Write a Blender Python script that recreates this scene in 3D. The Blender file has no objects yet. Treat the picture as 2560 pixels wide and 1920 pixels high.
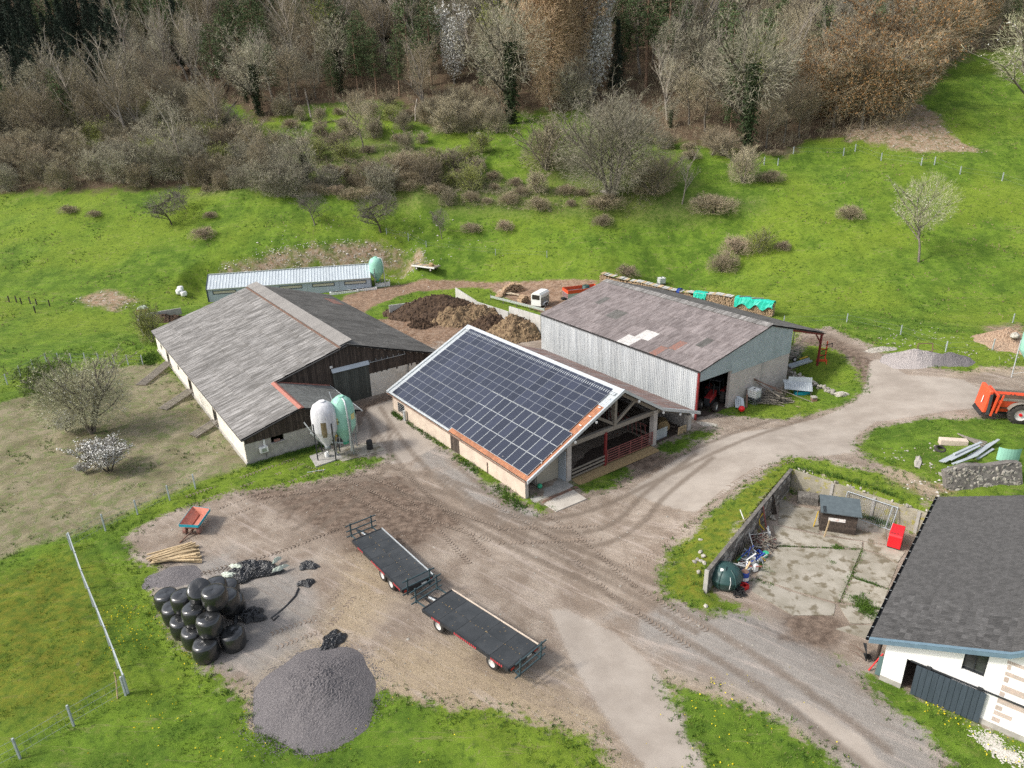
import bpy, math, random
import numpy as np
from mathutils import Matrix, Vector
R = math.radians
rnd = random.Random(7)
nr = np.random.RandomState(11)
S = bpy.context.scene
COL = S.collection

# ---------------------------------------------------------------- camera, sky, sun, exposure
CAM_H, F_PX, PITCH, ROLL = 32.0, 1775.0, R(22.445), R(-1.544)
cp, sp, cr, sr = math.cos(PITCH), math.sin(PITCH), math.cos(ROLL), math.sin(ROLL)
AX_F = np.array([0, cp, -sp]); _u = np.array([0, sp, cp]); _r = np.array([1., 0, 0])
AX_R = cr * _r + sr * _u; AX_U = -sr * _r + cr * _u
cd = bpy.data.cameras.new('camera'); cam = bpy.data.objects.new('camera', cd); COL.objects.link(cam)
cd.sensor_width = 36.0; cd.lens = 36.0 * F_PX / 2560.0; cd.clip_end = 3000.0; cd.clip_start = .5
M = Matrix.Identity(4)
for i in range(3):
    M[i][0], M[i][1], M[i][2] = AX_R[i], AX_U[i], -AX_F[i]
M[2][3] = CAM_H
cam.matrix_world = M
S.camera = cam
SUN_EL, SUN_AZ = R(42), R(192)          # direction towards the sun: azimuth measured from +X, counter-clockwise
w = bpy.data.worlds.new('World'); S.world = w; w.use_nodes = True
wn = w.node_tree.nodes; wl = w.node_tree.links
sky = wn.new('ShaderNodeTexSky'); sky.sky_type = 'NISHITA'; sky.sun_disc = False
sky.sun_elevation = SUN_EL; sky.sun_rotation = R(90) - SUN_AZ
sky.air_density = 1.0; sky.dust_density = 3.0; sky.ozone_density = 1.0
hs = wn.new('ShaderNodeHueSaturation'); hs.inputs['Saturation'].default_value = .45      # thin high cloud: a whiter sky
wl.new(sky.outputs[0], hs.inputs['Color']); wl.new(hs.outputs[0], wn['Background'].inputs[0]); wn['Background'].inputs[1].default_value = .15
sd = bpy.data.lights.new('sun', 'SUN'); sd.energy = 2.1; sd.angle = R(7); sd.color = (1, .95, .87)
sun = bpy.data.objects.new('sun', sd); COL.objects.link(sun)
sun.rotation_euler = Vector((math.cos(SUN_AZ) * math.cos(SUN_EL), math.sin(SUN_AZ) * math.cos(SUN_EL), math.sin(SUN_EL))).to_track_quat('Z', 'Y').to_euler()
S.view_settings.view_transform = 'Standard'; S.view_settings.look = 'None'
S.view_settings.exposure = .66; S.view_settings.gamma = 1.0
S.cycles.max_bounces = 5; S.cycles.diffuse_bounces = 2; S.cycles.glossy_bounces = 2; S.cycles.transparent_max_bounces = 6
S.cycles.use_denoising = False; S.cycles.sample_clamp_indirect = 3; S.cycles.sample_clamp_direct = 6

# ---------------------------------------------------------------- materials
def lk(nt, a, b): nt.links.new(a, b)
def nd(nt, t, ins=None, **pr):
    n = nt.nodes.new(t)
    for k, v in pr.items(): setattr(n, k, v)
    for k, v in (ins or {}).items():
        if isinstance(v, bpy.types.NodeSocket): lk(nt, v, n.inputs[k])
        else: n.inputs[k].default_value = v
    return n
def rgb(c): return (c[0], c[1], c[2], 1.0)
def mixc(nt, f, a, b, bt='MIX'):
    n = nt.nodes.new('ShaderNodeMix'); n.data_type = 'RGBA'; n.blend_type = bt
    for i, v in ((0, f), (6, a), (7, b)):
        if isinstance(v, bpy.types.NodeSocket): lk(nt, v, n.inputs[i])
        else: n.inputs[i].default_value = v if i == 0 else rgb(v)
    return n.outputs[2]
def mth(nt, op, a, b=0.0, c=0.0, clamp=False):
    n = nt.nodes.new('ShaderNodeMath'); n.operation = op; n.use_clamp = clamp
    for i, v in enumerate((a, b, c)):
        if isinstance(v, bpy.types.NodeSocket): lk(nt, v, n.inputs[i])
        else: n.inputs[i].default_value = v
    return n.outputs[0]
def sstep(nt, v, lo, hi):
    n = nd(nt, 'ShaderNodeMapRange', {0: v, 1: lo, 2: hi}, interpolation_type='SMOOTHSTEP'); return n.outputs[0]
def noise(nt, vec, scale, detail=5, rough=.6, dist=0):
    return nd(nt, 'ShaderNodeTexNoise', {'Vector': vec, 'Scale': scale, 'Detail': detail, 'Roughness': rough, 'Distortion': dist}).outputs[0]
def coords(nt, kind='obj', scale=(1, 1, 1), rot=0):
    if kind == 'obj': v = nd(nt, 'ShaderNodeTexCoord').outputs['Object']
    else: v = nd(nt, 'ShaderNodeNewGeometry').outputs['Position']
    if rot: v = nd(nt, 'ShaderNodeMapping', {'Vector': v, 'Rotation': (0, 0, rot)}).outputs[0]
    return nd(nt, 'ShaderNodeMapping', {'Vector': v, 'Scale': scale}).outputs[0]
MATS = {}
def mat(name, c1, c2=None, sc=3.0, rough=.75, metal=0., bump=.0, rand=.0, kind='obj', stretch=(1, 1, 1), rot=0, c3=None, th=(.35, .65), spec=.3, detail=6, coat=0, th3=(.58, .7), bsc=6):
    m = bpy.data.materials.new(name); m.use_nodes = True; nt = m.node_tree; b = nt.nodes['Principled BSDF']
    b.inputs['Roughness'].default_value = rough; b.inputs['Metallic'].default_value = metal
    b.inputs['Specular IOR Level'].default_value = spec; b.inputs['Coat Weight'].default_value = coat
    v = coords(nt, kind, stretch, rot)
    if rand:
        oi = nd(nt, 'ShaderNodeObjectInfo')
        if kind == 'obj': v = nd(nt, 'ShaderNodeVectorMath', {0: v, 1: nd(nt, 'ShaderNodeCombineXYZ', {0: mth(nt, 'MULTIPLY', oi.outputs['Random'], 37.), 1: mth(nt, 'MULTIPLY', oi.outputs['Random'], 91.)}).outputs[0]}, operation='ADD').outputs[0]
    n = noise(nt, v, sc, detail)
    c = mixc(nt, sstep(nt, n, *th), c1, c2 or tuple(x * .8 for x in c1))
    if c3: c = mixc(nt, sstep(nt, noise(nt, v, sc * 2.3, detail), *th3), c, c3)
    if rand:
        f = nd(nt, 'ShaderNodeMapRange', {0: oi.outputs['Random'], 3: 1 - rand, 4: 1 + rand}).outputs[0]
        c = nd(nt, 'ShaderNodeVectorMath', {0: c, 1: nd(nt, 'ShaderNodeCombineXYZ', {0: f, 1: f, 2: f}).outputs[0]}, operation='MULTIPLY').outputs[0]
    lk(nt, c, b.inputs['Base Color'])
    if bump:
        n2 = noise(nt, v, sc * bsc, 4)
        bp = nd(nt, 'ShaderNodeBump', {'Strength': bump, 'Distance': .05, 'Height': n2}); lk(nt, bp.outputs[0], b.inputs['Normal'])
    MATS[name] = m
    return m

# ---------------------------------------------------------------- mesh building
class MB:
    def __init__(s): s.v = []; s.f = []; s.mi = []; s.cur = 0; s.sm = []
    def add(s, vs, fs, smooth=False):
        o = len(s.v); s.v += [tuple(p) for p in vs]
        for f in fs: s.f.append(tuple(i + o for i in f)); s.mi.append(s.cur); s.sm.append(smooth)
        return s
    def box(s, c, sz, rz=0, ry=0, rx=0):
        a, b, d = sz[0] / 2, sz[1] / 2, sz[2] / 2
        m = Matrix.Translation(c) @ Matrix.Rotation(rz, 4, 'Z') @ Matrix.Rotation(ry, 4, 'Y') @ Matrix.Rotation(rx, 4, 'X')
        vs = [m @ Vector((x, y, z)) for z in (-d, d) for x, y in ((-a, -b), (a, -b), (a, b), (-a, b))]
        return s.add(vs, [(3, 2, 1, 0), (4, 5, 6, 7), (0, 1, 5, 4), (1, 2, 6, 5), (2, 3, 7, 6), (3, 0, 4, 7)])
    def b2(s, x0, x1, y0, y1, z0, z1): return s.box(((x0 + x1) / 2, (y0 + y1) / 2, (z0 + z1) / 2), (abs(x1 - x0), abs(y1 - y0), abs(z1 - z0)))
    def beam(s, p, q, w, h=None, up=(0, 0, 1)):
        h = h or w; p = Vector(p); q = Vector(q); d = (q - p)
        if d.length < 1e-6: return s
        d.normalize(); u = Vector(up)
        if abs(d.dot(u)) > .98: u = Vector((1, 0, 0))
        x = d.cross(u).normalized(); z = x.cross(d).normalized()
        vs = [e + x * a * w / 2 + z * b * h / 2 for e in (p, q) for a, b in ((-1, -1), (1, -1), (1, 1), (-1, 1))]
        return s.add(vs, [(3, 2, 1, 0), (4, 5, 6, 7), (0, 1, 5, 4), (1, 2, 6, 5), (2, 3, 7, 6), (3, 0, 4, 7)])
    def tube(s, pts, r, n=6, caps=True, smooth=True):
        pts = [Vector(p) for p in pts]; rs = r if isinstance(r, (list, tuple)) else [r] * len(pts); vs = []; fs = []
        x = None
        for i, p in enumerate(pts):
            d = (pts[min(i + 1, len(pts) - 1)] - pts[max(i - 1, 0)]).normalized()
            if x is None:
                x = d.cross(Vector((0, 0, 1)) if abs(d.z) < .9 else Vector((1, 0, 0))).normalized()
            else: x = (x - d * x.dot(d)).normalized()
            y = d.cross(x)
            for k in range(n):
                a = 2 * math.pi * k / n; vs.append(p + (x * math.cos(a) + y * math.sin(a)) * rs[i])
        for i in range(len(pts) - 1):
            for k in range(n): fs.append((i * n + k, i * n + (k + 1) % n, (i + 1) * n + (k + 1) % n, (i + 1) * n + k))
        s.add(vs, fs, smooth)
        if caps: s.add(vs[:n], [tuple(range(n))[::-1]]); s.add(vs[-n:], [tuple(range(n))])
        return s
    def lathe(s, prof, n=16, c=(0, 0, 0), axis='z', smooth=True, caps=True):
        vs = []; fs = []
        for r, h in prof:
            for k in range(n):
                a = 2 * math.pi * k / n; x, y = r * math.cos(a), r * math.sin(a)
                p = {'z': (x, y, h), 'y': (x, h, y), 'x': (h, x, y)}[axis]
                vs.append((p[0] + c[0], p[1] + c[1], p[2] + c[2]))
        m = len(prof)
        for i in range(m - 1):
            for k in range(n): fs.append((i * n + k, i * n + (k + 1) % n, (i + 1) * n + (k + 1) % n, (i + 1) * n + k))
        s.add(vs, fs, smooth)
        if caps:
            s.add(vs[:n], [tuple(range(n))[::-1]]); s.add(vs[-n:], [tuple(range(n))])
        return s
    def prism(s, poly, z0, z1):       # poly: xy list ccw ; z may be functions
        n = len(poly); g = lambda z, p: z(p[0], p[1]) if callable(z) else z
        vs = [(p[0], p[1], g(z0, p)) for p in poly] + [(p[0], p[1], g(z1, p)) for p in poly]
        return s.add(vs, [tuple(range(n))[::-1], tuple(range(n, 2 * n))] + [(i, (i + 1) % n, n + (i + 1) % n, n + i) for i in range(n)])
    def slab(s, poly3, off):          # 3-D polygon extruded by vector off
        n = len(poly3); vs = [Vector(p) for p in poly3]; vs += [p + Vector(off) for p in vs]
        return s.add(vs, [tuple(range(n))[::-1], tuple(range(n, 2 * n))] + [(i, (i + 1) % n, n + (i + 1) % n, n + i) for i in range(n)])
    def mesh(s, name, mats):
        me = bpy.data.meshes.new(name); me.from_pydata(s.v, [], s.f)
        mats = mats if isinstance(mats, (list, tuple)) else [mats]
        for m in mats: me.materials.append(m if not isinstance(m, str) else MATS[m])
        if len(mats) > 1: me.polygons.foreach_set('material_index', s.mi)
        me.polygons.foreach_set('use_smooth', s.sm); me.update()
        return me
def bevel(me, w, seg=1):
    import bmesh
    bm = bmesh.new(); bm.from_mesh(me); bmesh.ops.remove_doubles(bm, verts=bm.verts, dist=1e-5)
    bmesh.ops.bevel(bm, geom=[e for e in bm.edges if len(e.link_faces) == 2 and e.calc_face_angle(0) > .5], offset=w, segments=seg, affect='EDGES'); bm.to_mesh(me); bm.free()
    return me
def tag(o, label=None, cat=None, group=None, kind=None):
    for k, v in (('label', label), ('category', cat), ('group', group), ('kind', kind)):
        if v: o[k] = v
    return o
def link(o, parent=None):
    COL.objects.link(o)
    if parent is not None: o.parent = parent
    return o
def obj(name, mb, m, parent=None, loc=(0, 0, 0), rot=(0, 0, 0), bev=0, **t):
    me = mb.mesh(name, m) if isinstance(mb, MB) else mb
    if bev: bevel(me, bev)
    o = bpy.data.objects.new(name, me); link(o, parent); o.location = loc; o.rotation_euler = rot
    return tag(o, **t)
def inst(name, me, parent, M4=None, loc=None, rot=None):
    o = bpy.data.objects.new(name, me); link(o, parent)
    if M4 is not None: o.matrix_basis = M4
    if loc is not None: o.location = loc
    if rot is not None: o.rotation_euler = rot
    return o
def thing(name, label, cat, loc=(0, 0, 0), rz=0, group=None, rot=None):
    o = bpy.data.objects.new(name, None); link(o); o.empty_display_size = .2
    o.location = loc; o.rotation_euler = rot or (0, 0, rz)
    return tag(o, label, cat, group)
def copy_tree(o, parent=None):
    c = o.copy(); COL.objects.link(c)
    if parent is not None: c.parent = parent
    for ch in KIDS.get(o.name, ()): copy_tree(ch, c)
    return c
KIDS = {}
def remember(o):
    KIDS[o.name] = list(o.children)
    for ch in o.children: remember(ch)
    return o
# ---------------------------------------------------------------- terrain
def ray(px, py):
    d = AX_F * F_PX + AX_R * (px - 1280) - AX_U * (py - 960); return d / np.linalg.norm(d)
def at(px, py, z=0.):
    d = ray(px, py); t = (z - CAM_H) / d[2]; return np.array([d[0] * t, d[1] * t, z])
def soft(t, k): t = np.clip(t / k, -30, 30); return k * np.log1p(np.exp(t))
def hill(x, y):
    y0 = 116 - .10 * (x + 50) - np.clip(x - 30, 0, 60) * .12
    h = .40 * soft(y - y0, 7.)
    h = h + .55 * np.sin(x * .11 + y * .05) * np.sin(y * .13 - x * .04) * (1 / (1 + np.exp(-(y - y0 - 8) / 6)))
    h = h + .5 * np.sin((y + 6 * np.sin(x * .03)) * .45) * (1 / (1 + np.exp(-(y - y0 - 22) / 6)))
    return h
CTRL = [(100, 1880, 0), (600, 1850, 0), (1100, 1850, 0), (1500, 1850, 0), (1900, 1850, 0), (2300, 1880, 0), (500, 1500, 0), (1000, 1450, 0), (1500, 1300, 0),
    (1640, 1480, 0), (300, 1200, 0), (100, 1100, 0), (800, 1150, 0), (1200, 1300, 0), (1450, 1200, 0), (1735, 1050, 0), (1830, 1030, 0), (1000, 1100, 0), (1640, 1110, 0),
    (350, 850, 0), (870, 1000, 0), (1250, 820, 0), (1000, 740, 0), (522, 757, 0), (930, 721, .1), (1350, 720, .5), (1150, 700, .6), (1967, 961, .0), (2045, 905, .9), (2010, 1010, .2), (2150, 1000, 1.1),
    (2000, 1100, 1.0), (1740, 1200, .2), (1985, 1130, 1.9), (1880, 1230, 1.9), (1800, 1330, 1.5), (1770, 1390, 1.1), (1690, 1380, .4), (1660, 1440, .05), (1710, 1490, 0), (1760, 1230, .6), (2150, 1180, 2.1),
    (2300, 1240, 2.3), (2300, 1120, 2.5), (2500, 1150, 2.8), (2400, 1000, 2.4), (2560, 1020, 2.6), (2250, 900, 2.1), (2100, 830, 1.5), (2060, 750, 1.2), (2560, 860, 3.), (2300, 840, 2.5),
    (40, 950, 0), (200, 800, 0), (100, 1500, 0), (30, 1250, 0), (1700, 700, .8), (1850, 760, .8)]
_cp = np.array([at(a, b, c) for a, b, c in CTRL]); _SG = 8.5
_K = np.exp(-((_cp[:, None, :2] - _cp[None, :, :2]) ** 2).sum(2) / (2 * _SG ** 2))
_W = np.linalg.solve(_K + .04 * np.eye(len(_cp)), _cp[:, 2] - hill(_cp[:, 0], _cp[:, 1]))
def poly_sdf(poly, x, y):             # + inside
    x = np.asarray(x, float); y = np.asarray(y, float); d = np.full(x.shape, 1e9); ins = np.zeros(x.shape, bool); n = len(poly)
    for i in range(n):
        ax, ay = poly[i][:2]; bx, by = poly[(i + 1) % n][:2]; ex, ey = bx - ax, by - ay
        t = np.clip(((x - ax) * ex + (y - ay) * ey) / (ex * ex + ey * ey + 1e-9), 0, 1)
        d = np.minimum(d, (x - ax - t * ex) ** 2 + (y - ay - t * ey) ** 2)
        if ay != by:
            c = ((ay > y) != (by > y)) & (x < (bx - ax) * (y - ay) / (by - ay) + ax); ins ^= c
    return np.where(ins, 1, -1) * np.sqrt(d)
def line_d(pl, x, y):
    d = np.full(np.shape(x), 1e9)
    for (ax, ay), (bx, by) in zip(pl[:-1], pl[1:]):
        ex, ey = bx - ax, by - ay; t = np.clip(((x - ax) * ex + (y - ay) * ey) / (ex * ex + ey * ey), 0, 1)
        d = np.minimum(d, (x - ax - t * ex) ** 2 + (y - ay - t * ey) ** 2)
    return np.sqrt(d)
# sunken courtyard beside the white house (world coordinates)
CY = [(12.9, 39.2), (23.35, 52.1), (32.4, 43.7), (40, 36.5), (32, 22), (20.78, 31.24), (17.5, 34.2)]
SCARP = [tuple(at(a, b, c)[:2]) for a, b, c in ((440, 690, 1), (560, 640, 2), (680, 618, 2.6), (800, 604, 2.8), (940, 604, 2.6), (1040, 620, 2.2), (1085, 655, 1.6))]
PAD = [(-51.3 + u * math.cos(.192) - v * math.sin(.192), 117.87 + u * math.sin(.192) + v * math.cos(.192)) for u, v in ((-2, -5), (33, -5), (33, 7.2), (-2, 7.2))]
def terr(x, y):
    x = np.asarray(x, float); y = np.asarray(y, float); sh = x.shape; x = x.ravel(); y = y.ravel()
    h = hill(x, y)
    for i in range(0, len(x), 40000):
        s = slice(i, i + 40000)
        m = (y[s] < 150)
        if m.any():
            xx, yy = x[s][m], y[s][m]
            hh = h[s].copy(); hh[m] += np.exp(-((xx[:, None] - _cp[:, 0]) ** 2 + (yy[:, None] - _cp[:, 1]) ** 2) / (2 * _SG ** 2)) @ _W; h[s] = hh
    d = line_d(SCARP, x, y); up = y > np.interp(x, [p[0] for p in SCARP], [p[1] for p in SCARP])
    h = h + 1.3 * np.clip((x - SCARP[0][0]) / 14., 0, 1) * np.clip((SCARP[-1][0] + 3 - x) / 6., 0, 1) * np.where(up, np.exp(-(d / 5.) ** 2), np.exp(-(d / 1.2) ** 2))
    c = poly_sdf(PAD, x, y); t = np.clip(1 + c / 4.5, 0, 1); h = h * (1 - t * t * (3 - 2 * t))
    fr = line_d([(13.6, 38.3), (17.5, 34.2), (20.78, 31.24), (32, 22)], x, y); h = h * np.clip(fr / 2.5, 0, 1)
    c = poly_sdf(CY, x, y)
    h = np.where(c > -.22, 0.0, h)
    return h.reshape(sh)
def tz(x, y): return float(terr(np.array([x]), np.array([y]))[0])
def G(px, py):                        # the ground point seen at a place of the photograph
    d = ray(px, py); t = np.concatenate([np.linspace(30, 140, 221), np.linspace(140.5, 420, 560)])
    P = np.array([0, 0, CAM_H]) + d[None] * t[:, None]
    g = P[:, 2] - terr(P[:, 0], P[:, 1]); i = int(np.argmax(g < 0))
    if g[i] >= 0: i = len(t) - 1
    a, b = t[i - 1], t[i]; ga, gb = g[i - 1], g[i]; tt = a + (b - a) * ga / (ga - gb + 1e-9)
    p = np.array([0, 0, CAM_H]) + d * tt
    return np.array([p[0], p[1], tz(p[0], p[1])])
KD = 2560 / 2212.
def D(x, y): return G(x * KD, y * KD)
def DP(pl): return [tuple(D(a, b)[:2]) for a, b in pl]

# regions of the ground: signed distances stored on the mesh, edges broken up in the material
bare = DP([(265, 1165), (330, 1120), (430, 1082), (520, 1060), (650, 1046), (760, 1020), (842, 992), (770, 985), (690, 975), (660, 960), (700, 900), (760, 860), (900, 760), (950, 740), (1170, 735), (1500, 880), (1600, 900),
    (1700, 780), (1720, 722), (1790, 705), (1870, 740), (1960, 785), (2080, 800), (2212, 790), (2330, 790), (2330, 910), (2130, 907), (2000, 905), (1895, 925), (1858, 960), (1875, 990), (1970, 1030), (2035, 1075), (2000, 1090), (1970, 1055), (1900, 1022),
    (1800, 1000), (1700, 990), (1640, 1035), (1535, 1105), (1450, 1190), (1432, 1250), (1450, 1295), (1530, 1320), (1700, 1330), (1890, 1480), (1925, 1530), (2050, 1640), (2110, 1700), (1870, 1700), (1700, 1565), (1560, 1505), (1435, 1475),
    (1545, 1700), (1350, 1700), (1270, 1590), (1100, 1545), (900, 1520), (820, 1480), (760, 1560), (640, 1600), (560, 1560), (545, 1520), (480, 1480), (440, 1440), (390, 1390), (350, 1330), (330, 1270), (335, 1230), (275, 1190)])
isl = [DP(p) for p in (
    [(1560, 895), (1690, 905), (1800, 882), (1862, 848), (1862, 800), (1800, 758), (1745, 742), (1712, 790), (1700, 850), (1600, 868)],
    [(1240, 1045), (1270, 1065), (1330, 1045), (1362, 1018), (1340, 1003), (1290, 1012)],
    [(1415, 970), (1450, 982), (1530, 945), (1545, 928), (1500, 932)],
    [(1068, 1058), (1100, 1072), (1165, 1105), (1178, 1096), (1150, 1078), (1110, 1068)],
    [(930, 942), (990, 985), (1060, 1048), (1075, 1045), (1000, 975), (950, 945)])]
cyd = poly_sdf
conc = [DP(p) for p in (
    [(1186, 1316), (1225, 1316), (1330, 1368), (1418, 1445), (1470, 1545), (1560, 1710), (1440, 1710), (1335, 1590), (1262, 1480), (1222, 1400)],
    [(1355, 1062), (1400, 1080), (1500, 1108), (1570, 1062), (1690, 992), (1790, 985), (1850, 975), (1848, 940), (1890, 912), (2000, 895), (2130, 880), (2160, 860), (2080, 820), (1960, 810), (1900, 775), (1880, 780), (1872, 830), (1850, 865), (1780, 900), (1700, 920), (1540, 945), (1470, 985), (1420, 1020)],
    [(795, 880), (860, 858), (935, 945), (950, 960), (880, 1000), (845, 1002), (770, 985), (690, 975), (700, 960), (770, 940)],
    [(1700, 1508), (1760, 1525), (1860, 1590), (1900, 1640), (1960, 1700), (1900, 1700), (1790, 1590)])]
padd = DP([(-60, 890), (60, 855), (180, 800), (300, 790), (340, 785), (420, 850), (540, 990), (525, 1008), (430, 1040), (330, 1080), (240, 1125), (140, 1160), (60, 1180), (-60, 1230)])
litter = DP([(-200, 330), (0, 415), (250, 410), (420, 400), (520, 392), (560, 330), (470, 290), (430, 250), (480, 215), (560, 262), (680, 225), (860, 215), (950, 285), (1120, 243), (1230, 240), (1260, 225), (1340, 290), (1440, 300), (1560, 320), (1690, 335), (1750, 300), (1900, 300), (1990, 270), (1960, 235), (2040, 150), (2080, 120), (2212, 95), (2330, 70), (2330, -60), (1200, -70), (0, -60), (-200, -60)])
track = [DP(p) for p in ([(700, 690), (745, 640), (790, 628), (870, 614), (1000, 606), (1200, 604), (1300, 608), (1250, 625), (1180, 620), (1000, 620), (900, 630), (860, 640), (800, 665), (770, 690)],
    [(720, 700), (835, 690), (990, 655), (1180, 700), (1180, 760), (1000, 780), (930, 760), (850, 730)], [(1055, 622), (1240, 612), (1205, 690), (1120, 655)])]
mud = [DP(p) for p in ([(540, 1062), (700, 1050), (850, 1030), (960, 1090), (1000, 1130), (900, 1180), (760, 1190), (640, 1110)], [(770, 870), (860, 850), (880, 880), (820, 910), (780, 900)], [(1690, 1330), (1760, 1320), (1820, 1350), (1790, 1400), (1700, 1380)], [(1850, 780), (1890, 820), (1880, 860), (1850, 900), (1865, 840)], [(1350, 970), (1440, 985), (1420, 1020), (1350, 1010)], [(1720, 735), (1790, 725), (1860, 760), (1930, 800), (1870, 790), (1780, 755)])]
dry = [DP(p) for p in ([(480, 1480), (700, 1480), (850, 1380), (1000, 1400), (1150, 1450), (1300, 1560), (1380, 1700), (1150, 1620), (900, 1590), (830, 1560), (560, 1560)], [(1440, 1480), (1560, 1500), (1700, 1570), (1790, 1640), (1700, 1640), (1560, 1540)], [(1870, 1060), (2000, 950), (2150, 1010), (2212, 1060), (2000, 1080)], [(2050, 790), (2212, 740), (2212, 800), (2080, 812)], [(560, 1500), (720, 1300), (760, 1180), (860, 1250), (800, 1350), (700, 1500)])]
grav = [DP(p) for p in ([(345, 1230), (480, 1200), (640, 1230), (700, 1330), (690, 1470), (560, 1480), (470, 1440), (390, 1370)], [(930, 960), (1100, 1080), (1170, 1110), (1080, 1120), (960, 1030), (900, 985)], [(1440, 1310), (1700, 1340), (1900, 1500), (2080, 1700), (1860, 1700), (1680, 1550), (1480, 1440), (1340, 1330)])]
moss = [DP(p) for p in ([(-60, 1290), (60, 1230), (150, 1200), (190, 1260), (230, 1400), (240, 1480), (100, 1540), (-60, 1560)], [(1690, 1000), (1640, 1050), (1540, 1120), (1450, 1200), (1440, 1280), (1530, 1300), (1560, 1180), (1690, 1030)])]
red = [DP(p) for p in ([(470, 595), (560, 560), (700, 530), (800, 520), (900, 545), (930, 570), (840, 582), (700, 575), (560, 590)], [(1860, 215), (1990, 225), (2050, 290), (2140, 330), (1960, 325), (1830, 300)], [(160, 650), (230, 625), (300, 650), (250, 670)], [(1930, 1040), (2050, 1050), (2030, 1080), (1960, 1060)], [(2130, 705), (2212, 700), (2212, 750), (2150, 755)])]
scrub = [DP([(560, 270), (700, 290), (860, 305), (960, 340), (1010, 380), (1160, 405), (1330, 410), (1480, 420), (1640, 440), (1500, 470), (1290, 470), (1120, 455), (900, 440), (740, 415), (560, 415), (420, 425), (520, 340)]), DP([(1230, 300), (1450, 320), (1500, 400), (1300, 420), (1150, 380)])]
def offset_line(pl, d):
    o = []
    for i, p in enumerate(pl):
        a, b = pl[max(i - 1, 0)], pl[min(i + 1, len(pl) - 1)]; e = (b[0] - a[0], b[1] - a[1]); l = math.hypot(*e); o.append((p[0] - e[1] / l * d, p[1] + e[0] / l * d))
    return o
def smooth_line(pl):
    for _ in range(2):
        q = [pl[0]]
        for a, b in zip(pl[:-1], pl[1:]): q += [(a[0] * .75 + b[0] * .25, a[1] * .75 + b[1] * .25), (a[0] * .25 + b[0] * .75, a[1] * .25 + b[1] * .75)]
        pl = q + [pl[-1]]
    return pl
ruts = [(smooth_line([tuple(G(*p)[:2]) for p in pl]), g) for pl, g in (([(930, 1020), (990, 1120), (1130, 1270), (1330, 1370), (1500, 1440), (1720, 1570), (1930, 1700), (2200, 1900)], 1.8), ([(600, 1215), (850, 1165), (1080, 1200), (1300, 1290), (1460, 1270), (1620, 1190), (1850, 1090), (2000, 1040)], 1.9), ([(690, 1270), (900, 1195), (1100, 1240), (1350, 1350), (1560, 1440), (1760, 1560)], 1.7), ([(1130, 1180), (1260, 1290), (1400, 1360), (1560, 1330), (1640, 1230), (1760, 1140)], 1.8), ([(760, 1330), (880, 1240), (960, 1150), (950, 1060)], 1.7))]
def region(polys, x, y, lim=4.):
    d = np.full(x.shape, -lim)
    for p in polys:
        xs = [q[0] for q in p]; ys = [q[1] for q in p]
        m = (x > min(xs) - lim) & (x < max(xs) + lim) & (y > min(ys) - lim) & (y < max(ys) + lim)
        if m.any(): d[m] = np.maximum(d[m], np.clip(poly_sdf(p, x[m], y[m]), -lim, lim))
    return d
def regions(x, y):
    r = {}
    b = region([bare], x, y); i = region(isl, x, y); r['bare'] = np.maximum(np.minimum(b, -i), region([CY], x, y))
    r['conc'] = np.minimum(region(conc, x, y), b); r['padd'] = region([padd], x, y); r['litter'] = region([litter], x, y)
    for n, p in (('track', track), ('mud', mud), ('dry', dry), ('grav', grav), ('moss', moss), ('red', red), ('scrub', scrub)): r[n] = region(p, x, y)
    rd_ = np.full(np.shape(x), 9.)
    m = (np.asarray(y) < 75) & (np.asarray(y) > 20) & (np.abs(x) < 50)
    if m.any():
        for pl, gg in ruts:
            for sg in (-1, 1): rd_[m] = np.minimum(rd_[m], line_d(offset_line(pl, sg * gg / 2), x[m], y[m]))
    r['rut'] = np.clip(.3 - rd_, -4, 1)
    return r
def axis(parts):
    a = [parts[0][0]]
    for lo, hi, st in parts:
        while a[-1] < hi - 1e-6: a.append(a[-1] + st)
    return np.array(a)
gx = axis([(-330, -120, 4.), (-120, -60, 1.), (-60, 10, .36), (10, 34, .2), (34, 62, .36), (62, 120, 1.), (120, 400, 4.)])
gy = axis([(8, 24, 2.), (24, 37, .33), (37, 54, .2), (54, 62, .33), (62, 130, .5), (130, 200, 1.3), (200, 330, 4.), (330, 900, 30.)])
GXX, GYY = np.meshgrid(gx, gy)
GZ = terr(GXX, GYY)
rg = regions(GXX.ravel(), GYY.ravel())
fine = np.sin(GXX * 3.1 + 1.3 * np.sin(GYY * 2.3)) * np.sin(GYY * 2.7 + 1.1 * np.sin(GXX * 1.9))
lump = np.sin(GXX * 1.1 + np.sin(GYY * .7) * 1.7) * np.sin(GYY * .9 + np.sin(GXX * .8) * 1.3)
soft_ = np.clip(-rg['bare'].reshape(GZ.shape) / .8, 0, 1)
GZ = GZ + soft_ * (.05 * fine + .09 * lump) + (1 - soft_) * .015 * fine * (region([CY], GXX.ravel(), GYY.ravel()).reshape(GZ.shape) < -1)

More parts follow.
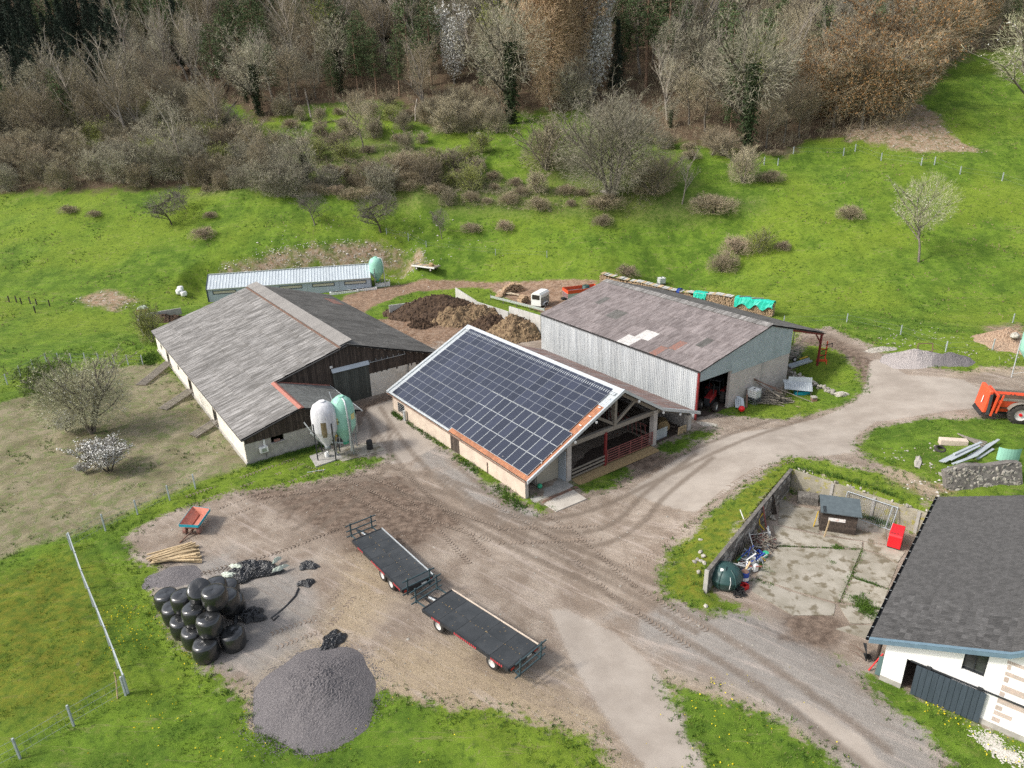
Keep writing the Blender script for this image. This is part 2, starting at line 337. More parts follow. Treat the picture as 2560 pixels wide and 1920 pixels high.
def ground_material():
    m = bpy.data.materials.new('farm_ground'); m.use_nodes = True; nt = m.node_tree; b = nt.nodes['Principled BSDF']
    b.inputs['Roughness'].default_value = .95; b.inputs['Specular IOR Level'].default_value = .12
    P = nd(nt, 'ShaderNodeNewGeometry').outputs['Position']
    n1 = noise(nt, P, .35, 8, .62); n2 = noise(nt, P, 1.7, 7, .65); n3 = noise(nt, P, 9., 6, .7); n4 = noise(nt, P, .06, 4, .5); n5 = noise(nt, P, 34., 3, .7); n6 = noise(nt, P, .8, 6, .7, 1.5)
    pert = mth(nt, 'ADD', mth(nt, 'MULTIPLY', mth(nt, 'SUBTRACT', n2, .5), 2.6), mth(nt, 'MULTIPLY', mth(nt, 'SUBTRACT', n3, .5), 1.5))
    A = lambda n: nd(nt, 'ShaderNodeAttribute', attribute_name=n).outputs['Fac']
    def msk(n, lo, hi, amp=1.0, off=None):
        return sstep(nt, mth(nt, 'MULTIPLY_ADD', off if off is not None else pert, amp, A(n)), lo, hi)
    def mixn(c1, c2, n, lo, hi): return mixc(nt, sstep(nt, n, lo, hi), c1, c2)
    wide = mth(nt, 'MULTIPLY', mth(nt, 'SUBTRACT', n1, .5), 7.)
    # grass
    g = mixn((.066, .122, .014), (.128, .21, .022), n1, .36, .64)
    g = mixc(nt, mth(nt, 'MULTIPLY', sstep(nt, n4, .42, .62), .65), g, (.175, .235, .025))
    g = mixc(nt, mth(nt, 'MULTIPLY', sstep(nt, n2, .5, .66), .7), g, (.04, .078, .012)); g = mixc(nt, mth(nt, 'MULTIPLY', sstep(nt, n2, .44, .34), .45), g, (.17, .2, .045))
    g = mixc(nt, mth(nt, 'MULTIPLY', sstep(nt, n3, .52, .7), .5), g, (.165, .225, .04))
    g = mixc(nt, mth(nt, 'MULTIPLY', sstep(nt, n5, .5, .75), .45), g, (.035, .06, .012))
    g = mixc(nt, mth(nt, 'MULTIPLY', mth(nt, 'MULTIPLY', sstep(nt, n6, .6, .7), sstep(nt, n1, .4, .6)), .75), g, (.21, .17, .1))
    pth = nd(nt, 'ShaderNodeMapping', {'Vector': P, 'Scale': (.03, .3, .3)}).outputs[0]; n8 = noise(nt, pth, 2.2, 4, .5, .4); ln_ = mth(nt, 'SUBTRACT', 1., mth(nt, 'MULTIPLY', mth(nt, 'ABSOLUTE', mth(nt, 'SUBTRACT', n8, .5)), 90.), clamp=True)
    g = mixc(nt, mth(nt, 'MULTIPLY', ln_, mth(nt, 'MULTIPLY', sstep(nt, n1, .42, .6), .5)), g, (.24, .21, .1))
    g = mixc(nt, mth(nt, 'MULTIPLY', msk('scrub', -3., 2., 1., wide), .55), g, mixn((.14, .14, .06), (.085, .12, .03), n2, .4, .6))
    ms = mixn((.18, .15, .02), (.08, .115, .015), n2, .35, .65)
    g = mixc(nt, mth(nt, 'MULTIPLY', msk('moss', -2.2, 1.5, 1., wide), .6), g, ms)
    # bare earth yard
    d = mixn((.21, .165, .128), (.335, .28, .228), n1, .35, .65)
    d = mixc(nt, mth(nt, 'MULTIPLY', sstep(nt, n6, .52, .7), .45), d, (.22, .168, .13))
    d = mixc(nt, mth(nt, 'MULTIPLY', sstep(nt, n3, .52, .7), .5), d, (.45, .385, .33)); d = mixc(nt, mth(nt, 'MULTIPLY', sstep(nt, n2, .54, .7), .55), d, (.175, .135, .105))
    d = mixc(nt, mth(nt, 'MULTIPLY', sstep(nt, n5, .52, .72), .22), d, (.2, .165, .14))
    gr = mixn((.20, .187, .172), (.31, .292, .27), n5, .35, .65); gr = mixc(nt, mth(nt, 'MULTIPLY', sstep(nt, n2, .45, .7), .5), gr, (.18, .168, .155))
    d = mixc(nt, mth(nt, 'MULTIPLY', msk('grav', -1.6, 1.2, 1., wide), .85), d, gr)
    st = mixn((.40, .32, .21), (.28, .215, .14), n3, .35, .65)
    d = mixc(nt, mth(nt, 'MULTIPLY', msk('dry', -2., 2., 1., wide), .75), d, st)
    md = mixn((.09, .064, .048), (.2, .15, .115), n2, .35, .65)
    vs_ = nd(nt, 'ShaderNodeMapping', {'Vector': nd(nt, 'ShaderNodeMapping', {'Vector': P, 'Rotation': (0, 0, R(38))}).outputs[0], 'Scale': (.16, 1.5, 1.)}).outputs[0]; n7 = noise(nt, vs_, 1.1, 7, .65, .6)
    d = mixc(nt, mth(nt, 'MULTIPLY', sstep(nt, n7, .5, .68), .5), d, (.43, .365, .32)); d = mixc(nt, mth(nt, 'MULTIPLY', sstep(nt, n7, .5, .32), .4), d, (.22, .175, .145))
    d = mixc(nt, mth(nt, 'MULTIPLY', msk('mud', -1.4, 1., 1., wide), .95), d, md)
    cc = mixn((.29, .25, .212), (.385, .34, .293), n1, .3, .7); cc = mixc(nt, mth(nt, 'MULTIPLY', sstep(nt, n6, .6, .72), .5), cc, (.29, .25, .21)); cc = mixc(nt, mth(nt, 'MULTIPLY', sstep(nt, n3, .55, .75), .15), cc, (.3, .27, .24))
    d = mixc(nt, msk('conc', -.22, .2, .28), d, cc)
    tr = mixn((.2, .125, .08), (.3, .215, .155), n2, .35, .65); tr = mixc(nt, mth(nt, 'MULTIPLY', sstep(nt, n6, .5, .65), .6), tr, (.085, .055, .04))
    d = mixc(nt, mth(nt, 'MULTIPLY', msk('rut', -.2, .25, .16), .7), d, (.15, .118, .092))
    p = mixn((.165, .148, .085), (.26, .225, .15), n1, .35, .65); p = mixc(nt, mth(nt, 'MULTIPLY', sstep(nt, n2, .52, .72), .5), p, (.17, .14, .09))
    p = mixc(nt, mth(nt, 'MULTIPLY', sstep(nt, n3, .55, .72), .5), p, (.33, .29, .22)); p = mixc(nt, mth(nt, 'MULTIPLY', sstep(nt, n6, .46, .62), .75), p, (.13, .165, .055)); p = mixc(nt, mth(nt, 'MULTIPLY', sstep(nt, n5, .6, .7), .5), p, (.42, .385, .32))
    l = mixn((.085, .06, .04), (.13, .092, .06), n2, .35, .65); l = mixc(nt, mth(nt, 'MULTIPLY', sstep(nt, n3, .5, .7), .6), l, (.06, .05, .03)); l = mixc(nt, mth(nt, 'MULTIPLY', sstep(nt, n1, .55, .68), .5), l, (.06, .085, .03))
    rd = mixn((.26, .17, .105), (.33, .27, .2), n2, .35, .65); rd = mixc(nt, sstep(nt, n3, .6, .68), rd, (.42, .38, .32)); rd = mixc(nt, mth(nt, 'MULTIPLY', sstep(nt, n6, .5, .6), .8), rd, (.1, .105, .04))
    c = mixc(nt, msk('litter', -2.2, 1.5, 1.6, wide), g, l)
    c = mixc(nt, msk('red', -1., .8, .8, wide), c, rd)
    c = mixc(nt, msk('padd', -.7, .5, .7), c, p)
    c = mixc(nt, msk('track', -.5, .4, .6), c, tr)
    # tufts of grass spread into the bare ground near its edge
    c = mixc(nt, sstep(nt, mth(nt, 'ADD', A('bare'), mth(nt, 'ADD', pert, mth(nt, 'MULTIPLY', mth(nt, 'SUBTRACT', n1, .5), 3.2))), -.35, .35), c, d)
    lk(nt, c, b.inputs['Base Color'])
    hgt = mth(nt, 'ADD', mth(nt, 'MULTIPLY', n3, .7), mth(nt, 'MULTIPLY', n5, .5))
    bp = nd(nt, 'ShaderNodeBump', {'Strength': mth(nt, 'SUBTRACT', .6, mth(nt, 'MULTIPLY', msk('conc', -.3, .5, .3), .5)), 'Distance': .1, 'Height': hgt}); lk(nt, bp.outputs[0], b.inputs['Normal'])
    return m
GM = ground_material()
def ground_objects():
    ny, nx = GZ.shape; idx = np.arange(ny * nx).reshape(ny, nx)
    q = np.stack([idx[:-1, :-1], idx[:-1, 1:], idx[1:, 1:], idx[1:, :-1]], -1).reshape(-1, 4)
    co = np.stack([GXX.ravel(), GYY.ravel(), GZ.ravel()], -1)
    f = {k: v[q].mean(1) for k, v in rg.items()}
    cls = np.zeros(len(q), int)
    cls[f['litter'] > 0] = 1; cls[f['padd'] > 0] = 2; cls[f['track'] > 0] = 3; cls[f['bare'] > 0] = 4; cls[(f['bare'] > 0) & (f['conc'] > 0)] = 5
    cy = poly_sdf(CY, co[:, 0], co[:, 1])[q].mean(1); cls[cy > -.3] = 6
    for k, n in enumerate(('meadow', 'forest_floor', 'paddock', 'farm_track', 'yard_ground', 'paved_road', 'courtyard_ground')):
        fq = q[cls == k]; u, inv = np.unique(fq, return_inverse=True); inv = inv.reshape(fq.shape)
        me = bpy.data.meshes.new(n); me.vertices.add(len(u)); me.vertices.foreach_set('co', co[u].ravel())
        me.loops.add(len(fq) * 4); me.loops.foreach_set('vertex_index', inv.ravel().astype(np.int32))
        me.polygons.add(len(fq)); me.polygons.foreach_set('loop_start', np.arange(0, len(fq) * 4, 4, dtype=np.int32)); me.polygons.foreach_set('use_smooth', np.ones(len(fq), bool))
        me.update(calc_edges=True); me.validate()
        for an, av in rg.items():
            a = me.attributes.new(an, 'FLOAT', 'POINT'); a.data.foreach_set('value', av[u].astype(np.float32))
        me.materials.append(GM)
        o = bpy.data.objects.new(n, me); link(o); tag(o, kind='structure')
ground_objects()
# ---------------------------------------------------------------- materials of buildings and things
YB = -.959
mat('fibre_light', (.36, .345, .33), (.165, .157, .147), 1.3, .9, bump=.25, rand=.14, kind='world', stretch=(3.4, .3, .3), rot=-YB, c3=(.12, .112, .1), th=(.36, .6), th3=(.54, .66))
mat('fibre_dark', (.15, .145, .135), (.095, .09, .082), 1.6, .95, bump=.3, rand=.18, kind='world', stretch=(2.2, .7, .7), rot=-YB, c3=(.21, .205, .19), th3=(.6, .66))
mat('fibre_mauve', (.27, .235, .228), (.165, .14, .135), 1.1, .9, bump=.2, rand=.13, kind='world', stretch=(3., .6, .6), rot=-YB, c3=(.30, .275, .265), th3=(.6, .68))
mat('fibre_white', (.62, .6, .57), (.5, .48, .46), 2, .8, rand=.05); mat('fibre_orange', (.30, .15, .115), (.22, .15, .13), 3, .85)
mat('fibre_annex', (.19, .195, .185), (.12, .12, .11), 2.5, .9, bump=.3, rand=.2, c3=(.25, .13, .09), th3=(.68, .72))
mat('fibre_rust', (.25, .165, .14), (.29, .255, .24), 1.1, .85, bump=.1, rand=.1, kind='world', stretch=(3.5, .35, .5), rot=-YB, th=(.45, .6))
mat('ridge_red', (.42, .17, .13), (.33, .14, .11), 4, .8); mat('ridge_grey', (.24, .225, .21), (.3, .285, .265), 5, .9, rand=.1)
mat('rust_sheet', (.42, .185, .095), (.3, .135, .08), 3, .8, rand=.1, c3=(.5, .3, .2)); mat('rust_line', (.22, .12, .085), (.14, .1, .08), 3, .9)
mat('old_boards', (.085, .065, .052), (.04, .032, .027), 6, .9, bump=.3, rand=.35, stretch=(3, 3, .35), c3=(.13, .085, .06), th3=(.6, .68))
mat('door_boards', (.095, .1, .088), (.06, .065, .056), 6, .9, rand=.22, stretch=(3, 3, .3))
mat('grey_timber', (.27, .24, .2), (.17, .15, .125), 5, .9, bump=.3, rand=.2, stretch=(3, 3, 1)); mat('pale_timber', (.52, .40, .24), (.4, .3, .18), 4, .85, rand=.2, bump=.2)
mat('white_plaster', (.72, .69, .62), (.62, .58, .5), 1.2, .9, bump=.1, c3=(.5, .44, .36), th3=(.64, .72)); mat('house_white', (.84, .83, .8), (.8, .79, .76), 1., .85, bump=.05)
mat('cream_plaster', (.62, .52, .42), (.52, .43, .35), .9, .9, bump=.15, c3=(.42, .34, .27), th3=(.6, .7)); mat('plinth', (.42, .4, .36), (.33, .31, .28), 2, .9)
mat('concrete', (.42, .40, .37), (.32, .31, .285), 1.5, .9, bump=.2, c3=(.24, .23, .2), th3=(.6, .7)); mat('slab_pale', (.52, .48, .42), (.45, .41, .36), .8, .9, bump=.1, rand=.06, c3=(.33, .29, .23), th3=(.6, .7))
mat('slab_court', (.37, .34, .285), (.26, .235, .185), .5, .9, bump=.15, rand=.1, kind='world', c3=(.17, .145, .1), th3=(.5, .62))
mat('block', (.50, .46, .42), (.43, .395, .36), 2, .9, rand=.08, bump=.15); mat('old_wall', (.2, .185, .165), (.12, .11, .1), 2.5, .95, bump=.6, rand=.1, c3=(.3, .27, .22))
mat('mossy_wall', (.36, .33, .26), (.26, .24, .18), 1.1, .95, bump=.5, rand=.15, c3=(.32, .29, .09), th3=(.55, .65)); mat('stone', (.42, .39, .34), (.3, .28, .24), 3, .9, bump=.4, rand=.25)
mat('galva', (.52, .56, .58), (.44, .48, .50), 1.2, .45, .35, rand=.05, spec=.5, stretch=(1, .25, 1)); mat('galva_trim', (.6, .63, .63), (.52, .55, .56), 3, .4, .4, rand=.03); mat('steel', (.4, .43, .45), (.3, .33, .35), 3, .45, .6)
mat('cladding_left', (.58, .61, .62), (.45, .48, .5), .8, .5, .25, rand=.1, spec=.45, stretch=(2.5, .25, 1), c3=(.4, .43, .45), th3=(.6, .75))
mat('cladding_front_shaded', (.40, .47, .49), (.35, .42, .44), 1., .5, .25, rand=.05, spec=.45, stretch=(2, .3, 1))  # gable: same metal as the left wall, its shade put into the colour
mat('red_steel', (.22, .03, .03), (.16, .025, .025), 3, .55); mat('gate_red', (.30, .10, .09), (.2, .08, .07), 4, .6)
mat('shed_wall', (.40, .45, .5), (.36, .41, .46), 1., .6, rand=.02); mat('shed_roof', (.56, .61, .63), (.5, .55, .58), 1., .4, .3, rand=.04); mat('navy_trim', (.05, .065, .09)); mat('louvre', (.52, .48, .38), (.45, .42, .34), 6)
mat('tile', (.085, .083, .082), (.06, .059, .058), 3, .8, bump=.0, rand=.28, c3=(.2, .195, .185), th3=(.68, .72)); mat('tile_under', (.04, .04, .04))
mat('blue_fascia', (.13, .2, .25), (.11, .17, .215), 3, .55); mat('gutter', (.03, .033, .038), rough=.5)
mat('slate_door', (.055, .072, .09), (.045, .06, .075), 3, .55, rand=.08, stretch=(4, 4, .4)); mat('glass', (.03, .035, .035), (.05, .055, .055), 1, .08, spec=.8)
mat('inside_shade', (.03, .025, .02)); mat('quoin', (.50, .40, .34), (.42, .36, .32), 3, .9, rand=.15, bump=.3); mat('straw', (.42, .31, .16), (.3, .21, .11), 6, .95, bump=.6)  # near-black first material: shade of interiors put into the colour
mat('panel_frame', (.36, .38, .41), rough=.4, metal=.4); mat('beige_panel', (.42, .385, .31), (.38, .35, .28), 1, .7); mat('white_paint', (.78, .78, .75), (.7, .7, .67), 3, .6)
mat('litter_floor', (.09, .065, .05), (.055, .04, .032), 4, .95, bump=.5); mat('black_rubber', (.025, .025, .027), (.035, .034, .033), 4, .8); mat('black_paint', (.022, .025, .028), (.035, .037, .04), 3, .5)

def pv_material():
    m = bpy.data.materials.new('solar_cells'); m.use_nodes = True; nt = m.node_tree; b = nt.nodes['Principled BSDF']
    b.inputs['Roughness'].default_value = .16; b.inputs['Specular IOR Level'].default_value = .55
    v = nd(nt, 'ShaderNodeTexCoord').outputs['Object']
    sx = nd(nt, 'ShaderNodeSeparateXYZ', {0: v}); oi = nd(nt, 'ShaderNodeObjectInfo')
    def lines(s, per, wd):
        t = mth(nt, 'ABSOLUTE', mth(nt, 'SUBTRACT', mth(nt, 'FRACT', mth(nt, 'DIVIDE', s, per)), .5)); return mth(nt, 'GREATER_THAN', t, .5 - wd)
    l = mth(nt, 'MAXIMUM', lines(sx.outputs[0], .181, .055), lines(sx.outputs[1], .181, .045))
    n = noise(nt, v, 5, 3)
    c = mixc(nt, oi.outputs['Random'], (.014, .018, .034), (.03, .036, .062)); c = mixc(nt, mth(nt, 'MULTIPLY', n, .3), c, (.028, .03, .042))
    c = mixc(nt, mth(nt, 'MULTIPLY', l, .16), c, (.22, .25, .28)); lk(nt, c, b.inputs['Base Color']); MATS['pv'] = m
pv_material()

# ---------------------------------------------------------------- building helpers
def corr(w, L, n, a, tilt=.0, trap=False, seg=4):
    mb = MB(); pts = []
    if trap:
        for i in range(n):
            x = w * i / n; p = w / n
            pts += [(x, 0), (x + p * .55, 0), (x + p * .66, a), (x + p * .89, a)]
        pts.append((w, 0))
    else:
        m = n * seg
        pts = [(w * i / m, a * math.sin(2 * math.pi * i / seg)) for i in range(m + 1)]
    k = len(pts)
    vs = [(x, 0, z + tilt) for x, z in pts] + [(x, L, z) for x, z in pts]
    vs += [(x, 0, z + tilt - .012) for x, z in pts]
    mb.add(vs, [(i, i + 1, k + i + 1, k + i) for i in range(k - 1)], not trap)
    mb.add(vs, [(i, 2 * k + i, 2 * k + i + 1, i + 1) for i in range(k - 1)])
    return mb
def frame(x, y, o):
    x = Vector(x).normalized(); y = Vector(y).normalized(); z = x.cross(y)
    return Matrix(((x[0], y[0], z[0], o[0]), (x[1], y[1], z[1], o[1]), (x[2], y[2], z[2], o[2]), (0, 0, 0, 1)))
def lay(parent, name, w, L, cols, rows, mts, org, ux, uy, n=6, a=.025, trap=False, pick=None, skip=None, over=.12, tilt=.03):
    mes = [corr(w + .03, L + over, n, a, tilt, trap).mesh(name, m) for m in mts]
    ux = Vector(ux).normalized(); uy = Vector(uy).normalized(); out = []
    for i in range(cols):
        for j in range(rows):
            if skip and skip(i, j): continue
            p = Vector(org) + ux * (i * w) + uy * (j * L)
            k = pick(i, j) if pick else 0
            nz = ux.cross(uy); p = p + nz * rnd.uniform(-.004, .006)
            out.append(inst(name, mes[k], parent, frame(ux, uy, p)))
    return out
def wallg(parent, name, m, ax, c, a0, a1, z0, z1, ops=(), t=.25, side=1):
    """wall along axis ax ('u' or 'v') at coordinate c, its outer face on c, thickness t towards side; rectangular openings ops"""
    xs = sorted({a0, a1} | {q for o in ops for q in o[:2]}); zs = sorted({z0, z1} | {q for o in ops for q in o[2:4]}); mb = MB()
    for i in range(len(xs) - 1):
        run = None
        for j in range(len(zs) - 1):
            mx, mz = (xs[i] + xs[i + 1]) / 2, (zs[j] + zs[j + 1]) / 2
            if any(o[0] < mx < o[1] and o[2] < mz < o[3] for o in ops): continue
            c0, c1 = sorted((c, c + side * t))
            if ax == 'u': mb.b2(xs[i], xs[i + 1], c0, c1, zs[j], zs[j + 1])
            else: mb.b2(c0, c1, xs[i], xs[i + 1], zs[j], zs[j + 1])
    return obj(name, mb, m, parent)
def boards(parent, name, m, u, v0, v1, zb, zt, w=.2, t=.04, out=1):
    """vertical boards on the plane u=const between v0 and v1; zb, zt are functions of v"""
    n = max(1, int(round((v1 - v0) / w))); w = (v1 - v0) / n
    for i in range(n):
        a = v0 + i * w + .008; b = v0 + (i + 1) * w - .008; d = rnd.uniform(0, .018) * out
        if min(zt(a), zt(b)) - zb((a + b) / 2) < .05: continue
        z0 = zb((a + b) / 2) - rnd.uniform(0, .04)
        cc = ((a + b) / 2)
        vs = [(u + d, a, z0), (u + d, b, z0), (u + d, b, zt(b)), (u + d, a, zt(a))]
        mb = MB().slab([(x, y - cc, z) for x, y, z in vs], (out * t, 0, 0))
        obj(name, mb, m, parent, loc=(0, cc, 0))
def gable_fill(parent, name, m, u, v0, v1, z0, zt, t=.2, brk=()):
    vs = sorted({v0, v1} | set(brk)); top = [(u, v, zt(v)) for v in vs][::-1]
    return obj(name, MB().slab([(u, v0, z0), (u, v1, z0)] + top, (-t, 0, 0)), m, parent)

# ---------------------------------------------------------------- the grey-roofed barn on the left
ob = (-25.044, 59.138); LA, LM = 7.86, 33.6
barn = thing('grey_roofed_barn', 'long low barn with grey weathered corrugated roof, dark board gable and small front annex', 'barn', (ob[0], ob[1], 0), YB)
kl = .2788; ZL = lambda v: 2.84 + kl * (v + .3)
cl = 1 / math.hypot(1, kl); RV0, RV1, RZ1 = 14.2, 25.7, 3.165; kr = (6.88 - RZ1) / (RV1 - RV0); ZR = lambda v: 6.88 - kr * (v - RV0)
wallg(barn, 'white_side_wall', 'white_plaster', 'u', 0, -LA - LM + .3, -.02, -.3, 2.78, [(-34.2, -32.9, .45, 1.9), (-22.3, -20.9, .45, 1.9), (-11.4, -10.1, .45, 1.9), (-38, -37, 1.2, 1.9), (-28, -27, 1.2, 1.9)])
obj('wall_plinth', MB().b2(-LA - LM + .3, .05, -.12, -.004, -.3, .28), 'plinth', barn)
for a in (-33.55, -21.6, -10.75): obj('hatch_frame', MB().b2(a - .75, a - .65, -.05, .2, .4, 1.95).b2(a + .65, a + .75, -.05, .2, .4, 1.95).b2(a - .75, a + .75, -.05, .2, 1.9, 2.0), 'grey_timber', barn)
gable_fill(barn, 'back_wall', 'plinth', -LA - LM + .5, 0, RV1 - .5, -.2, lambda v: min(ZL(v), ZR(v)) - .12, brk=(14.2,))
wallg(barn, 'right_side_wall', 'plinth', 'u', RV1 - .6, -LA - LM + .5, -LA, -.2, 3.1, t=.25, side=-1)
# annex front wall of blocks below, boards above
XV, XR = 5.64, 11.57; kx = (ZL(XV) - 2.575) / (XR - XV); ZX = lambda v: ZL(v) if v < XV else ZL(XV) - kx * (v - XV)
wallg(barn, 'annex_block_wall', 'plinth', 'v', 0, 0, 11.2, -.2, 2.25, [(2.45, 3.7, 1.55, 2.25), (6.9, 7.9, 0, 2.1)], side=-1)
wallg(barn, 'annex_side_wall', 'plinth', 'u', 11.2, -LA, -.25, -.2, 2.5, t=.25, side=-1)
obj('window_sill', MB().b2(-.02, .12, 2.4, 3.75, 1.48, 1.55), 'concrete', barn)
obj('orange_crate_in_window', MB().b2(-.2, -.03, 2.75, 3.3, 1.56, 1.78), 'fibre_orange', barn)
gable_fill(barn, 'annex_board_backing', 'old_boards', -.06, .05, 11.2, 2.2, lambda v: ZX(v) - .1, t=.05, brk=(XV,))
boards(barn, 'gable_board', 'old_boards', 0, .05, 11.2, lambda v: 2.2, lambda v: ZX(v) - .07, w=.21)
# main gable
gable_fill(barn, 'gable_backing', 'old_boards', -LA - .06, .3, RV1 - .5, -.1, lambda v: min(ZL(v), ZR(v)) - .13, t=.08, brk=(14.2,))
boards(barn, 'gable_board', 'old_boards', -LA, 5.0, 12.1, lambda v: 1.8, lambda v: min(ZL(v), ZR(v)) - .08, w=.21)
boards(barn, 'gable_board', 'old_boards', -LA, 12.1, 16.35, lambda v: 4.25, lambda v: min(ZL(v), ZR(v)) - .08, w=.21)
boards(barn, 'gable_board', 'old_boards', -LA, 16.35, RV1 - .45, lambda v: 2.75 - (v - 16.4) * .05, lambda v: min(ZL(v), ZR(v)) - .08, w=.21)
boards(barn, 'barn_door_board', 'door_boards', -LA + .06, 12.1, 16.35, lambda v: .02, lambda v: 4.1, w=.25)
obj('white_lower_wall', MB().b2(-LA - .05, -LA + .05, 16.4, RV1 - .5, -.1, 2.75), 'white_plaster', barn)
obj('wall_post', MB().b2(-LA + .051, -LA + .12, 21.1, 21.35, 0, 2.6), 'concrete', barn)
obj('door_track_cover', MB().slab([(-LA + .05, 12.0, 4.05), (-LA + .4, 12.0, 4.0), (-LA + .05, 12.0, 4.4)], (0, 4.4, 0)), 'galva', barn)
rl = MB().beam((-LA + .15, 16.4, 4.12), (-LA + .15, 21., 4.12), .07)
for k in range(7): rl.beam((-LA + .1, 16.6 + k * .72, 4.12), (-LA + .1, 16.6 + k * .72, 4.4), .06)
obj('sliding_door_rail', rl, 'steel', barn)
obj('small_white_sign', MB().b2(-LA + .06, -LA + .08, 11.9, 12.2, 4.5, 4.75), 'white_paint', barn)
# roof
def underlay(parent, u0, u1, v0, z0, v1, z1, m='tile_under', t=.08, drop=.1):  # unseen slab added below the sheets to stop light leaking through
    return obj('hidden_roof_slab', MB().slab([(u0, v0, z0 - drop), (u1, v0, z0 - drop), (u1, v1, z1 - drop), (u0, v1, z1 - drop)], (0, 0, -t)), m, parent)
underlay(barn, -LA - LM, .35, -.28, ZL(-.28), XV, ZL(XV)); underlay(barn, -LA - LM, -LA + .35, XV, ZL(XV), 14.1, ZL(14.1)); underlay(barn, -LA - LM, -LA + .35, 14.25, ZR(14.25), RV1 - .05, ZR(RV1 - .05))
underlay(barn, -LA + .36, .35, XV + .02, ZX(XV + .02), XR - .02, ZX(XR - .02))
su = 1.02; sl = 14.35 / cl / 6
lay(barn, 'roof_sheet', su, sl, int(LM / su) + 1, 6, ['fibre_light', 'fibre_light'], (-LA - LM, -.3, 2.84), (1, 0, 0), (0, 1, kl), tilt=.055, a=.032)
lay(barn, 'roof_sheet', su, sl, 7, 2, ['fibre_light'], (-LA - LM + su * (int(LM / su) + 1), -.3, 2.84), (1, 0, 0), (0, 1, kl))
lay(barn, 'roof_sheet', su, sl, 1, 2, ['fibre_light'], (-LA - LM + su * (int(LM / su) + 8) - .2, -.3, 2.84), (1, 0, 0), (0, 1, kl))
lay(barn, 'roof_sheet', 1.02, (XV + .3) / cl - 2 * sl, 8, 1, ['fibre_light'], (-LA + .0, -.3 + 2 * sl * cl, 2.84 + 2 * sl * cl * kl), (1, 0, 0), (0, 1, kl)) if (XV + .3) / cl - 2 * sl > .3 else None
crr = 1 / math.hypot(1, kr); nR = int((LM + .5) / su) + 1
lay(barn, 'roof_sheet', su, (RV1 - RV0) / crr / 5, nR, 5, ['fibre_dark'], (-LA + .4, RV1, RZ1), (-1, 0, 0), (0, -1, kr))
crx = 1 / math.hypot(1, kx)
lay(barn, 'annex_roof_sheet', 1.03, (XR - XV) / crx / 3, 8, 3, ['fibre_annex'], (.4, XR, 2.575), (-1, 0, 0), (0, -1, kx))
# raised ridge strip with rusty flashing, red annex ridge
lay(barn, 'ridge_strip_sheet', su, 1.45, int(LM / su) + 1, 1, ['ridge_grey'], (-LA - LM, 13.25, ZL(13.25) + .22), (1, 0, 0), (0, 1, kl))
obj('rusty_flashing', MB().beam((-LA - LM, 13.2, ZL(13.2) + .08), (-LA + .4, 13.2, ZL(13.2) + .08), .2, .1), 'rust_line', barn)
for k in range(8): obj('ridge_cap', MB().slab([(-LA + .2 + k * 1.02, XV - .3, ZL(XV - .3) + .06), (-LA + .2 + k * 1.02, XV, ZL(XV) + .14), (-LA + .2 + k * 1.02, XV + .3, ZX(XV + .3) + .06)], (1.01, 0, 0)), 'ridge_red', barn)
obj('red_flashing', MB().beam((-LA + .12, XV + .1, ZX(XV) + .02), (-LA + .12, XR, 2.62), .14, .12), 'ridge_red', barn)
obj('gutter', MB().tube([(-LA, XR + .12, 2.5), (.45, XR + .12, 2.45)], .08), 'galva_trim', barn)
for k in range(13): obj('rafter_end', MB().b2(-LA + .02, -LA + .3, 15.2 + k * .8, 15.32 + k * .8, ZR(15.3 + k * .8) - .3, ZR(15.3 + k * .8) - .19), 'grey_timber', barn)
# sheet-metal patch of red on the right slope
inst('red_roof_sheet', corr(4., 1.6, 20, .025).mesh('red_roof_sheet', MATS['fibre_orange']), barn).matrix_basis = frame((-1, 0, 0), (0, -1, kr), (-LA - 26, RV1 - 1.1, ZR(RV1 - 1.1) + .05))
# ---------------------------------------------------------------- open-fronted barn with solar roof
os_ = (.86, 51.70); YS = -.941
sb = thing('solar_roof_barn', 'cream walled cattle barn with open front and a left slope full of solar panels', 'barn', (os_[0], os_[1], 0), YS)
ks = .479; ZS = lambda v: 2.123 + ks * (v + .25); SR = 10.6
K2, Z2, V3, Z3 = 15.8, 4.05, 21.3, 2.05; k2 = (ZS(SR) - Z2) / (K2 - SR); k3 = (Z2 - Z3) / (V3 - K2)
ZRs = lambda v: ZS(SR) - k2 * (v - SR) if v < K2 else Z2 - k3 * (v - K2)
UB, UF = -23.95, .64
wallg(sb, 'cream_side_wall', 'cream_plaster', 'u', 0, -23.6, -.0, -.3, 2.02, [(-22.4, -20.9, .3, 1.5), (-11.75, -10.2, -.3, 1.75)])
gable_fill(sb, 'back_wall', 'cream_plaster', -23.4, 0, 21, -.2, lambda v: min(ZS(v), ZRs(v)) - .15, brk=(SR, K2))
wallg(sb, 'right_wall', 'block', 'u', 21., -23.4, -.4, -.2, 1.95, t=.2, side=-1)
obj('barred_opening', (lambda b: [b.beam((-22.4, .02, z), (-20.9, .02, z), .04) for z in (.4, .62, .84, 1.06, 1.28, 1.48)] and [b.beam((x, .02, .3), (x, .02, 1.5), .05) for x in (-22.38, -20.92)] and b)(MB()), 'steel', sb)
d_ = MB();
for k in range(4): obj('door_board', MB().b2(-11.72 + k * .38, -11.36 + k * .38, -.03, .03, -.05, 1.72), 'old_boards', sb)
obj('white_pipe_post', MB().tube([(-20.5, -.25, -.1), (-20.5, -.25, 1.15)], .16, 10), 'galva_trim', sb)
obj('downpipe', MB().tube([(-5.5, -.06, 0), (-5.5, -.06, 1.3)], .04), 'rust_line', sb)
obj('floor_slab', MB().b2(-23.3, -.2, .3, 20.9, -.1, .06), 'litter_floor', sb)
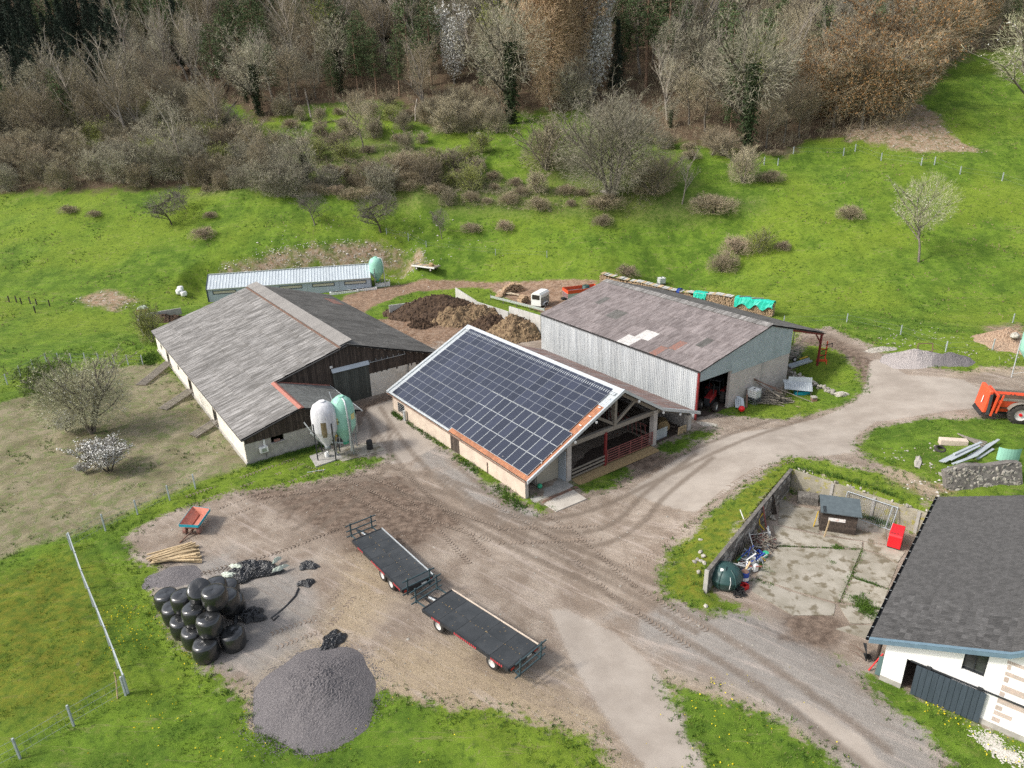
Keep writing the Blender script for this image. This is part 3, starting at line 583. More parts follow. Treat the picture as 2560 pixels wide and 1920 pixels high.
obj('straw_bedding', MB().b2(-.4, 1.0, 5.2, 15.3, -.1, .08), 'straw', sb)
for v, h in ((.02, 1.95), (4.62, 3.9), (15.45, 3.75), (20.5, 1.9)):
    w_ = .32 if v < 1 else .5
    for k in range(int(h / .25)): obj('pillar_block', MB().b2(-.5 + .003 * (k % 2), .02 + .003 * (k % 2), v, v + w_, k * .25, k * .25 + .243), 'block', sb)
tb = lambda n, a, b, w_, m='grey_timber': obj(n, MB().beam((-.2, a[0], a[1]), (-.2, b[0], b[1]), w_, w_ * 1.3), m, sb)
tb('tie_beam', (4.9, 3.55), (16.3, 3.55), .32); tb('king_post', (10.4, 3.75), (10.4, 6.95), .3); tb('strut', (10.5, 3.9), (13.2, 5.6), .2); tb('strut', (10.3, 3.9), (7.9, 5.4), .2)
tb('top_chord', (.3, ZS(.3) - .35), (10.6, ZS(10.6) - .35), .22); tb('top_chord', (10.6, ZRs(10.6) - .35), (15.8, ZRs(15.8) - .35), .22); tb('top_chord', (15.8, ZRs(15.8) - .35), (20.9, ZRs(20.9) - .3), .2)
for uu in (-6, -12, -18):
    for a, b in (((4.9, 3.55), (16.3, 3.55)), ((10.4, 3.6), (10.4, 6.9)), ((10.5, 3.9), (13.2, 5.6)), ((10.3, 3.9), (7.9, 5.4))):
        obj('truss_beam', MB().beam((uu, *a), (uu, *b), .24, .3), 'grey_timber', sb)
    for v in (4.8, 15.7): obj('inner_post', MB().b2(uu - .2, uu + .2, v - .2, v + .2, 0, 3.6), 'block', sb)
obj('feeding_rail', MB().b2(-23, -.8, 15.5, 15.62, .9, 1.1).b2(-23, -.8, 15.5, 15.62, .3, .5), 'grey_timber', sb)
fb = MB()
for k in range(36): fb.beam((-.8 - k * .6, 15.4, .5), (-1.05 - k * .6, 15.4, 1.9), .05)
fb.beam((-.8, 15.4, 1.9), (-22.5, 15.4, 1.9), .07); obj('red_feeding_barrier', fb, 'gate_red', sb)
obj('inner_wall', MB().b2(-.9, -23, 4.55, 4.75, 0, 2.2), 'concrete', sb)
obj('red_post', MB().b2(-.15, .05, 9.15, 9.35, 0, 3.45), 'red_steel', sb)
g_ = MB()
for z in (.35, .6, .85, 1.1, 1.35, 1.58): g_.beam((.05, 9.4, z), (.05, 15.4, z), .06)
for v in (9.45, 10.9, 12.4, 13.9, 15.35): g_.beam((.05, v, .3), (.05, v, 1.6), .06)
obj('red_gate', g_, 'gate_red', sb)
for z in (.3, .65, 1.0): obj('rail_board', MB().beam((.0, 5.2, z), (.0, 9.15, z + .1), .16, .06, up=(1, 0, 0)), 'grey_timber', sb)
obj('trough_wall', MB().b2(-4, -3.8, 5, 9, 1.4, 2.1), 'grey_timber', sb)
obj('beige_door', MB().b2(-1.1, -1.04, 2.1, 4.5, .1, 3.1), 'beige_panel', sb); obj('beige_side_panel', MB().b2(-1.04, -.1, 4.52, 4.58, .1, 3.0), 'shed_wall', sb)
obj('room_wall', MB().b2(-3.5, -1.12, 2.0, 2.1, .1, 2.9).b2(-3.6, -3.5, .3, 4.5, 0, 2.6), 'plinth', sb); obj('room_floor', MB().b2(-3.5, .9, .32, 4.6, .061, .1), 'concrete', sb)
obj('drain_grate', MB().b2(1.0, 1.35, -.3, 4.8, .02, .07), 'rust_line', sb)
obj('white_door_leaf', MB().b2(-1.6, -.3, .34, .4, .1, 1.9), 'white_paint', sb)
# roof of the left slope: corrugated metal below, panels above
cs = 1 / math.hypot(1, ks); k2c = 1 / math.hypot(1, k2); k3c = 1 / math.hypot(1, k3)
underlay(sb, UB, UF, -.2, ZS(-.2), SR, ZS(SR), drop=.07); underlay(sb, UB, UF, SR, ZS(SR), K2, Z2, drop=.07); underlay(sb, UB, UF, K2, Z2, V3 - .05, Z3, drop=.07)
Ls = (SR + .25) / cs
lay(sb, 'rusty_roof_sheet', (UF - UB) / 24, Ls / 5, 24, 5, ['rust_sheet', 'galva_trim'], (UB, -.25, 2.123), (1, 0, 0), (0, 1, ks), n=5, a=.02, trap=True, pick=lambda i, j: 0 if (((j == 0 and i >= 12) or i >= 23) and j < 4) else 1)
lay(sb, 'roof_sheet', (UF - UB) / 24, (K2 - SR) / k2c / 2, 24, 2, ['fibre_rust'], (UF, K2, Z2), (-1, 0, 0), (0, -1, k2), a=.022)
lay(sb, 'roof_sheet', (UF - UB) / 24, (V3 - K2) / k3c / 2, 24, 2, ['fibre_rust'], (UF, V3, Z3), (-1, 0, 0), (0, -1, k3), a=.022)
def fas(n, pts, m, w_, h_, u):
    mb = MB()
    for a, b in zip(pts[:-1], pts[1:]): mb.slab([(u, a[0], a[1]), (u, b[0], b[1]), (u, b[0], b[1] + h_), (u, a[0], a[1] + h_)], (w_, 0, 0))
    return obj(n, mb, m, sb)
fas('verge_flashing', [(-.3, ZS(-.3) - .12), (SR, ZS(SR) - .1), (K2, Z2 - .12), (V3 + .05, Z3 - .12)], 'galva', .16, .3, UF)
fas('verge_flashing', [(-.3, ZS(-.3) - .1), (SR, ZS(SR) - .1)], 'galva_trim', -.3, .26, UB)
obj('ridge_flashing', MB().slab([(UB - .2, SR - .55, ZS(SR - .55) + .12), (UB - .2, SR, ZS(SR) + .16), (UB - .2, SR + .3, ZRs(SR + .3) + .12)], (UF - UB + .35, 0, 0)), 'galva_trim', sb)
kk = corr((UF - .3) - (UB + .3), .3, 90, .04, trap=True).mesh('ridge_filler', MATS['galva_trim']); inst('ridge_filler', kk, sb, frame((1, 0, 0), (0, 1, ks), (UB + .3, SR - .85, ZS(SR - .85) + .1)))
obj('eave_gutter', MB().tube([(UB, -.36, 2.05), (UF, -.36, 2.02)], .05), 'rust_line', sb)
for v in (7.2, 12.4, 15.75, 18.2, 4.8): obj('purlin_end', MB().b2(UF + .16, UF + .3, v - .08, v + .08, min(ZS(v), ZRs(v)) - .38, min(ZS(v), ZRs(v)) - .2), 'white_paint', sb)
def panel(w_, h_, mid, parent, n):
    f = MB().b2(0, w_, 0, h_, 0, .035)
    me = f.mesh('solar_panel', 'panel_frame' if mid else 'galva_trim'); c = MB()
    e = .022 if mid else .024
    if mid: c.b2(e, w_ - e, e, h_ / 2 - .016, .03, .038).b2(e, w_ - e, h_ / 2 + .016, h_ - e, .03, .038)
    else: c.b2(e, w_ - e, e, h_ - e, .03, .038)
    return me, c.mesh('cells', 'pv')
def panels(u0, v0, cols, rows, pu, pv, w_, h_, mid, lift, skip=lambda i, j: False):
    me, ce = panel(w_, h_, mid, sb, 0)
    for i in range(cols):
        for j in range(rows):
            if skip(i, j): continue
            v = v0 + j * pv; o = inst('solar_panel', me, sb, frame((1, 0, 0), (0, 1, ks), (u0 + i * pu, v, ZS(v) + lift)))
            inst('cells', ce, o)
def split(u0, v0, cols, rows, skip=lambda i, j: False): panels(u0, v0, cols, rows, 1.148, 1.742, 1.138, 1.742 / cs - .045, True, .1, skip)
split(-23.25, -.12, 20, 6, lambda i, j: (j < 3 and i >= 10))
panels(-11.72, .1, 11, 3, 1.088, 1.645, 1.062, 1.645 / cs - .02, False, .13)
for v in [1.6 + k * 1.1 for k in range(8)]: obj('panel_clamp', MB().box((.14, v, ZS(v) + .1), (.3, .09, .05)), 'white_paint', sb)
# ---------------------------------------------------------------- metal clad barn
oc = (18.874, 66.233)
cb = thing('metal_clad_barn', 'tall barn with pale ribbed metal walls, brownish corrugated roof and red steel canopy', 'barn', (oc[0], oc[1], 0), YB)
LC = 25.9; ka = (8.12 - 5.54) / 11.3; ZA = lambda v: 5.54 + ka * (v + .2); AR = 11.1; kb = (8.12 - 4.915) / (21.98 - AR); ZB = lambda v: 8.12 - kb * (v - AR)
zt_ = lambda v: min(ZA(v), ZB(v)) - .1
nC = 26
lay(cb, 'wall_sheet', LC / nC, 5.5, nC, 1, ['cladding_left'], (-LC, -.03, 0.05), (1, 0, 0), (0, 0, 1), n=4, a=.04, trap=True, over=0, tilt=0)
obj('left_wall_frame', MB().b2(-LC, 0, .02, .12, 0, 5.42), 'steel', cb)
for k in range(18):
    a = k * 15.3 / 18; b = (k + 1) * 15.3 / 18; lo = 3.9 if b > 5.3 else 4.3
    vs = []; me = MB(); p = (b - a) / 4
    for q in range(4):
        y = a + q * p
        for (y0, y1, d0, d1) in ((y, y + p * .55, 0, 0), (y + p * .55, y + p * .66, 0, .04), (y + p * .66, y + p * .89, .04, .04), (y + p * .89, y + p, .04, 0)):
            me.add([(.03 + d0, y0 - a, lo), (.03 + d1, y1 - a, lo), (.03 + d1, y1 - a, zt_(y1)), (.03 + d0, y0 - a, zt_(y0))], [(0, 1, 2, 3)])
    obj('gable_sheet', me, 'cladding_front_shaded', cb, loc=(0, a, 0))
gable_fill(cb, 'gable_backing', 'steel', -.02, 5.25, 15.3, 3.9, zt_, t=.1, brk=(AR,)); gable_fill(cb, 'gable_backing', 'steel', -.02, 0.1, 5.25, 4.3, zt_, t=.1)
for r_ in range(15):
    off = .25 if r_ % 2 else 0
    x = 5.25
    while x < 15.3 - .05:
        x1 = min(15.3, x + (.5 if x > 5.3 else .5 - off)); obj('concrete_block', MB().b2(-.25, rnd.uniform(0, .008), x + .006, x1 - .006, -.1 + r_ * .267 + .005, -.1 + (r_ + 1) * .267 - .005), 'block', cb); x = x1
obj('block_wall_core', MB().b2(-.24, -.02, 5.27, 15.28, -.15, 3.9), 'concrete', cb)
obj('wall_pilaster', MB().b2(-.1, .06, 10.3, 10.55, 0, 3.88), 'concrete', cb)
wallg(cb, 'right_wall', 'concrete', 'u', 15.3, -LC, -.25, -.2, 6.4, t=.2, side=-1); gable_fill(cb, 'back_wall', 'steel', -LC + .2, 0, 15.3, -.2, zt_, brk=(AR,))
obj('corner_post', MB().b2(-.12, .1, -.12, .04, -.1, 5.4), 'red_steel', cb); obj('door_post', MB().b2(-.3, .03, 5.0, 5.25, -.1, 4.3), 'block', cb)
obj('barn_floor', MB().b2(-LC + .3, .0, .15, 15.1, -.1, .03), 'litter_floor', cb)
obj('canopy_beam', MB().beam((-.1, 15.35, ZB(15.35) - .3), (-.1, 21.8, ZB(21.8) - .25), .18, .3), 'red_steel', cb)
for uu in (-.1, -6.5, -13, -19.5, -25.7): obj('canopy_post', MB().b2(uu - .1, uu + .1, 21.4, 21.6, .6, ZB(21.5) - .2), 'red_steel', cb)
obj('canopy_brace', MB().beam((-.1, 20.3, ZB(20.3) - .4), (-.1, 21.5, ZB(21.5) - 1.4), .12), 'red_steel', cb)
obj('canopy_edge_beam', MB().beam((-LC, 21.7, ZB(21.7) - .2), (0, 21.7, ZB(21.7) - .2), .1, .2), 'ridge_red', cb)
ca = 1 / math.hypot(1, ka); cbb = 1 / math.hypot(1, kb)
underlay(cb, -LC, .2, -.2, 5.54, AR, ZA(AR)); underlay(cb, -LC, .2, AR, ZB(AR), 21.9, ZB(21.9))
W_ = {(15, 0), (14, 0), (16, 1), (15, 1)}; O_ = {(19, 0), (20, 1)}
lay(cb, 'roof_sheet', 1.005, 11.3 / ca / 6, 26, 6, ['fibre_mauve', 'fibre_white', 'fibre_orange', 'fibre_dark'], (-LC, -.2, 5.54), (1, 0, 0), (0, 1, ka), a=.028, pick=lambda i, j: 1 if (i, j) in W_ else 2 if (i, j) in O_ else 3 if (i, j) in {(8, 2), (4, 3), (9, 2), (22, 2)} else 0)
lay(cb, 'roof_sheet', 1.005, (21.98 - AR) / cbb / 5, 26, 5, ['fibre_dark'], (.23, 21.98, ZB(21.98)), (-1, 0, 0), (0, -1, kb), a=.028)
lay(cb, 'ridge_sheet', 1.005, .8, 26, 1, ['fibre_light'], (-LC, AR - .75, ZA(AR - .75) + .06), (1, 0, 0), (0, 1, ka), a=.028)
# ---------------------------------------------------------------- long low grey shed behind
YH = .192; sh = thing('long_grey_shed', 'long low pale blue-grey shed with ribbed metal roof at the foot of the meadow', 'shed', (-51.3, 117.87, 0), YH)
LH, WH, ZE, ZRI = 27.4, 3.43, 2.13, 3.88; kh = (ZRI - ZE) / (WH + .1)
ops = [(1.0 + k * 5.35, 4.6 + k * 5.35, 1.25, 1.75) for k in range(5)]
for k in range(5): wallg(sh, 'wall_panel', 'shed_wall', 'u', 0, k * 5.48 + .015, (k + 1) * 5.48 - .015, -.3, ZE, [(k * 5.48 + .9, k * 5.48 + 4.6, 1.25, 1.72)], t=.15)
for k in range(5):
    f = obj('louvre_window', MB().b2(k * 5.48 + .95, k * 5.48 + 4.55, .05, .1, 1.28, 1.69), 'louvre', sh)
    obj('window_frame', MB().b2(k * 5.48 + .86, k * 5.48 + 4.64, -.03, -.002, 1.72, 1.8).b2(k * 5.48 + .86, k * 5.48 + 4.64, -.03, -.002, 1.17, 1.25).b2(k * 5.48 + .84, k * 5.48 + .9, -.03, -.002, 1.17, 1.8).b2(k * 5.48 + 4.6, k * 5.48 + 4.66, -.03, -.002, 1.17, 1.8), 'navy_trim', f)
for uu in (0, LH): obj('end_wall', MB().slab([(uu, 0, -.3), (uu, 2 * WH, -.3), (uu, 2 * WH, ZE), (uu, WH, ZRI - .05), (uu, 0, ZE)], (.12 if uu == 0 else -.12, 0, 0)), 'shed_wall', sh)
obj('corner_trim', MB().b2(-.12, -.005, -.12, .06, -.3, ZE).b2(LH + .005, LH + .1, -.12, .06, -.3, ZE), 'navy_trim', sh)
obj('verge_trim', MB().beam((-.1, -.1, ZE), (-.1, WH, ZRI), .12, .15), 'navy_trim', sh); obj('back_wall', MB().b2(0, LH, 2 * WH - .1, 2 * WH, -.3, ZE), 'shed_wall', sh)
obj('ridge_cap', MB().beam((0, WH, ZRI + .07), (LH, WH, ZRI + .07), .35, .05), 'galva_trim', sh); obj('eave_trim', MB().beam((0, -.16, ZE + .0), (LH, -.16, ZE), .1, .12), 'galva_trim', sh)
ch = 1 / math.hypot(1, kh)
lay(sh, 'roof_sheet', LH / 27, (WH + .1) / ch, 27, 1, ['shed_roof'], (0, -.1, ZE), (1, 0, 0), (0, 1, kh), n=2, a=.05, trap=True, tilt=0)
lay(sh, 'roof_sheet', LH / 27, (WH + .1) / ch, 27, 1, ['shed_roof'], (LH, 2 * WH + .1, ZE), (-1, 0, 0), (0, -1, kh), n=2, a=.05, trap=True, tilt=0)
# ---------------------------------------------------------------- white farmhouse barn in the right foreground
YW = -.695; ho = thing('white_farm_building', 'white rendered building with dark tiled roof, blue-grey fascia and open slate-blue sliding door', 'house', (20.78, 31.24, 0), YW)
kw = .395; Z0 = 2.85; ZW = lambda u: Z0 + kw * (u + .82) if u < 5.4 else Z0 + kw * 6.22 + .85 * (u - 5.4)
LW = 18.7
def house_front():
    mb = MB(); q = [(0, 1.1, -.3, 2.8), (1.1, 3.3, 2.16, 3.0)]
    zt = lambda u: ZW(u) - .16
    def seg(u0, u1, z0, z1=None): mb.slab([(u0, 0, z0), (u1, 0, z0), (u1, 0, z1 if z1 else zt(u1)), (u0, 0, z1 if z1 else zt(u0))], (0, .35, 0))
    seg(0, 1.1, .35); seg(1.1, 3.57, 2.16); seg(3.3, 3.57, .35, 2.16); seg(3.57, 4.6, .35, 2.9); seg(3.57, 4.6, 4.35); seg(4.6, 5.4, .35); seg(5.4, 10, .35)
    return obj('front_wall', mb, 'house_white', ho)
house_front()
obj('wall_base', MB().b2(0, 1.1, -.03, .33, -.3, .35).b2(3.3, 10, -.03, .33, -.3, .35), 'plinth', ho)
obj('left_wall', MB().b2(0, .35, .35, LW - .4, -.3, Z0 - .02), 'house_white', ho); obj('back_wall', MB().slab([(0, LW - .5, -.3), (10, LW - .5, -.3), (10, LW - .5, 7.9), (5.4, LW - .5, 5.1), (0, LW - .5, 3)], (0, .3, 0)), 'mossy_wall', ho)
obj('inner_floor', MB().b2(.35, 9, .35, 8, -.1, .05), 'litter_floor', ho); obj('inner_wall', MB().b2(.4, 9, 4.2, 4.4, 0, 3), 'inside_shade', ho)
wf = obj('window', MB().b2(3.57, 4.6, .22, .26, 2.9, 4.35), 'glass', ho)
obj('window_frame', MB().b2(3.57, 3.63, .12, .22, 2.9, 4.35).b2(4.54, 4.6, .12, .22, 2.9, 4.35).b2(4.06, 4.11, .14, .22, 2.96, 4.29).b2(3.63, 4.54, .12, .22, 2.9, 2.96).b2(3.63, 4.54, .12, .22, 4.29, 4.35), 'gutter', wf)
gt = obj('sliding_door', MB().b2(1.62, 4.93, -.16, -.12, .12, 2.12), 'slate_door', ho)
for k in range(12): obj('door_plank', MB().b2(1.62 + k * .276 + .01, 1.62 + (k + 1) * .276 - .01, -.2, -.162, .1, 2.15), 'slate_door', gt)
obj('door_rail', MB().beam((1.3, -.1, 2.22), (6.6, -.1, 2.22), .07), 'gutter', ho)
for u in (2.2, 4.6): obj('rail_bracket', MB().box((u, -.12, 2.24), (.22, .14, .16)), 'gutter', ho)
for k, (u, z, l, h) in enumerate([(5.35, 4.35, .75, .2), (5.4, 4.0, .16, .3), (5.4, 3.6, .95, .25), (5.42, 3.2, .2, .32), (5.42, 2.6, 1.1, .38), (5.42, 2.25, .22, .28), (5.42, 1.75, 1.5, .4), (5.42, 1.3, .3, .3), (5.42, .95, .8, .28), (5.42, .5, .35, .3)]):
    obj('quoin_stone', MB().b2(u, u + l, -.012, -.002, z, z + h), 'quoin', ho, bev=0)
rp = lambda u, v, d=0: (u, v, ZW(u) + d)
obj('hidden_roof_slab', MB().slab([rp(-.8, -.45, -.1), rp(5.4, -.45, -.1), rp(5.4, LW, -.1), rp(-.8, LW, -.1)], (0, 0, -.06)).slab([rp(5.4, -.45, -.1), rp(10.5, -.45, -.1), rp(10.5, LW, -.1), rp(5.4, LW, -.1)], (0, 0, -.06)), 'tile_under', ho)
obj('verge_fascia', MB().slab([(-.85, -.5, ZW(-.85) - .24), (5.4, -.5, ZW(5.4) - .24), (5.4, -.5, ZW(5.4) + .03), (-.85, -.5, ZW(-.85) + .03)], (0, -.05, 0)).slab([(5.4, -.5, ZW(5.4) - .24), (10.5, -.5, ZW(10.5) - .24), (10.5, -.5, ZW(10.5) + .03), (5.4, -.5, ZW(5.4) + .03)], (0, -.05, 0))
    .slab([(-.85, -.56, ZW(-.85) + .03), (5.4, -.56, ZW(5.4) + .03), (5.4, -.38, ZW(5.4) + .06), (-.85, -.38, ZW(-.85) + .06)], (0, 0, .02)).slab([(5.4, -.56, ZW(5.4) + .03), (10.5, -.56, ZW(10.5) + .03), (10.5, -.38, ZW(10.5) + .06), (5.4, -.38, ZW(5.4) + .06)], (0, 0, .02)), 'blue_fascia', ho)
obj('soffit', MB().slab([(-.8, -.49, ZW(-.8) - .22), (5.4, -.49, ZW(5.4) - .22), (5.4, -.01, ZW(5.4) - .22), (-.8, -.01, ZW(-.8) - .22)], (0, 0, -.03)), 'blue_fascia', ho)
gm = MB()
for a in range(9):
    t0, t1 = math.pi + a * math.pi / 9, math.pi + (a + 1) * math.pi / 9
    f = lambda t, r_: (-.95 + r_ * math.cos(t), Z0 - .06 + r_ * math.sin(t))
    gm.add([(f(t0, .09)[0], -.5, f(t0, .09)[1]), (f(t1, .09)[0], -.5, f(t1, .09)[1]), (f(t1, .09)[0], LW, f(t1, .09)[1]), (f(t0, .09)[0], LW, f(t0, .09)[1])], [(0, 1, 2, 3), (3, 2, 1, 0)])
obj('gutter', gm, 'gutter', ho)
for k in range(19): obj('gutter_bracket', MB().beam((-1.03, -.3 + k * 1.02, Z0 - .06), (-.9, -.3 + k * 1.02, Z0 - .03), .02), 'galva_trim', ho)
def tile_mb(w_, l_):
    mb = MB(); pr = [(0, 0), (.12, .028), (.3, .03), (.42, .004), (.56, .026), (.8, .028), (.94, .002), (1, 0)]
    vs = [(x * w_, 0, z + .05) for x, z in pr] + [(x * w_, l_, z) for x, z in pr] + [(x * w_, 0, z) for x, z in pr]; n = len(pr)
    mb.add(vs, [(i, i + 1, n + i + 1, n + i) for i in range(n - 1)] + [(i, 2 * n + i, 2 * n + i + 1, i + 1) for i in range(n - 1)]); return mb
TWW, TL = .30, .335
cwk = 1 / math.hypot(1, kw); tmes = tile_mb(TWW - .004, TL + .05); tme = tmes.mesh('roof_tile', 'tile')
rows_ = int(6.2 / cwk / TL); cols_ = int((LW + .4) / TWW); stuff = MB(); cnt = 0; cells_ = []
for j in range(rows_ + 1):
    for i in range(cols_):
        u = -.82 + j * TL * cwk; v = -.42 + (i + 1) * TWW; cells_.append((v + u * .35, u, v))
cells_.sort()
for k, (_, u, v) in enumerate(cells_):
    F4 = frame((0, -1, 0), (1, 0, kw), (u, v, ZW(u) - .03 + rnd.uniform(-.006, .006)))
    if k < 290: inst('roof_tile', tme, ho, F4)
    else: stuff.add([F4 @ Vector(p) for p in tmes.v], tmes.f)
kw2 = .85; c2_ = 1 / math.hypot(1, kw2)
for j in range(int(5. / c2_ / TL)):
    for i in range(cols_):
        u = 5.4 + j * TL * c2_; F4 = frame((0, -1, 0), (1, 0, kw2), (u, -.42 + (i + 1) * TWW, ZW(u) - .03)); stuff.add([F4 @ Vector(p) for p in tmes.v], tmes.f)
tm = MATS['tile'].copy(); tm.name = 'tile_many'
obj('roof_tiles', stuff, tm, ho, kind='stuff')
obj('skylight_tube', MB().tube([(4.2, LW - .1, ZW(4.2) + .2), (5.4, LW - .1, ZW(5.4) + .2)], .12, 8), 'galva_trim', ho)
obj('mast', MB().tube([(6.2, LW - .6, 5.4), (6.2, LW - .6, 10.5)], .06, 8), 'galva_trim', ho)
# ---------------------------------------------------------------- courtyard
c6 = lambda x, y, z=0.: at(1680 + x * .2622, 1130 + y * .2622, z)
def wall_line(name, label, cat, p, q, h0, h1, th, block, mats, bw=.5, bh=.25, cap=None):
    L = math.hypot(q[0] - p[0], q[1] - p[1]); a = math.atan2(q[1] - p[1], q[0] - p[0]); t = thing(name, label, cat, (p[0], p[1], 0), a)
    obj('wall_core', MB().slab([(0, .03, -.4), (L, .03, -.4), (L, .03, h1 - .02), (0, .03, h0 - .02)], (0, th - .03, 0)), mats[0], t)
    if block:
        mes = [bevel(MB().box((0, 0, 0), (bw - .012, .06, bh - .012)).mesh('wall_block', MATS[m]), .008) for m in mats[1:]]
        for j in range(int(max(h0, h1) / bh)):
            off = bw / 2 if j % 2 else 0
            for i in range(int(L / bw)):
                x = i * bw + off + bw / 2
                if x > L - bw / 2 or (j + 1) * bh > h0 + (h1 - h0) * x / L: continue
                inst('wall_block', mes[rnd.randrange(len(mes))], t, loc=(x, .03 - rnd.uniform(0, .02), j * bh + bh / 2))
    if cap: obj('wall_cap', MB().slab([(0, -.03, h0), (L, -.03, h1), (L, th, h1), (0, th, h0)], (0, 0, .07)), cap, t)
    return t
rw = wall_line('retaining_wall', 'dark concrete block retaining wall rising beside the grass bank, with boards leaning on it', 'wall', (12.9, 39.2), (23.35, 52.1), 1.75, 2.0, .24, True, ['old_wall', 'old_wall', 'old_wall', 'plinth'], cap='old_wall')
obj('wall_end', MB().b2(-.1, 0.02, -.03, .26, -.3, 1.85), 'concrete', rw)
bw_ = wall_line('rear_courtyard_wall', 'yellow-mossed rendered wall topped with rubble behind the small wooden hut', 'wall', (23.35, 52.1), (32.4, 43.7), 2.0, 1.9, .24, False, ['mossy_wall'])
def rock(r, s=0, sub=1, flat=.7):
    rr = random.Random(s); mb = MB(); n = 7; m = 5; prof = []
    ph = [rr.uniform(.75, 1.15) for _ in range(n * (m + 1))]
    vs = []
    for j in range(m + 1):
        a = math.pi * j / m
        for k in range(n):
            b = 2 * math.pi * k / n; q = r * (ph[j * n + k] if 0 < j < m else .9); vs.append((q * math.sin(a) * math.cos(b), q * math.sin(a) * math.sin(b) * .8, q * math.cos(a) * flat))
    return mb.add(vs, [(j * n + k, j * n + (k + 1) % n, (j + 1) * n + (k + 1) % n, (j + 1) * n + k)[::-1] for j in range(m) for k in range(n)])
ROCKS = [rock(1., i).mesh('stone', MATS['stone']) for i in range(5)]
for k in range(70):
    x = rnd.uniform(.3, 11.5); o = inst('rubble_stone', ROCKS[k % 5], bw_, loc=(x, .2 + rnd.uniform(-.15, .5), 2.0 - x * .01 + rnd.uniform(-.04, .14)), rot=(rnd.random() * 3, rnd.random() * 3, rnd.random() * 3)); s_ = rnd.uniform(.09, .2); o.scale = (s_, s_, s_ * .8)
for x, m in ((3.2, 'concrete'), (6.4, 'concrete'), (9.6, 'concrete')): obj('wall_buttress', MB().b2(x, x + .22, -.06, 0.02, -.2, 1.9), m, bw_)
cs_ = thing('courtyard_paving', 'pale worn concrete slabs of the sunken courtyard', 'paving'); del cs_['category']; cs_['kind'] = 'structure'
for pl in ([(960, 700), (1420, 800), (1810, 860), (1810, 922), (1010, 892)], [(1010, 908), (1800, 938), (1700, 1188), (1588, 1440), (1180, 1330), (800, 1190), (880, 1060)], [(1822, 940), (1990, 985), (2150, 1075), (2060, 1298), (1732, 1192)],
    [(1724, 1208), (2060, 1315), (1990, 1500), (1620, 1430)], [(1030, 445), (1180, 515), (1400, 560), (1400, 780), (1010, 690)], [(1582, 1456), (1985, 1518), (1935, 1640), (1700, 1640)], [(770, 1205), (1170, 1345), (1560, 1455), (1540, 1560), (1150, 1560), (760, 1330)],
    [(1830, 860), (2050, 900), (2220, 960), (2150, 1060), (1990, 970), (1830, 925)], [(1420, 610), (1830, 640), (2030, 700), (2050, 885), (1830, 850), (1430, 780)], [(1700, 1655), (1930, 1655), (1900, 1800), (1560, 1690)]):
    P = [tuple(c6(a, b)[:2]) for a, b in pl][::-1]
    obj('paving_slab', MB().prism(P, -.05, .035 + rnd.uniform(0, .012)), 'slab_court', cs_)
sl_ = [tuple(at(*q)[:2]) for q in ((1343.6, 1252), (1421, 1217), (1466, 1248), (1390, 1280))]
tag(obj('concrete_ramp_slab', MB().prism(sl_[::-1], -.1, .05), 'slab_pale'), 'pale clean concrete slab in front of the solar barn doorway', 'slab')
# hut
hx, hy, hyw = 23.47, 46.12, R(-18.3); hut = thing('wooden_hut', 'small brown plank hut with grey felt roof in the sunken courtyard', 'hut', (hx, hy, .03), hyw)
HW, HD = 2.45, 1.5
for k in range(11): obj('hut_plank', MB().b2(0, HW, -.03 - .004 * (k % 2), .0, .02 + k * .152, .165 + k * .152), 'old_boards', hut)
for k in range(11): obj('hut_plank', MB().b2(-.03, 0, .02, HD, .02 + k * .152, .165 + k * .152), 'old_boards', hut); obj('hut_plank', MB().b2(HW, HW + .03, .02, HD, .02 + k * .152, .165 + k * .152), 'old_boards', hut)
obj('hut_body', MB().slab([(0, 0.01, 0), (0, HD, 0), (0, HD, 2.0), (0, .01, 1.7)], (HW, 0, 0)), 'inside_shade', hut)
mat('felt', (.10, .125, .135), (.08, .1, .11), 3, .9); mat('poster', (.75, .73, .7), (.6, .45, .4), 5, .6, th=(.5, .7)); mat('yellow', (.62, .42, .03), (.5, .33, .03), 4, .6)
rfh = obj('hut_roof', MB().slab([(-.18, -.2, 1.70), (HW + .25, -.2, 1.70), (HW + .25, HD + .25, 2.12), (-.18, HD + .25, 2.12)], (0, 0, .07)), 'felt', hut)
for k in range(5): obj('roof_vent', MB().b2(.0, .22, -.2 + k * .14, -.12 + k * .14, 1.79 + k * .034, 1.82 + k * .034), 'gutter', rfh)
obj('white_sign', MB().b2(.45, 1.65, -.06, -.045, 1.0, 1.28), 'poster', hut)
tag(obj('white_post', MB().box((0, 0, .85), (.09, .06, 1.7)), 'pale_timber', loc=tuple(c6(1450, 815)), rot=(.12, .05, 0)), 'pale wooden post leaning against the front of the hut', 'post')
tag(obj('yellow_plank', MB().box((0, 0, .7), (.05, .14, 1.4)), 'yellow', loc=(hx - .28, hy + .55, .03), rot=(0, .12, hyw)), 'bright yellow plank propped on the left side of the hut', 'plank')
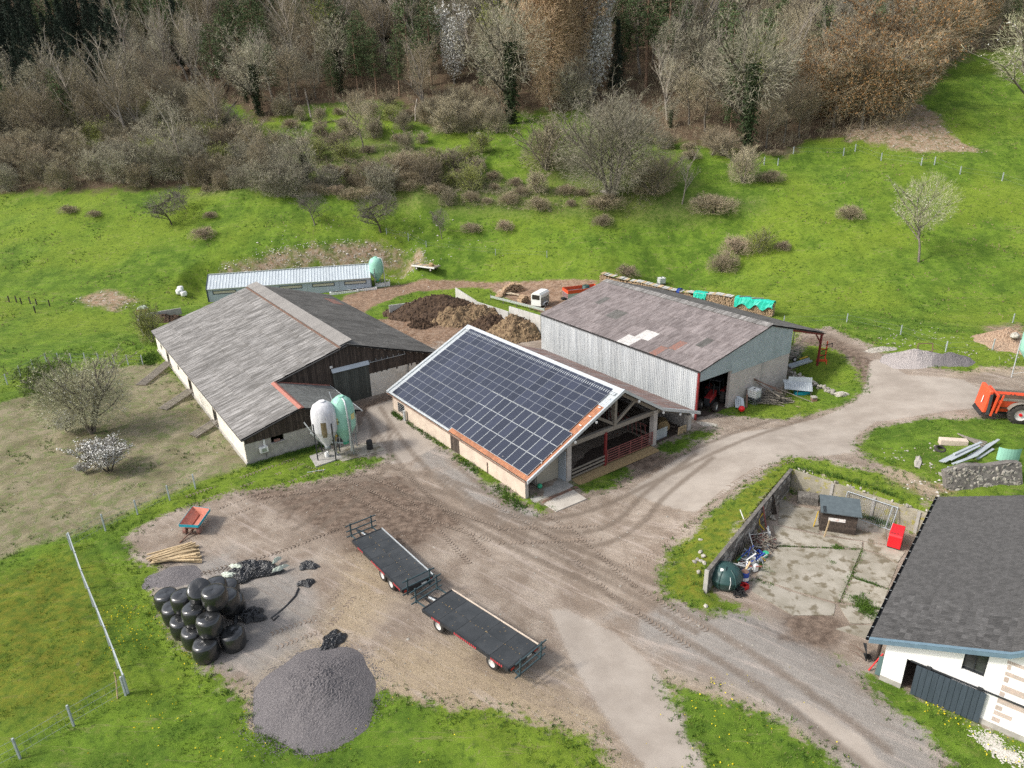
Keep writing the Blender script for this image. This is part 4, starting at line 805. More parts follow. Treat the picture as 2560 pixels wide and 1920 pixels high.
# mesh gate, pavers, red box, tank
tl, tr, bl, br = (Vector(p) for p in ((26.63, 48.95, 1.7), (29.35, 46.4, 1.7), (26.1, 48.4, .04), (28.8, 45.9, .04)))
gt_ = thing('mesh_gate', 'large grey tubular gate with wire mesh leaning on the mossy wall behind the hut', 'gate')
obj('gate_frame', MB().tube([bl, tl], .045).tube([tl, tr], .045).tube([tr, br], .045).tube([br, bl], .045).tube([(bl + (br - bl) * .9), (tl + (tr - tl) * .9)], .04), 'steel', gt_)
gm_ = MB()
for k in range(1, 26): gm_.beam(bl + (br - bl) * k / 26, tl + (tr - tl) * k / 26, .008)
for k in range(1, 16): gm_.beam(bl + (tl - bl) * k / 16, br + (tr - br) * k / 16, .008)
obj('wire_mesh', gm_, 'steel', gt_)
pv_ = thing('paver_stack', 'low stack of grey paving stones on a pallet against the courtyard wall corner', 'paving stones', (23.2, 50.0, .03), R(-18))
for i in range(5):
    for j in range(3):
        for k in range(3): obj('paver', MB().box((.16 + i * .31, .16 + j * .31, .14 + k * .22), (.295, .295, .2), rnd.uniform(-.05, .05)), 'old_wall', pv_)
obj('pallet', MB().b2(-.03, 1.6, -.03, .98, 0, .03), 'grey_timber', pv_)
mat('bright_red', (.72, .012, .02), (.66, .01, .018), 2, .4, spec=.5)
rb = thing('red_cabinet', 'bright red metal machine cabinet beside the tiled roof edge', 'cabinet', (27.42, 43.75, .05), R(-35))
obj('cabinet_body', MB().slab([(0, 0, .08), (0, 1.7, .08), (0, 1.7, 1.15), (0, .12, 1.15), (0, 0, 1.02)], (.88, 0, 0)), 'bright_red', rb, bev=.02)
obj('base_frame', MB().b2(.03, .85, .03, 1.67, 0, .079), 'black_paint', rb); obj('vent', MB().b2(.1, .4, .25, .3, 1.151, 1.165).b2(.5, .56, .3, .36, 1.151, 1.19), 'black_paint', rb); obj('lid_seam', MB().b2(.02, .86, .14, .155, 1.151, 1.156), 'gate_red', rb)
mat('tank_green', (.028, .075, .07), (.022, .06, .057), 2, .45, spec=.5, bump=.05)
tk = thing('green_oil_tank', 'big dark green rounded plastic oil tank at the near end of the retaining wall', 'tank', (14.35, 40.0, .02), R(-28))
pr = [(.55, 0), (.9, .12), (1.08, .4), (1.14, .7), (1.17, .74), (1.17, .84), (1.14, .88), (1.05, 1.15), (.85, 1.4), (.5, 1.56), (.0, 1.62)]
obj('tank_body', MB().lathe([(r_ if r_ else .01, h) for r_, h in pr], 20), 'tank_green', tk)
for k in range(6):
    a = k * math.pi / 3 + .3; obj('tank_rib', MB().tube([((r_ + .02) * math.cos(a), (r_ + .02) * math.sin(a), h) for r_, h in pr[1:-1]], .05, 5), 'tank_green', tk)
tb_ = obj('hatch_box', MB().slab([(-.45, -1.15, .85), (.05, -1.15, .85), (.05, -.5, 1.68), (-.45, -.5, 1.68)], (0, .3, 0)), 'tank_green', tk); 
for k in range(3): obj('white_sticker', MB().slab([(-.3, -1.165 + k * .2 + .1, .85 + (k * .2 + .1) * 1.277), (-.1, -1.165 + k * .2 + .1, .85 + (k * .2 + .1) * 1.277), (-.1, -1.165 + k * .2 + .22, .85 + (k * .2 + .22) * 1.277), (-.3, -1.165 + k * .2 + .22, .85 + (k * .2 + .22) * 1.277)], (0, -.012, .01)), 'white_paint', tb_)
obj('filler_pipe', MB().tube([(.5, -1.1, .5), (.55, -1.0, 1.0), (.45, -.85, 1.3)], .02), 'white_paint', tk)
tk.scale = (.96, .96, 1.0)
mat('blue_plastic', (.03, .07, .32), (.025, .06, .27), 3, .5); mat('green_plastic', (.05, .4, .22), (.04, .33, .18), 3, .5); mat('white_plastic', (.8, .8, .78), (.72, .72, .7), 3, .45); mat('red_plastic', (.6, .03, .03), (.5, .03, .03), 3, .5)
def drum(name, label, p, r_, h, m, band=None, cat='barrel', top=None):
    t = thing(name, label, cat, tuple(p)); obj('drum_body', MB().lathe([(r_ * .95, 0), (r_, .04), (r_, h * .33), (r_ * 1.04, h * .35), (r_, h * .37), (r_, h * .63), (r_ * 1.04, h * .65), (r_, h * .67), (r_, h - .03), (r_ * .95, h)], 16), m, t)
    if band: obj('drum_band', MB().lathe([(r_ * 1.045, h * .3), (r_ * 1.045, h * .6)], 16, caps=False), band, t)
    obj('drum_lid', MB().lathe([(r_ * .9, h + .001), (r_ * .85, h + .02)], 16), top or m, t); return t
drum('oil_drum', 'blue drum with a white band and rusty top next to the green oil tank', c6(685, 1240), .3, .9, 'blue_plastic', 'white_plastic', top='rust_line')
jc = thing('white_jerrycan', 'white plastic jerrycan at the edge of the scrap heap', 'jerrycan', tuple(c6(790, 1135)), .4); obj('can_body', MB().box((0, 0, .28), (.4, .3, .55)), 'white_plastic', jc, bev=.06); obj('cap', MB().lathe([(.05, .55), (.05, .62)], 8), 'white_plastic', jc)
gp = thing('green_bucket', 'mint green plastic bucket in the scrap heap', 'bucket', tuple(c6(890, 1000)), 0); obj('bucket_body', MB().lathe([(.15, .0), (.2, .38), (.22, .4)], 12), 'green_plastic', gp)
def ln(name, label, cat, pts, m, w_=.05, round_=True, grp=None):
    mb = MB()
    if round_: mb.tube(pts, w_ / 2, 7)
    else:
        for a, b in zip(pts[:-1], pts[1:]): mb.beam(a, b, w_, w_ * .35)
    c = np.mean([np.array(p, float) for p in pts], 0); c[2] = min(p[2] for p in pts)
    mb.v = [(x - c[0], y - c[1], z - c[2]) for x, y, z in mb.v]
    return tag(obj(name, mb, m, loc=tuple(c)), label, cat, grp)
ln('white_pole', 'tall white pole leaning up against the retaining wall', 'pole', [c6(785, 940, .1), c6(730, 760, .9), c6(650, 550, 2.4)], 'white_paint', .08)
ln('blue_pipe', 'blue and green plastic pipe lying across the scrap heap', 'pipe', [c6(625, 1035, .25), c6(700, 965, .5)], 'green_plastic', .09); ln('blue_pipe', 'long blue plastic pipe lying on the scrap heap', 'pipe', [c6(660, 1000, .38), c6(778, 893, .75)], 'blue_plastic', .1)
ln('blue_board', 'blue board standing against the retaining wall behind the scrap', 'board', [c6(720, 790, .1), c6(708, 670, 1.5)], 'blue_plastic', .2, False)
for k in range(13):
    q = k / 12.; bx = 530 + q * 180; by = 1010 - q * 150
    ln('leaning_board', 'grey weathered board leaning on the retaining wall behind the scrap heap', 'board', [c6(bx + 45, by + 30 - q * 10, .05), c6(bx + 10 - rnd.random() * 25, by - 90 - q * 60, 1.3 + rnd.random() * .3)], 'grey_timber', rnd.uniform(.09, .16), False, 'grey boards leaning on the retaining wall')
for k in range(4): ln('tall_rusty_beam', 'dark tall timber standing in the far corner of the retaining wall', 'beam', [c6(960 + k * 12, 590, .03), c6(925 + k * 14, 400 + k * 3, 1.9)], 'old_boards', .12, False, 'dark timbers standing in the courtyard corner')
ln('brown_tube', 'brown steel tube leaning upright beside the yellow tape', 'tube', [c6(900, 740, .05), c6(868, 520, 1.9)], 'gate_red', .13)
ln('yellow_hose', 'yellow plastic band draped over the scrap heap', 'band', [c6(880, 745, .2), c6(835, 690, .6), c6(830, 630, 1.0), c6(880, 570, 1.4)], 'yellow', .12)
ln('yellow_strip', 'yellow plastic strip poking out of the front of the scrap heap', 'strip', [c6(815, 960, .2), c6(890, 1040, .1)], 'yellow', .06)
ln('red_strip', 'red plastic bar on the front of the scrap heap', 'bar', [c6(640, 1235, .3), c6(720, 1260, .4)], 'red_plastic', .1)
rc = thing('red_crate', 'small red open crate next to the blue drum', 'crate', tuple(c6(690, 1305)), .5); obj('crate_box', MB().b2(-.25, .25, -.18, .18, 0, .04).b2(-.25, .25, -.18, -.15, 0, .35).b2(-.25, .25, .15, .18, 0, .35).b2(-.25, -.22, -.15, .15, 0, .35).b2(.22, .25, -.15, .15, 0, .35), 'red_plastic', rc)
def tangle(name, label, cat, p, r_, h, m, n=60, w_=.03, kind=None, seed=1):
    rr = random.Random(seed); mb = MB()
    for k in range(n):
        a = rr.random() * 6.28; q = r_ * rr.random() ** .6; x, y = q * math.cos(a), q * math.sin(a); z = h * (1 - (q / r_) ** 2) * rr.random(); d = rr.random() * 6.28; L = rr.uniform(.2, .6) * r_ * 1.2
        mb.beam((x, y, z + .02), (x + L * math.cos(d), y + L * math.sin(d), max(.02, z + rr.uniform(-.2, .25))), w_ * rr.uniform(.6, 1.4))
    o = obj(name, mb, m, loc=tuple(p)); return tag(o, label, cat if not kind else None, kind=kind)
tangle('brushwood_heap', 'tangle of brown wire and brushwood on the courtyard scrap heap', '', c6(860, 880), .95, .9, 'grey_timber', 150, .04, 'stuff', 2); tangle('rusty_wire_heap', 'rusty wire tangle on the scrap heap', '', c6(840, 860), .8, .7, 'gate_red', 90, .03, 'stuff', 3)
tangle('metal_scrap_heap', 'pale metal strips and profiles heaped along the retaining wall', '', c6(760, 1010), .9, .5, 'galva', 40, .07, 'stuff', 4); tangle('black_hose_heap', 'black hoses and straps heaped beside the green tank', '', c6(640, 1350), .45, .4, 'black_rubber', 50, .06, 'stuff', 5)
ln('bent_tube', 'thin white tube bent over the scrap heap', 'tube', [c6(580, 1075, .4), c6(700, 1050, .55), c6(760, 1050, .3), c6(660, 1010, .7)], 'white_paint', .045)
ln('white_rack', 'bent white wire rack leaning on the scrap heap', 'rack', [c6(745, 790, .7), c6(930, 765, .8), c6(900, 720, .9), c6(935, 800, .3)], 'white_paint', .04)
jk = random.Random(99)
for k in range(34):
    q = jk.random(); bx = 600 + q * 330 + jk.uniform(-40, 40); by = 1230 - q * 440 + jk.uniform(-30, 30); a = jk.random() * 3.14; L = jk.uniform(60, 150)
    m_ = jk.choice(['grey_timber', 'steel', 'galva', 'gate_red', 'white_paint', 'old_boards', 'blue_plastic', 'pale_timber', 'steel', 'black_paint']); z = jk.uniform(.05, .75)
    ln('scrap_bar', 'loose %s bar in the scrap heap along the retaining wall' % {'grey_timber': 'grey timber', 'steel': 'dull steel', 'galva': 'galvanised', 'gate_red': 'rusty red', 'white_paint': 'white painted', 'old_boards': 'dark timber', 'blue_plastic': 'blue plastic', 'pale_timber': 'pale timber', 'black_paint': 'black'}[m_], 'bar', [c6(bx, by, z), c6(bx + L * math.cos(a), by - L * abs(math.sin(a)) * .7, z + jk.uniform(-.03, .6))], m_, jk.uniform(.05, .14), jk.random() < .4, 'loose bars in the scrap heap')
for k in range(7):
    q = k / 6.; x, y = 640 + q * 230 + jk.uniform(-20, 20), 1200 - q * 300; t_ = thing('scrap_box', ['black', 'grey', 'rusty', 'white', 'blue', 'brown', 'pale'][k] + ' box shaped piece of scrap along the retaining wall', 'scrap', tuple(c6(x, y)), jk.random() * 3); s_ = jk.uniform(.25, .45); obj('box_body', MB().b2(-s_, s_, -s_ * .6, s_ * .6, 0, .05).b2(-s_, s_, -s_ * .6, -s_ * .55, .05, s_).b2(-s_, s_, s_ * .55, s_ * .6, .05, s_).b2(-s_, -s_ * .93, -s_ * .55, s_ * .55, .05, s_).b2(s_ * .93, s_, -s_ * .55, s_ * .55, .05, s_), ['black_rubber', 'steel', 'rust_line', 'white_plastic', 'blue_plastic', 'old_boards', 'galva'][k], t_)
for k in range(3): ln('grey_tube', 'fat grey tube lying in the scrap heap', 'tube', [c6(690 + k * 18, 1040 - k * 18, .2), c6(790 + k * 8, 960 + k * 5, .35)], 'steel', .13, grp='grey tubes in the scrap heap')
gb = thing('rubble_bag', 'small heap of pale rubble beside the leaning timbers', 'rubble', tuple(c6(985, 640)));
for k in range(7): o = inst('stone', ROCKS[k % 5], gb, loc=(rnd.uniform(-.35, .35), rnd.uniform(-.2, .2), .08 + rnd.random() * .12), rot=(k, k, k)); o.scale = (.16, .16, .13)
# things by the white building
c7 = lambda x, y, z=0.: at(2140 + x * .25316, 1500 + y * .25316, z)
wb = thing('black_wheelbarrow', 'black tipped wheelbarrow tray standing near the corner of the white building', 'wheelbarrow', tuple(c7(105, 625)), R(65))
obj('tray', MB().slab([(0, 0, .15), (.75, 0, .15), (.85, .1, .75), (-.1, .1, .75)], (0, .06, 0)).slab([(0, 0, .15), (0, .06, .15), (-.1, .3, .75), (-.1, .1, .75)], (.04, 0, 0)).slab([(.75, 0, .15), (.75, .06, .15), (.85, .3, .75), (.85, .1, .75)], (-.04, 0, 0)), 'black_paint', wb); obj('handle', MB().tube([(.1, .1, .1), (.1, .6, .5), (.1, 1.0, .55)], .02).tube([(.65, .1, .1), (.65, .6, .5), (.65, 1.0, .55)], .02), 'rust_line', wb); obj('wheel', MB().lathe([(.18, -.04), (.2, 0), (.18, .04)], 12, c=(.38, -.05, .2), axis='x'), 'black_rubber', wb)
ln('red_bar', 'long red bar leaning at the left corner of the white building', 'bar', [c7(125, 695, .05), c7(268, 530, .9)], 'red_plastic', .09)
ln('green_board', 'dark green board propped against the side of the white building', 'board', [c7(210, 740, .05), c7(262, 560, .9)], 'tank_green', .3, False)
for k in range(3): ln('old_plank', 'dark plank propped under the eave at the corner of the white building', 'plank', [c7(190 + k * 15, 600 - k * 30, .05), c7(250 + k * 8, 400 - k * 6, 1.8)], 'old_boards', .16, False, 'planks under the eave of the white building')
# ---------------------------------------------------------------- feed silos
def silo(name, label, p, r_, zc, zb_, zt2, m, rot=0., hatch=None, legs='steel', sticker=False, pipe=True):
    t = thing(name, label, 'silo', tuple(p), rot); h = zt2 - zb_
    prof = [(.16, zc - .15), (.2, zc), (r_ * .98, zb_), (r_ * 1.02, zb_ + h * .06), (r_ * 1.02, zb_ + h * .55), (r_ * .96, zb_ + h * .72), (r_ * .78, zb_ + h * .88), (r_ * .45, zb_ + h * .98), (.3, zt2)]
    obj('silo_body', MB().lathe(prof, 28), m, t)
    obj('lid', MB().lathe([(.34, zt2 - .02), (.34, zt2 + .07), (.3, zt2 + .1)], 16), m, t)
    for k in range(4):
        a = math.pi / 4 + k * math.pi / 2; x, y = (r_ + .05) * math.cos(a), (r_ + .05) * math.sin(a)
        obj('leg', MB().beam((x, y, 0), (x, y, zb_ + h * .35), .09), legs, t)
    br = MB()
    for k in range(4):
        a = math.pi / 4 + k * math.pi / 2; b = a + math.pi / 2; q = r_ + .05; br.beam((q * math.cos(a), q * math.sin(a), .5), (q * math.cos(b), q * math.sin(b), 1.5), .035)
    obj('cross_brace', br, legs, t)
    if pipe: obj('fill_pipe', MB().tube([(.2, -.25, zt2 - .05), (.5 * r_, -.8 * r_, zt2 - .1), (.62 * r_, -.98 * r_ , zb_ + h * .75), (.66 * r_, -1.0 * r_, zb_), (.66 * r_, -1.05 * r_, .6)], .075, 8), 'galva_trim', t)
    obj('outlet', MB().lathe([(.3, zc - .22), (.3, zc - .05)], 12), 'green_plastic' if m == 'mint' else 'steel', t)
    obj('auger', MB().tube([(0, 0, zc - .2), (-1.3, -.4, zb_ - .1 if not sticker else zc + .1)], .09, 8), 'galva_trim', t)
    return t
mat('mint', (.30, .58, .46), (.27, .53, .42), 1.2, .5, c3=(.38, .62, .5), spec=.4); mat('dirty_white', (.68, .68, .69), (.5, .5, .52), 1.3, .6, stretch=(3, 3, .5), c3=(.33, .31, .31), th3=(.6, .7)); mat('window_brown', (.16, .12, .06), (.24, .2, .12), 4, .4)
mat('yellow_label', (.62, .58, .25), (.55, .5, .2), 5, .6); mat('label_ink', (.12, .12, .05)); mat('label_band', (.5, .3, .12))
s1 = silo('feed_silo', 'dirty white feed silo with a brown window strip on black legs by the barn annex', at(823, 1141), 1.16, 1.15, 2.85, 5.75, 'dirty_white', 0, legs='black_paint', pipe=False)
def patch(parent, name, m, r_, a0, a1, z0, z1, r2=None, n=8):
    mb = MB(); vs = []
    for i in range(n + 1):
        a = a0 + (a1 - a0) * i / n; vs += [((r2 or r_) * math.cos(a), (r2 or r_) * math.sin(a), z0), (r_ * math.cos(a), r_ * math.sin(a), z1)]
    return obj(name, mb.add(vs, [(2 * i, 2 * i + 2, 2 * i + 3, 2 * i + 1) for i in range(n)], True), m, parent)
patch(s1, 'window_strip', 'window_brown', 1.20, R(-92), R(-68), 2.85, 4.1); patch(s1, 'window_strip', 'window_brown', 1.20, R(-91), R(-70), 2.45, 2.85, .93)
s2 = silo('feed_silo', 'mint green feed silo with a yellow lettered label by the barn annex', at(868, 1127), 1.12, 1.05, 2.65, 5.75, 'mint', 0, sticker=True)
lb = patch(s2, 'label', 'yellow_label', 1.155, R(-140), R(-100), 3.35, 4.0)
patch(s2, 'label_band', 'label_band', 1.16, R(-140), R(-100), 3.42, 3.47); patch(s2, 'label_band', 'label_band', 1.16, R(-140), R(-100), 3.88, 3.92); patch(s2, 'label', 'yellow_label', 1.155, R(-35), R(-8), 3.6, 4.2)
tc = bpy.data.curves.new('lettering', 'FONT'); tc.body = 'denne'; tc.size = .42; tc.extrude = .004; tc.align_x = 'CENTER'
to = bpy.data.objects.new('lettering_tmp', tc); COL.objects.link(to); bpy.context.view_layer.update()
tme_ = bpy.data.meshes.new_from_object(to); bpy.data.objects.remove(to)
for v in tme_.vertices:
    a = R(-119) + v.co.x / 1.17; v.co = Vector(((1.172 + v.co.z) * math.cos(a), (1.172 + v.co.z) * math.sin(a), 3.53 + v.co.y))
tme_.materials.clear(); tme_.materials.append(MATS['label_ink']); o = bpy.data.objects.new('lettering', tme_); link(o, s2)
obj('silo_ladder', MB().beam((-.5, -1.0, 5.6), (-.8, -.7, 6.6), .04), 'galva_trim', s2)
ln('grey_downpipe', 'pale slanting pipe running down to the foot of the white silo', 'pipe', [at(760, 1056, 3.6), at(786, 1090, 2.2), at(811, 1112, 1.0)], 'galva_trim', .12)
silo('feed_silo', 'small mint green silo with faded yellow bands at the end of the long grey shed', G(945.5, 716), 1.25, 1.2, 2.6, 5.3, 'mint', .6)
sl4 = silo('feed_silo', 'mint green silo cut by the right edge of the photo behind the orange spreader', G(2566, 950), 1.3, 1.6, 3.2, 6.2, 'mint', .3, legs='galva_trim')
tag(obj('silo_pad', MB().prism([tuple(at(*q)[:2]) for q in ((774, 1141), (790, 1167), (856, 1145), (850, 1138), (830, 1122))], -.1, .06), 'concrete'), 'low concrete pad under the white silo', 'slab')
tag(obj('silo_pad', MB().prism([tuple(at(*q)[:2]) for q in ((846, 1149), (858, 1154), (905, 1140), (965, 1125), (930, 1105), (850, 1120))], -.1, .05), 'slab_court'), 'low concrete pad under the mint silo and black barrel', 'slab')
ov = thing('yellow_machine', 'yellow and black feed mill between the two silos', 'machine', tuple(at(851, 1114)), .2); obj('frame', MB().beam((-.5, 0, 0), (-.3, 0, 1.1), .08).beam((.5, 0, 0), (.3, 0, 1.1), .08).beam((-.35, 0, 1.1), (.35, 0, 1.1), .12), 'yellow', ov); obj('motor', MB().lathe([(.2, -.25), (.25, 0), (.2, .25)], 12, c=(0, 0, .5), axis='x'), 'black_paint', ov)
drum('black_barrel', 'black plastic barrel standing on the concrete near the mint silo', at(925, 1123), .3, .95, 'black_rubber')
drum('milk_churn', 'small white container under the white silo', at(818, 1143), .2, .55, 'white_plastic', cat='container')
ac = thing('air_unit', 'white ventilation box on the annex wall of the grey roofed barn', 'ventilator'); ac.location = (ob[0] + 1.6 * math.cos(YB), ob[1] + 1.6 * math.sin(YB), 0); ac.location = Vector((ob[0], ob[1], 0)) + Matrix.Rotation(YB, 3, 'Z') @ Vector((.02, 1.6, 1.0)); ac.rotation_euler = (0, 0, YB)
obj('casing', MB().b2(0, .4, -.38, .38, 0, .55), 'white_paint', ac, bev=.02); obj('grille', MB().b2(.401, .41, -.22, .22, .1, .45), 'steel', ac); obj('duct', MB().b2(0, .12, .1, .25, .56, 1.2), 'white_paint', ac); obj('cable', MB().tube([(.1, .1, 0), (.15, .15, -.4), (.05, .2, -.7)], .025), 'black_rubber', ac)
rs = thing('red_sheet', 'red ribbed metal sheet leaning on the annex wall of the grey roofed barn', 'metal sheet'); rs.matrix_world = Matrix.Translation(Vector(at(735, 1128)) ) @ Matrix.Rotation(YB + R(90), 4, 'Z') @ Matrix.Rotation(R(-14), 4, 'Y') @ Matrix.Rotation(R(65), 4, 'X')
obj('sheet', corr(.95, 1.6, 5, .03, trap=True), 'gate_red', rs)
bl_ = thing('striped_ball', 'red and white disc leaning beside the red metal sheet', 'disc', tuple(at(743, 1126)), YB + R(90)); obj('disc', MB().lathe([(.3, -.02), (.3, .02)], 16, c=(0, 0, .32), axis='y'), 'white_paint', bl_); obj('red_wedge', MB().slab([(0, -.03, .32), (.28, -.03, .25), (.28, -.03, .4)], (0, -.01, 0)), 'red_plastic', bl_)
for k, (h_, e_) in enumerate((((-33.5), (-28.6, -4.4)), ((-21.6), (-19.1, -3.8)), ((-10.75), (-9.8, -2.7)))):
    mb = MB(); A_ = Vector((h_, .0, .62)); B_ = Vector((e_[0], e_[1], .05)); d_ = (B_ - A_); n_ = int(d_.length / .17); pe = Vector((-d_.y, d_.x, 0)).normalized()
    t = thing('stable_ramp', ['long wooden slatted ramp at the far hatch of the white side wall', 'wooden slatted ramp at the middle hatch of the white side wall', 'short wooden slatted ramp at the near hatch of the white side wall'][k], 'ramp', (ob[0], ob[1], 0), YB, 'slatted ramps along the white side wall')
    for s_ in (-.55, .55): obj('side_rail', MB().beam(A_ + pe * s_, B_ + pe * s_, .07, .12), 'grey_timber', t)
    for j in range(n_): q = A_ + d_ * ((j + .5) / n_) + Vector((0, 0, .08)); obj('slat', MB().beam(q - pe * .65, q + pe * .65, .1, .04), 'grey_timber', t)
# ---------------------------------------------------------------- trailers
mat('deck_plate', (.045, .05, .054), (.065, .07, .074), .8, .55, .3, c3=(.16, .14, .11), th3=(.66, .74), rand=.08); mat('rim_white', (.62, .61, .58), (.5, .49, .46), 5, .5); mat('frame_green', (.045, .075, .085), (.04, .065, .075), 3, .55); mat('tyre', (.035, .033, .031), (.06, .053, .045), 4, .85, bump=.3); mat('tail_red', (.5, .06, .04)); mat('side_text', (.45, .05, .06))
def wheel(parent, c, r_, wd, rim='rim_white', axis='y', hub=None):
    t = obj('wheel', MB().lathe([(r_ * .55, -wd / 2), (r_ * .9, -wd / 2), (r_, -wd * .36), (r_, wd * .36), (r_ * .9, wd / 2), (r_ * .55, wd / 2)], 24, axis=axis, caps=False), 'tyre', parent, loc=c)
    s = -1
    obj('rim', MB().lathe([(r_ * .1, -wd * .28), (r_ * .4, -wd * .2), (r_ * .56, -wd * .47), (r_ * .6, -wd * .49), (r_ * .6, wd * .49), (r_ * .56, wd * .47), (r_ * .1, wd * .25)], 20, axis=axis), rim, t)
    if hub: obj('hub', MB().lathe([(.13, -wd * .5), (.15, -wd * .2)], 10, axis=axis), hub, t)
    return t
def lugs(parent, r_, wd, n=20):
    mb = MB()
    for k in range(n):
        a = 2 * math.pi * k / n
        for s in (-1, 1):
            a2 = a + (.5 if s > 0 else 0) * 2 * math.pi / n; mb.beam((r_ * math.cos(a2), 0, r_ * math.sin(a2)), (r_ * math.cos(a2 + .2), s * wd / 2, r_ * math.sin(a2 + .2)), .09, .09, up=(math.cos(a2), 0, math.sin(a2)))
    return obj('tread', mb, 'tyre', parent)
def rack(name, parent, x, w_, z0, z1, lean, posts=.36):
    mb = MB()
    for s in (-1, 1): mb.beam((x, s * w_ * posts, z0), (x + lean, s * w_ * posts, z1), .09, .09)
    for f in (.12, .5, .9): mb.beam((x + lean * f, -w_ / 2 - .05, z0 + (z1 - z0) * f), (x + lean * f, w_ / 2 + .05, z0 + (z1 - z0) * f), .07)
    return obj(name, mb, 'frame_green', parent)
def flat_trailer(label, p, yaw, L, w_, wheels, front=1.0, rear=.45, dirt=.4, word='ROLLAND'):
    t = thing('bale_trailer', label, 'trailer', (p[0], p[1], 0), yaw); zd = 1.1
    n = int(round(L / 1.5))
    for i in range(n):
        for s in (0, 1): obj('deck_plate', MB().b2(i * L / n + .01, (i + 1) * L / n - .01, -w_ / 2 + s * w_ / 2 + .008, s * w_ / 2 - .008, zd - .02, zd + rnd.uniform(0, .006)), 'deck_plate', t)
    obj('side_rail', MB().b2(-.05, L + .05, w_ / 2, w_ / 2 + .07, zd - .18, zd + .06), 'galva_trim' if dirt > .3 else 'cream_plaster', t, label='pale worn upper edge rail'); obj('side_rail', MB().b2(-.05, L + .05, -w_ / 2 - .07, -w_ / 2, zd - .2, zd + .03), 'black_paint', t)
    obj('end_rail', MB().b2(-.08, 0, -w_ / 2, w_ / 2, zd - .18, zd + .04), 'black_paint', t); obj('end_rail', MB().b2(L, L + .08, -w_ / 2, w_ / 2, zd - .3, zd + .0), 'black_paint', t)
    obj('chassis', MB().b2(-.2, L, -.55, -.4, .7, zd - .03).b2(-.2, L, .4, .55, .7, zd - .03), 'black_paint', t)
    for x in wheels:
        for s in (-1, 1): wheel(t, (x, s * (w_ / 2 - .22), .5), .5, .36)
        obj('axle', MB().tube([(x, -w_ / 2 + .2, .5), (x, w_ / 2 - .2, .5)], .06), 'black_paint', t)
    db = MB().beam((-2.0, 0, .55), (-.2, -.3, .8), .1, .12).beam((-2.0, 0, .55), (-.2, .3, .8), .1, .12); obj('drawbar', db, 'black_paint', t); obj('spring_strut', MB().tube([(-.9, 0, .8), (-.15, 0, .9)], .09), 'galva_trim', t)
    for s in (-1, 1): obj('rack_arm', MB().beam((-front, s * w_ * .36, .95), (0, s * w_ * .36, .95), .08), 'frame_green', t)
    rack('front_rack', t, -front, w_, .75, 1.95, 0); rack('rear_rack', t, L + rear, w_, .55, 1.95, .12)
    for s in (-1, 1): obj('rack_arm', MB().beam((L, s * w_ * .36, .75), (L + rear, s * w_ * .36, .65), .08), 'frame_green', t)
    for s in (-1, 1): obj('tail_light', MB().b2(L + .08, L + .1, s * w_ * .4 - .14, s * w_ * .4 + .14, zd - .25, zd - .1), 'tail_red', t)
    obj('number_plate', MB().b2(L + .082, L + .09, w_ * .1, w_ * .1 + .4, zd - .26, zd - .14), 'white_paint', t)
    # side lettering along the lower rail
    for x0, x1 in ((.9, 1.7), (3.0, 5.0), (6.2, 7.2)):
        if x1 > L: continue
        mb = MB(); x = x0
        while x < x1: mb.b2(x, x + .11, -w_ / 2 - .076, -w_ / 2 - .071, zd - .19, zd - .03); x += .17
        obj('side_marking', mb, 'side_text', t)
    st = MB(); rr = random.Random(int(L * 100))
    for k in range(45):
        x = rr.uniform(.1, L - .1); y = rr.choice([0, rr.uniform(-.45, .45)]) * w_ + rr.gauss(0, .05); 
        if abs(y) > w_ / 2 - .05: continue
        a = rr.random() * 3; q = rr.uniform(.03, .09); st.box((x, y, zd + .012), (q, q * .4, .006), a)
    obj('straw_bits', st, 'straw', t, kind='stuff')
    return t
flat_trailer('flat bed bale trailer with tandem axle and dusty dark deck, hitched behind the far end', (-11.28, 45.6), R(-52.6), 7.35, 2.43, (4.35, 5.6), front=1.0, rear=.1)
flat_trailer('flat bed bale trailer with widely spaced wheels and clean black deck, nearest the camera', (-5.27, 37.9), R(-43.7), 7.6, 2.55, (1.35, 6.15), front=1.15, rear=.55, dirt=.2)
# red and teal hopper cart
K_ = [at(448, 1311, 1.05), at(495, 1313, 1.05), at(524, 1272, 1.05), at(481.5, 1266, 1.05)]
cx = (K_[0] + K_[1] + K_[2] + K_[3]) / 4; ct = thing('hopper_cart', 'old spreader cart with salmon red hopper and teal rim beside the wooden stakes', 'cart', (cx[0], cx[1], 0), 0)
Kl = [Vector(k_) - Vector((cx[0], cx[1], 0)) for k_ in K_]
mat('hopper_red', (.55, .21, .15), (.45, .17, .12), 3, .8, c3=(.6, .33, .24)); mat('teal', (.02, .34, .42), (.02, .28, .35), 3, .5)
bt = [Vector((k_.x * .45, k_.y * .75, .45)) for k_ in Kl]
hb = MB()
for i in range(4): j = (i + 1) % 4; hb.add([Kl[i], Kl[j], bt[j], bt[i]], [(0, 1, 2, 3)]); hb.add([Kl[i] * 1.01, Kl[j] * 1.01, bt[j] * 1.03, bt[i] * 1.03], [(3, 2, 1, 0)])
hb.add(bt, [(0, 1, 2, 3)]); obj('hopper', hb, 'hopper_red', ct)
rm = MB()
for i in range(4): rm.slab([Kl[i] * 1.02, Kl[(i + 1) % 4] * 1.02, Kl[(i + 1) % 4] * 1.02 - Vector((0, 0, .22)), Kl[i] * 1.02 - Vector((0, 0, .22))], (Kl[i] + Kl[(i + 1) % 4]).normalized() * .04 * Vector((1, 1, 0)))
obj('teal_rim', rm, 'teal', ct)
m0, m1 = (Kl[0] + Kl[3]) / 2, (Kl[1] + Kl[2]) / 2
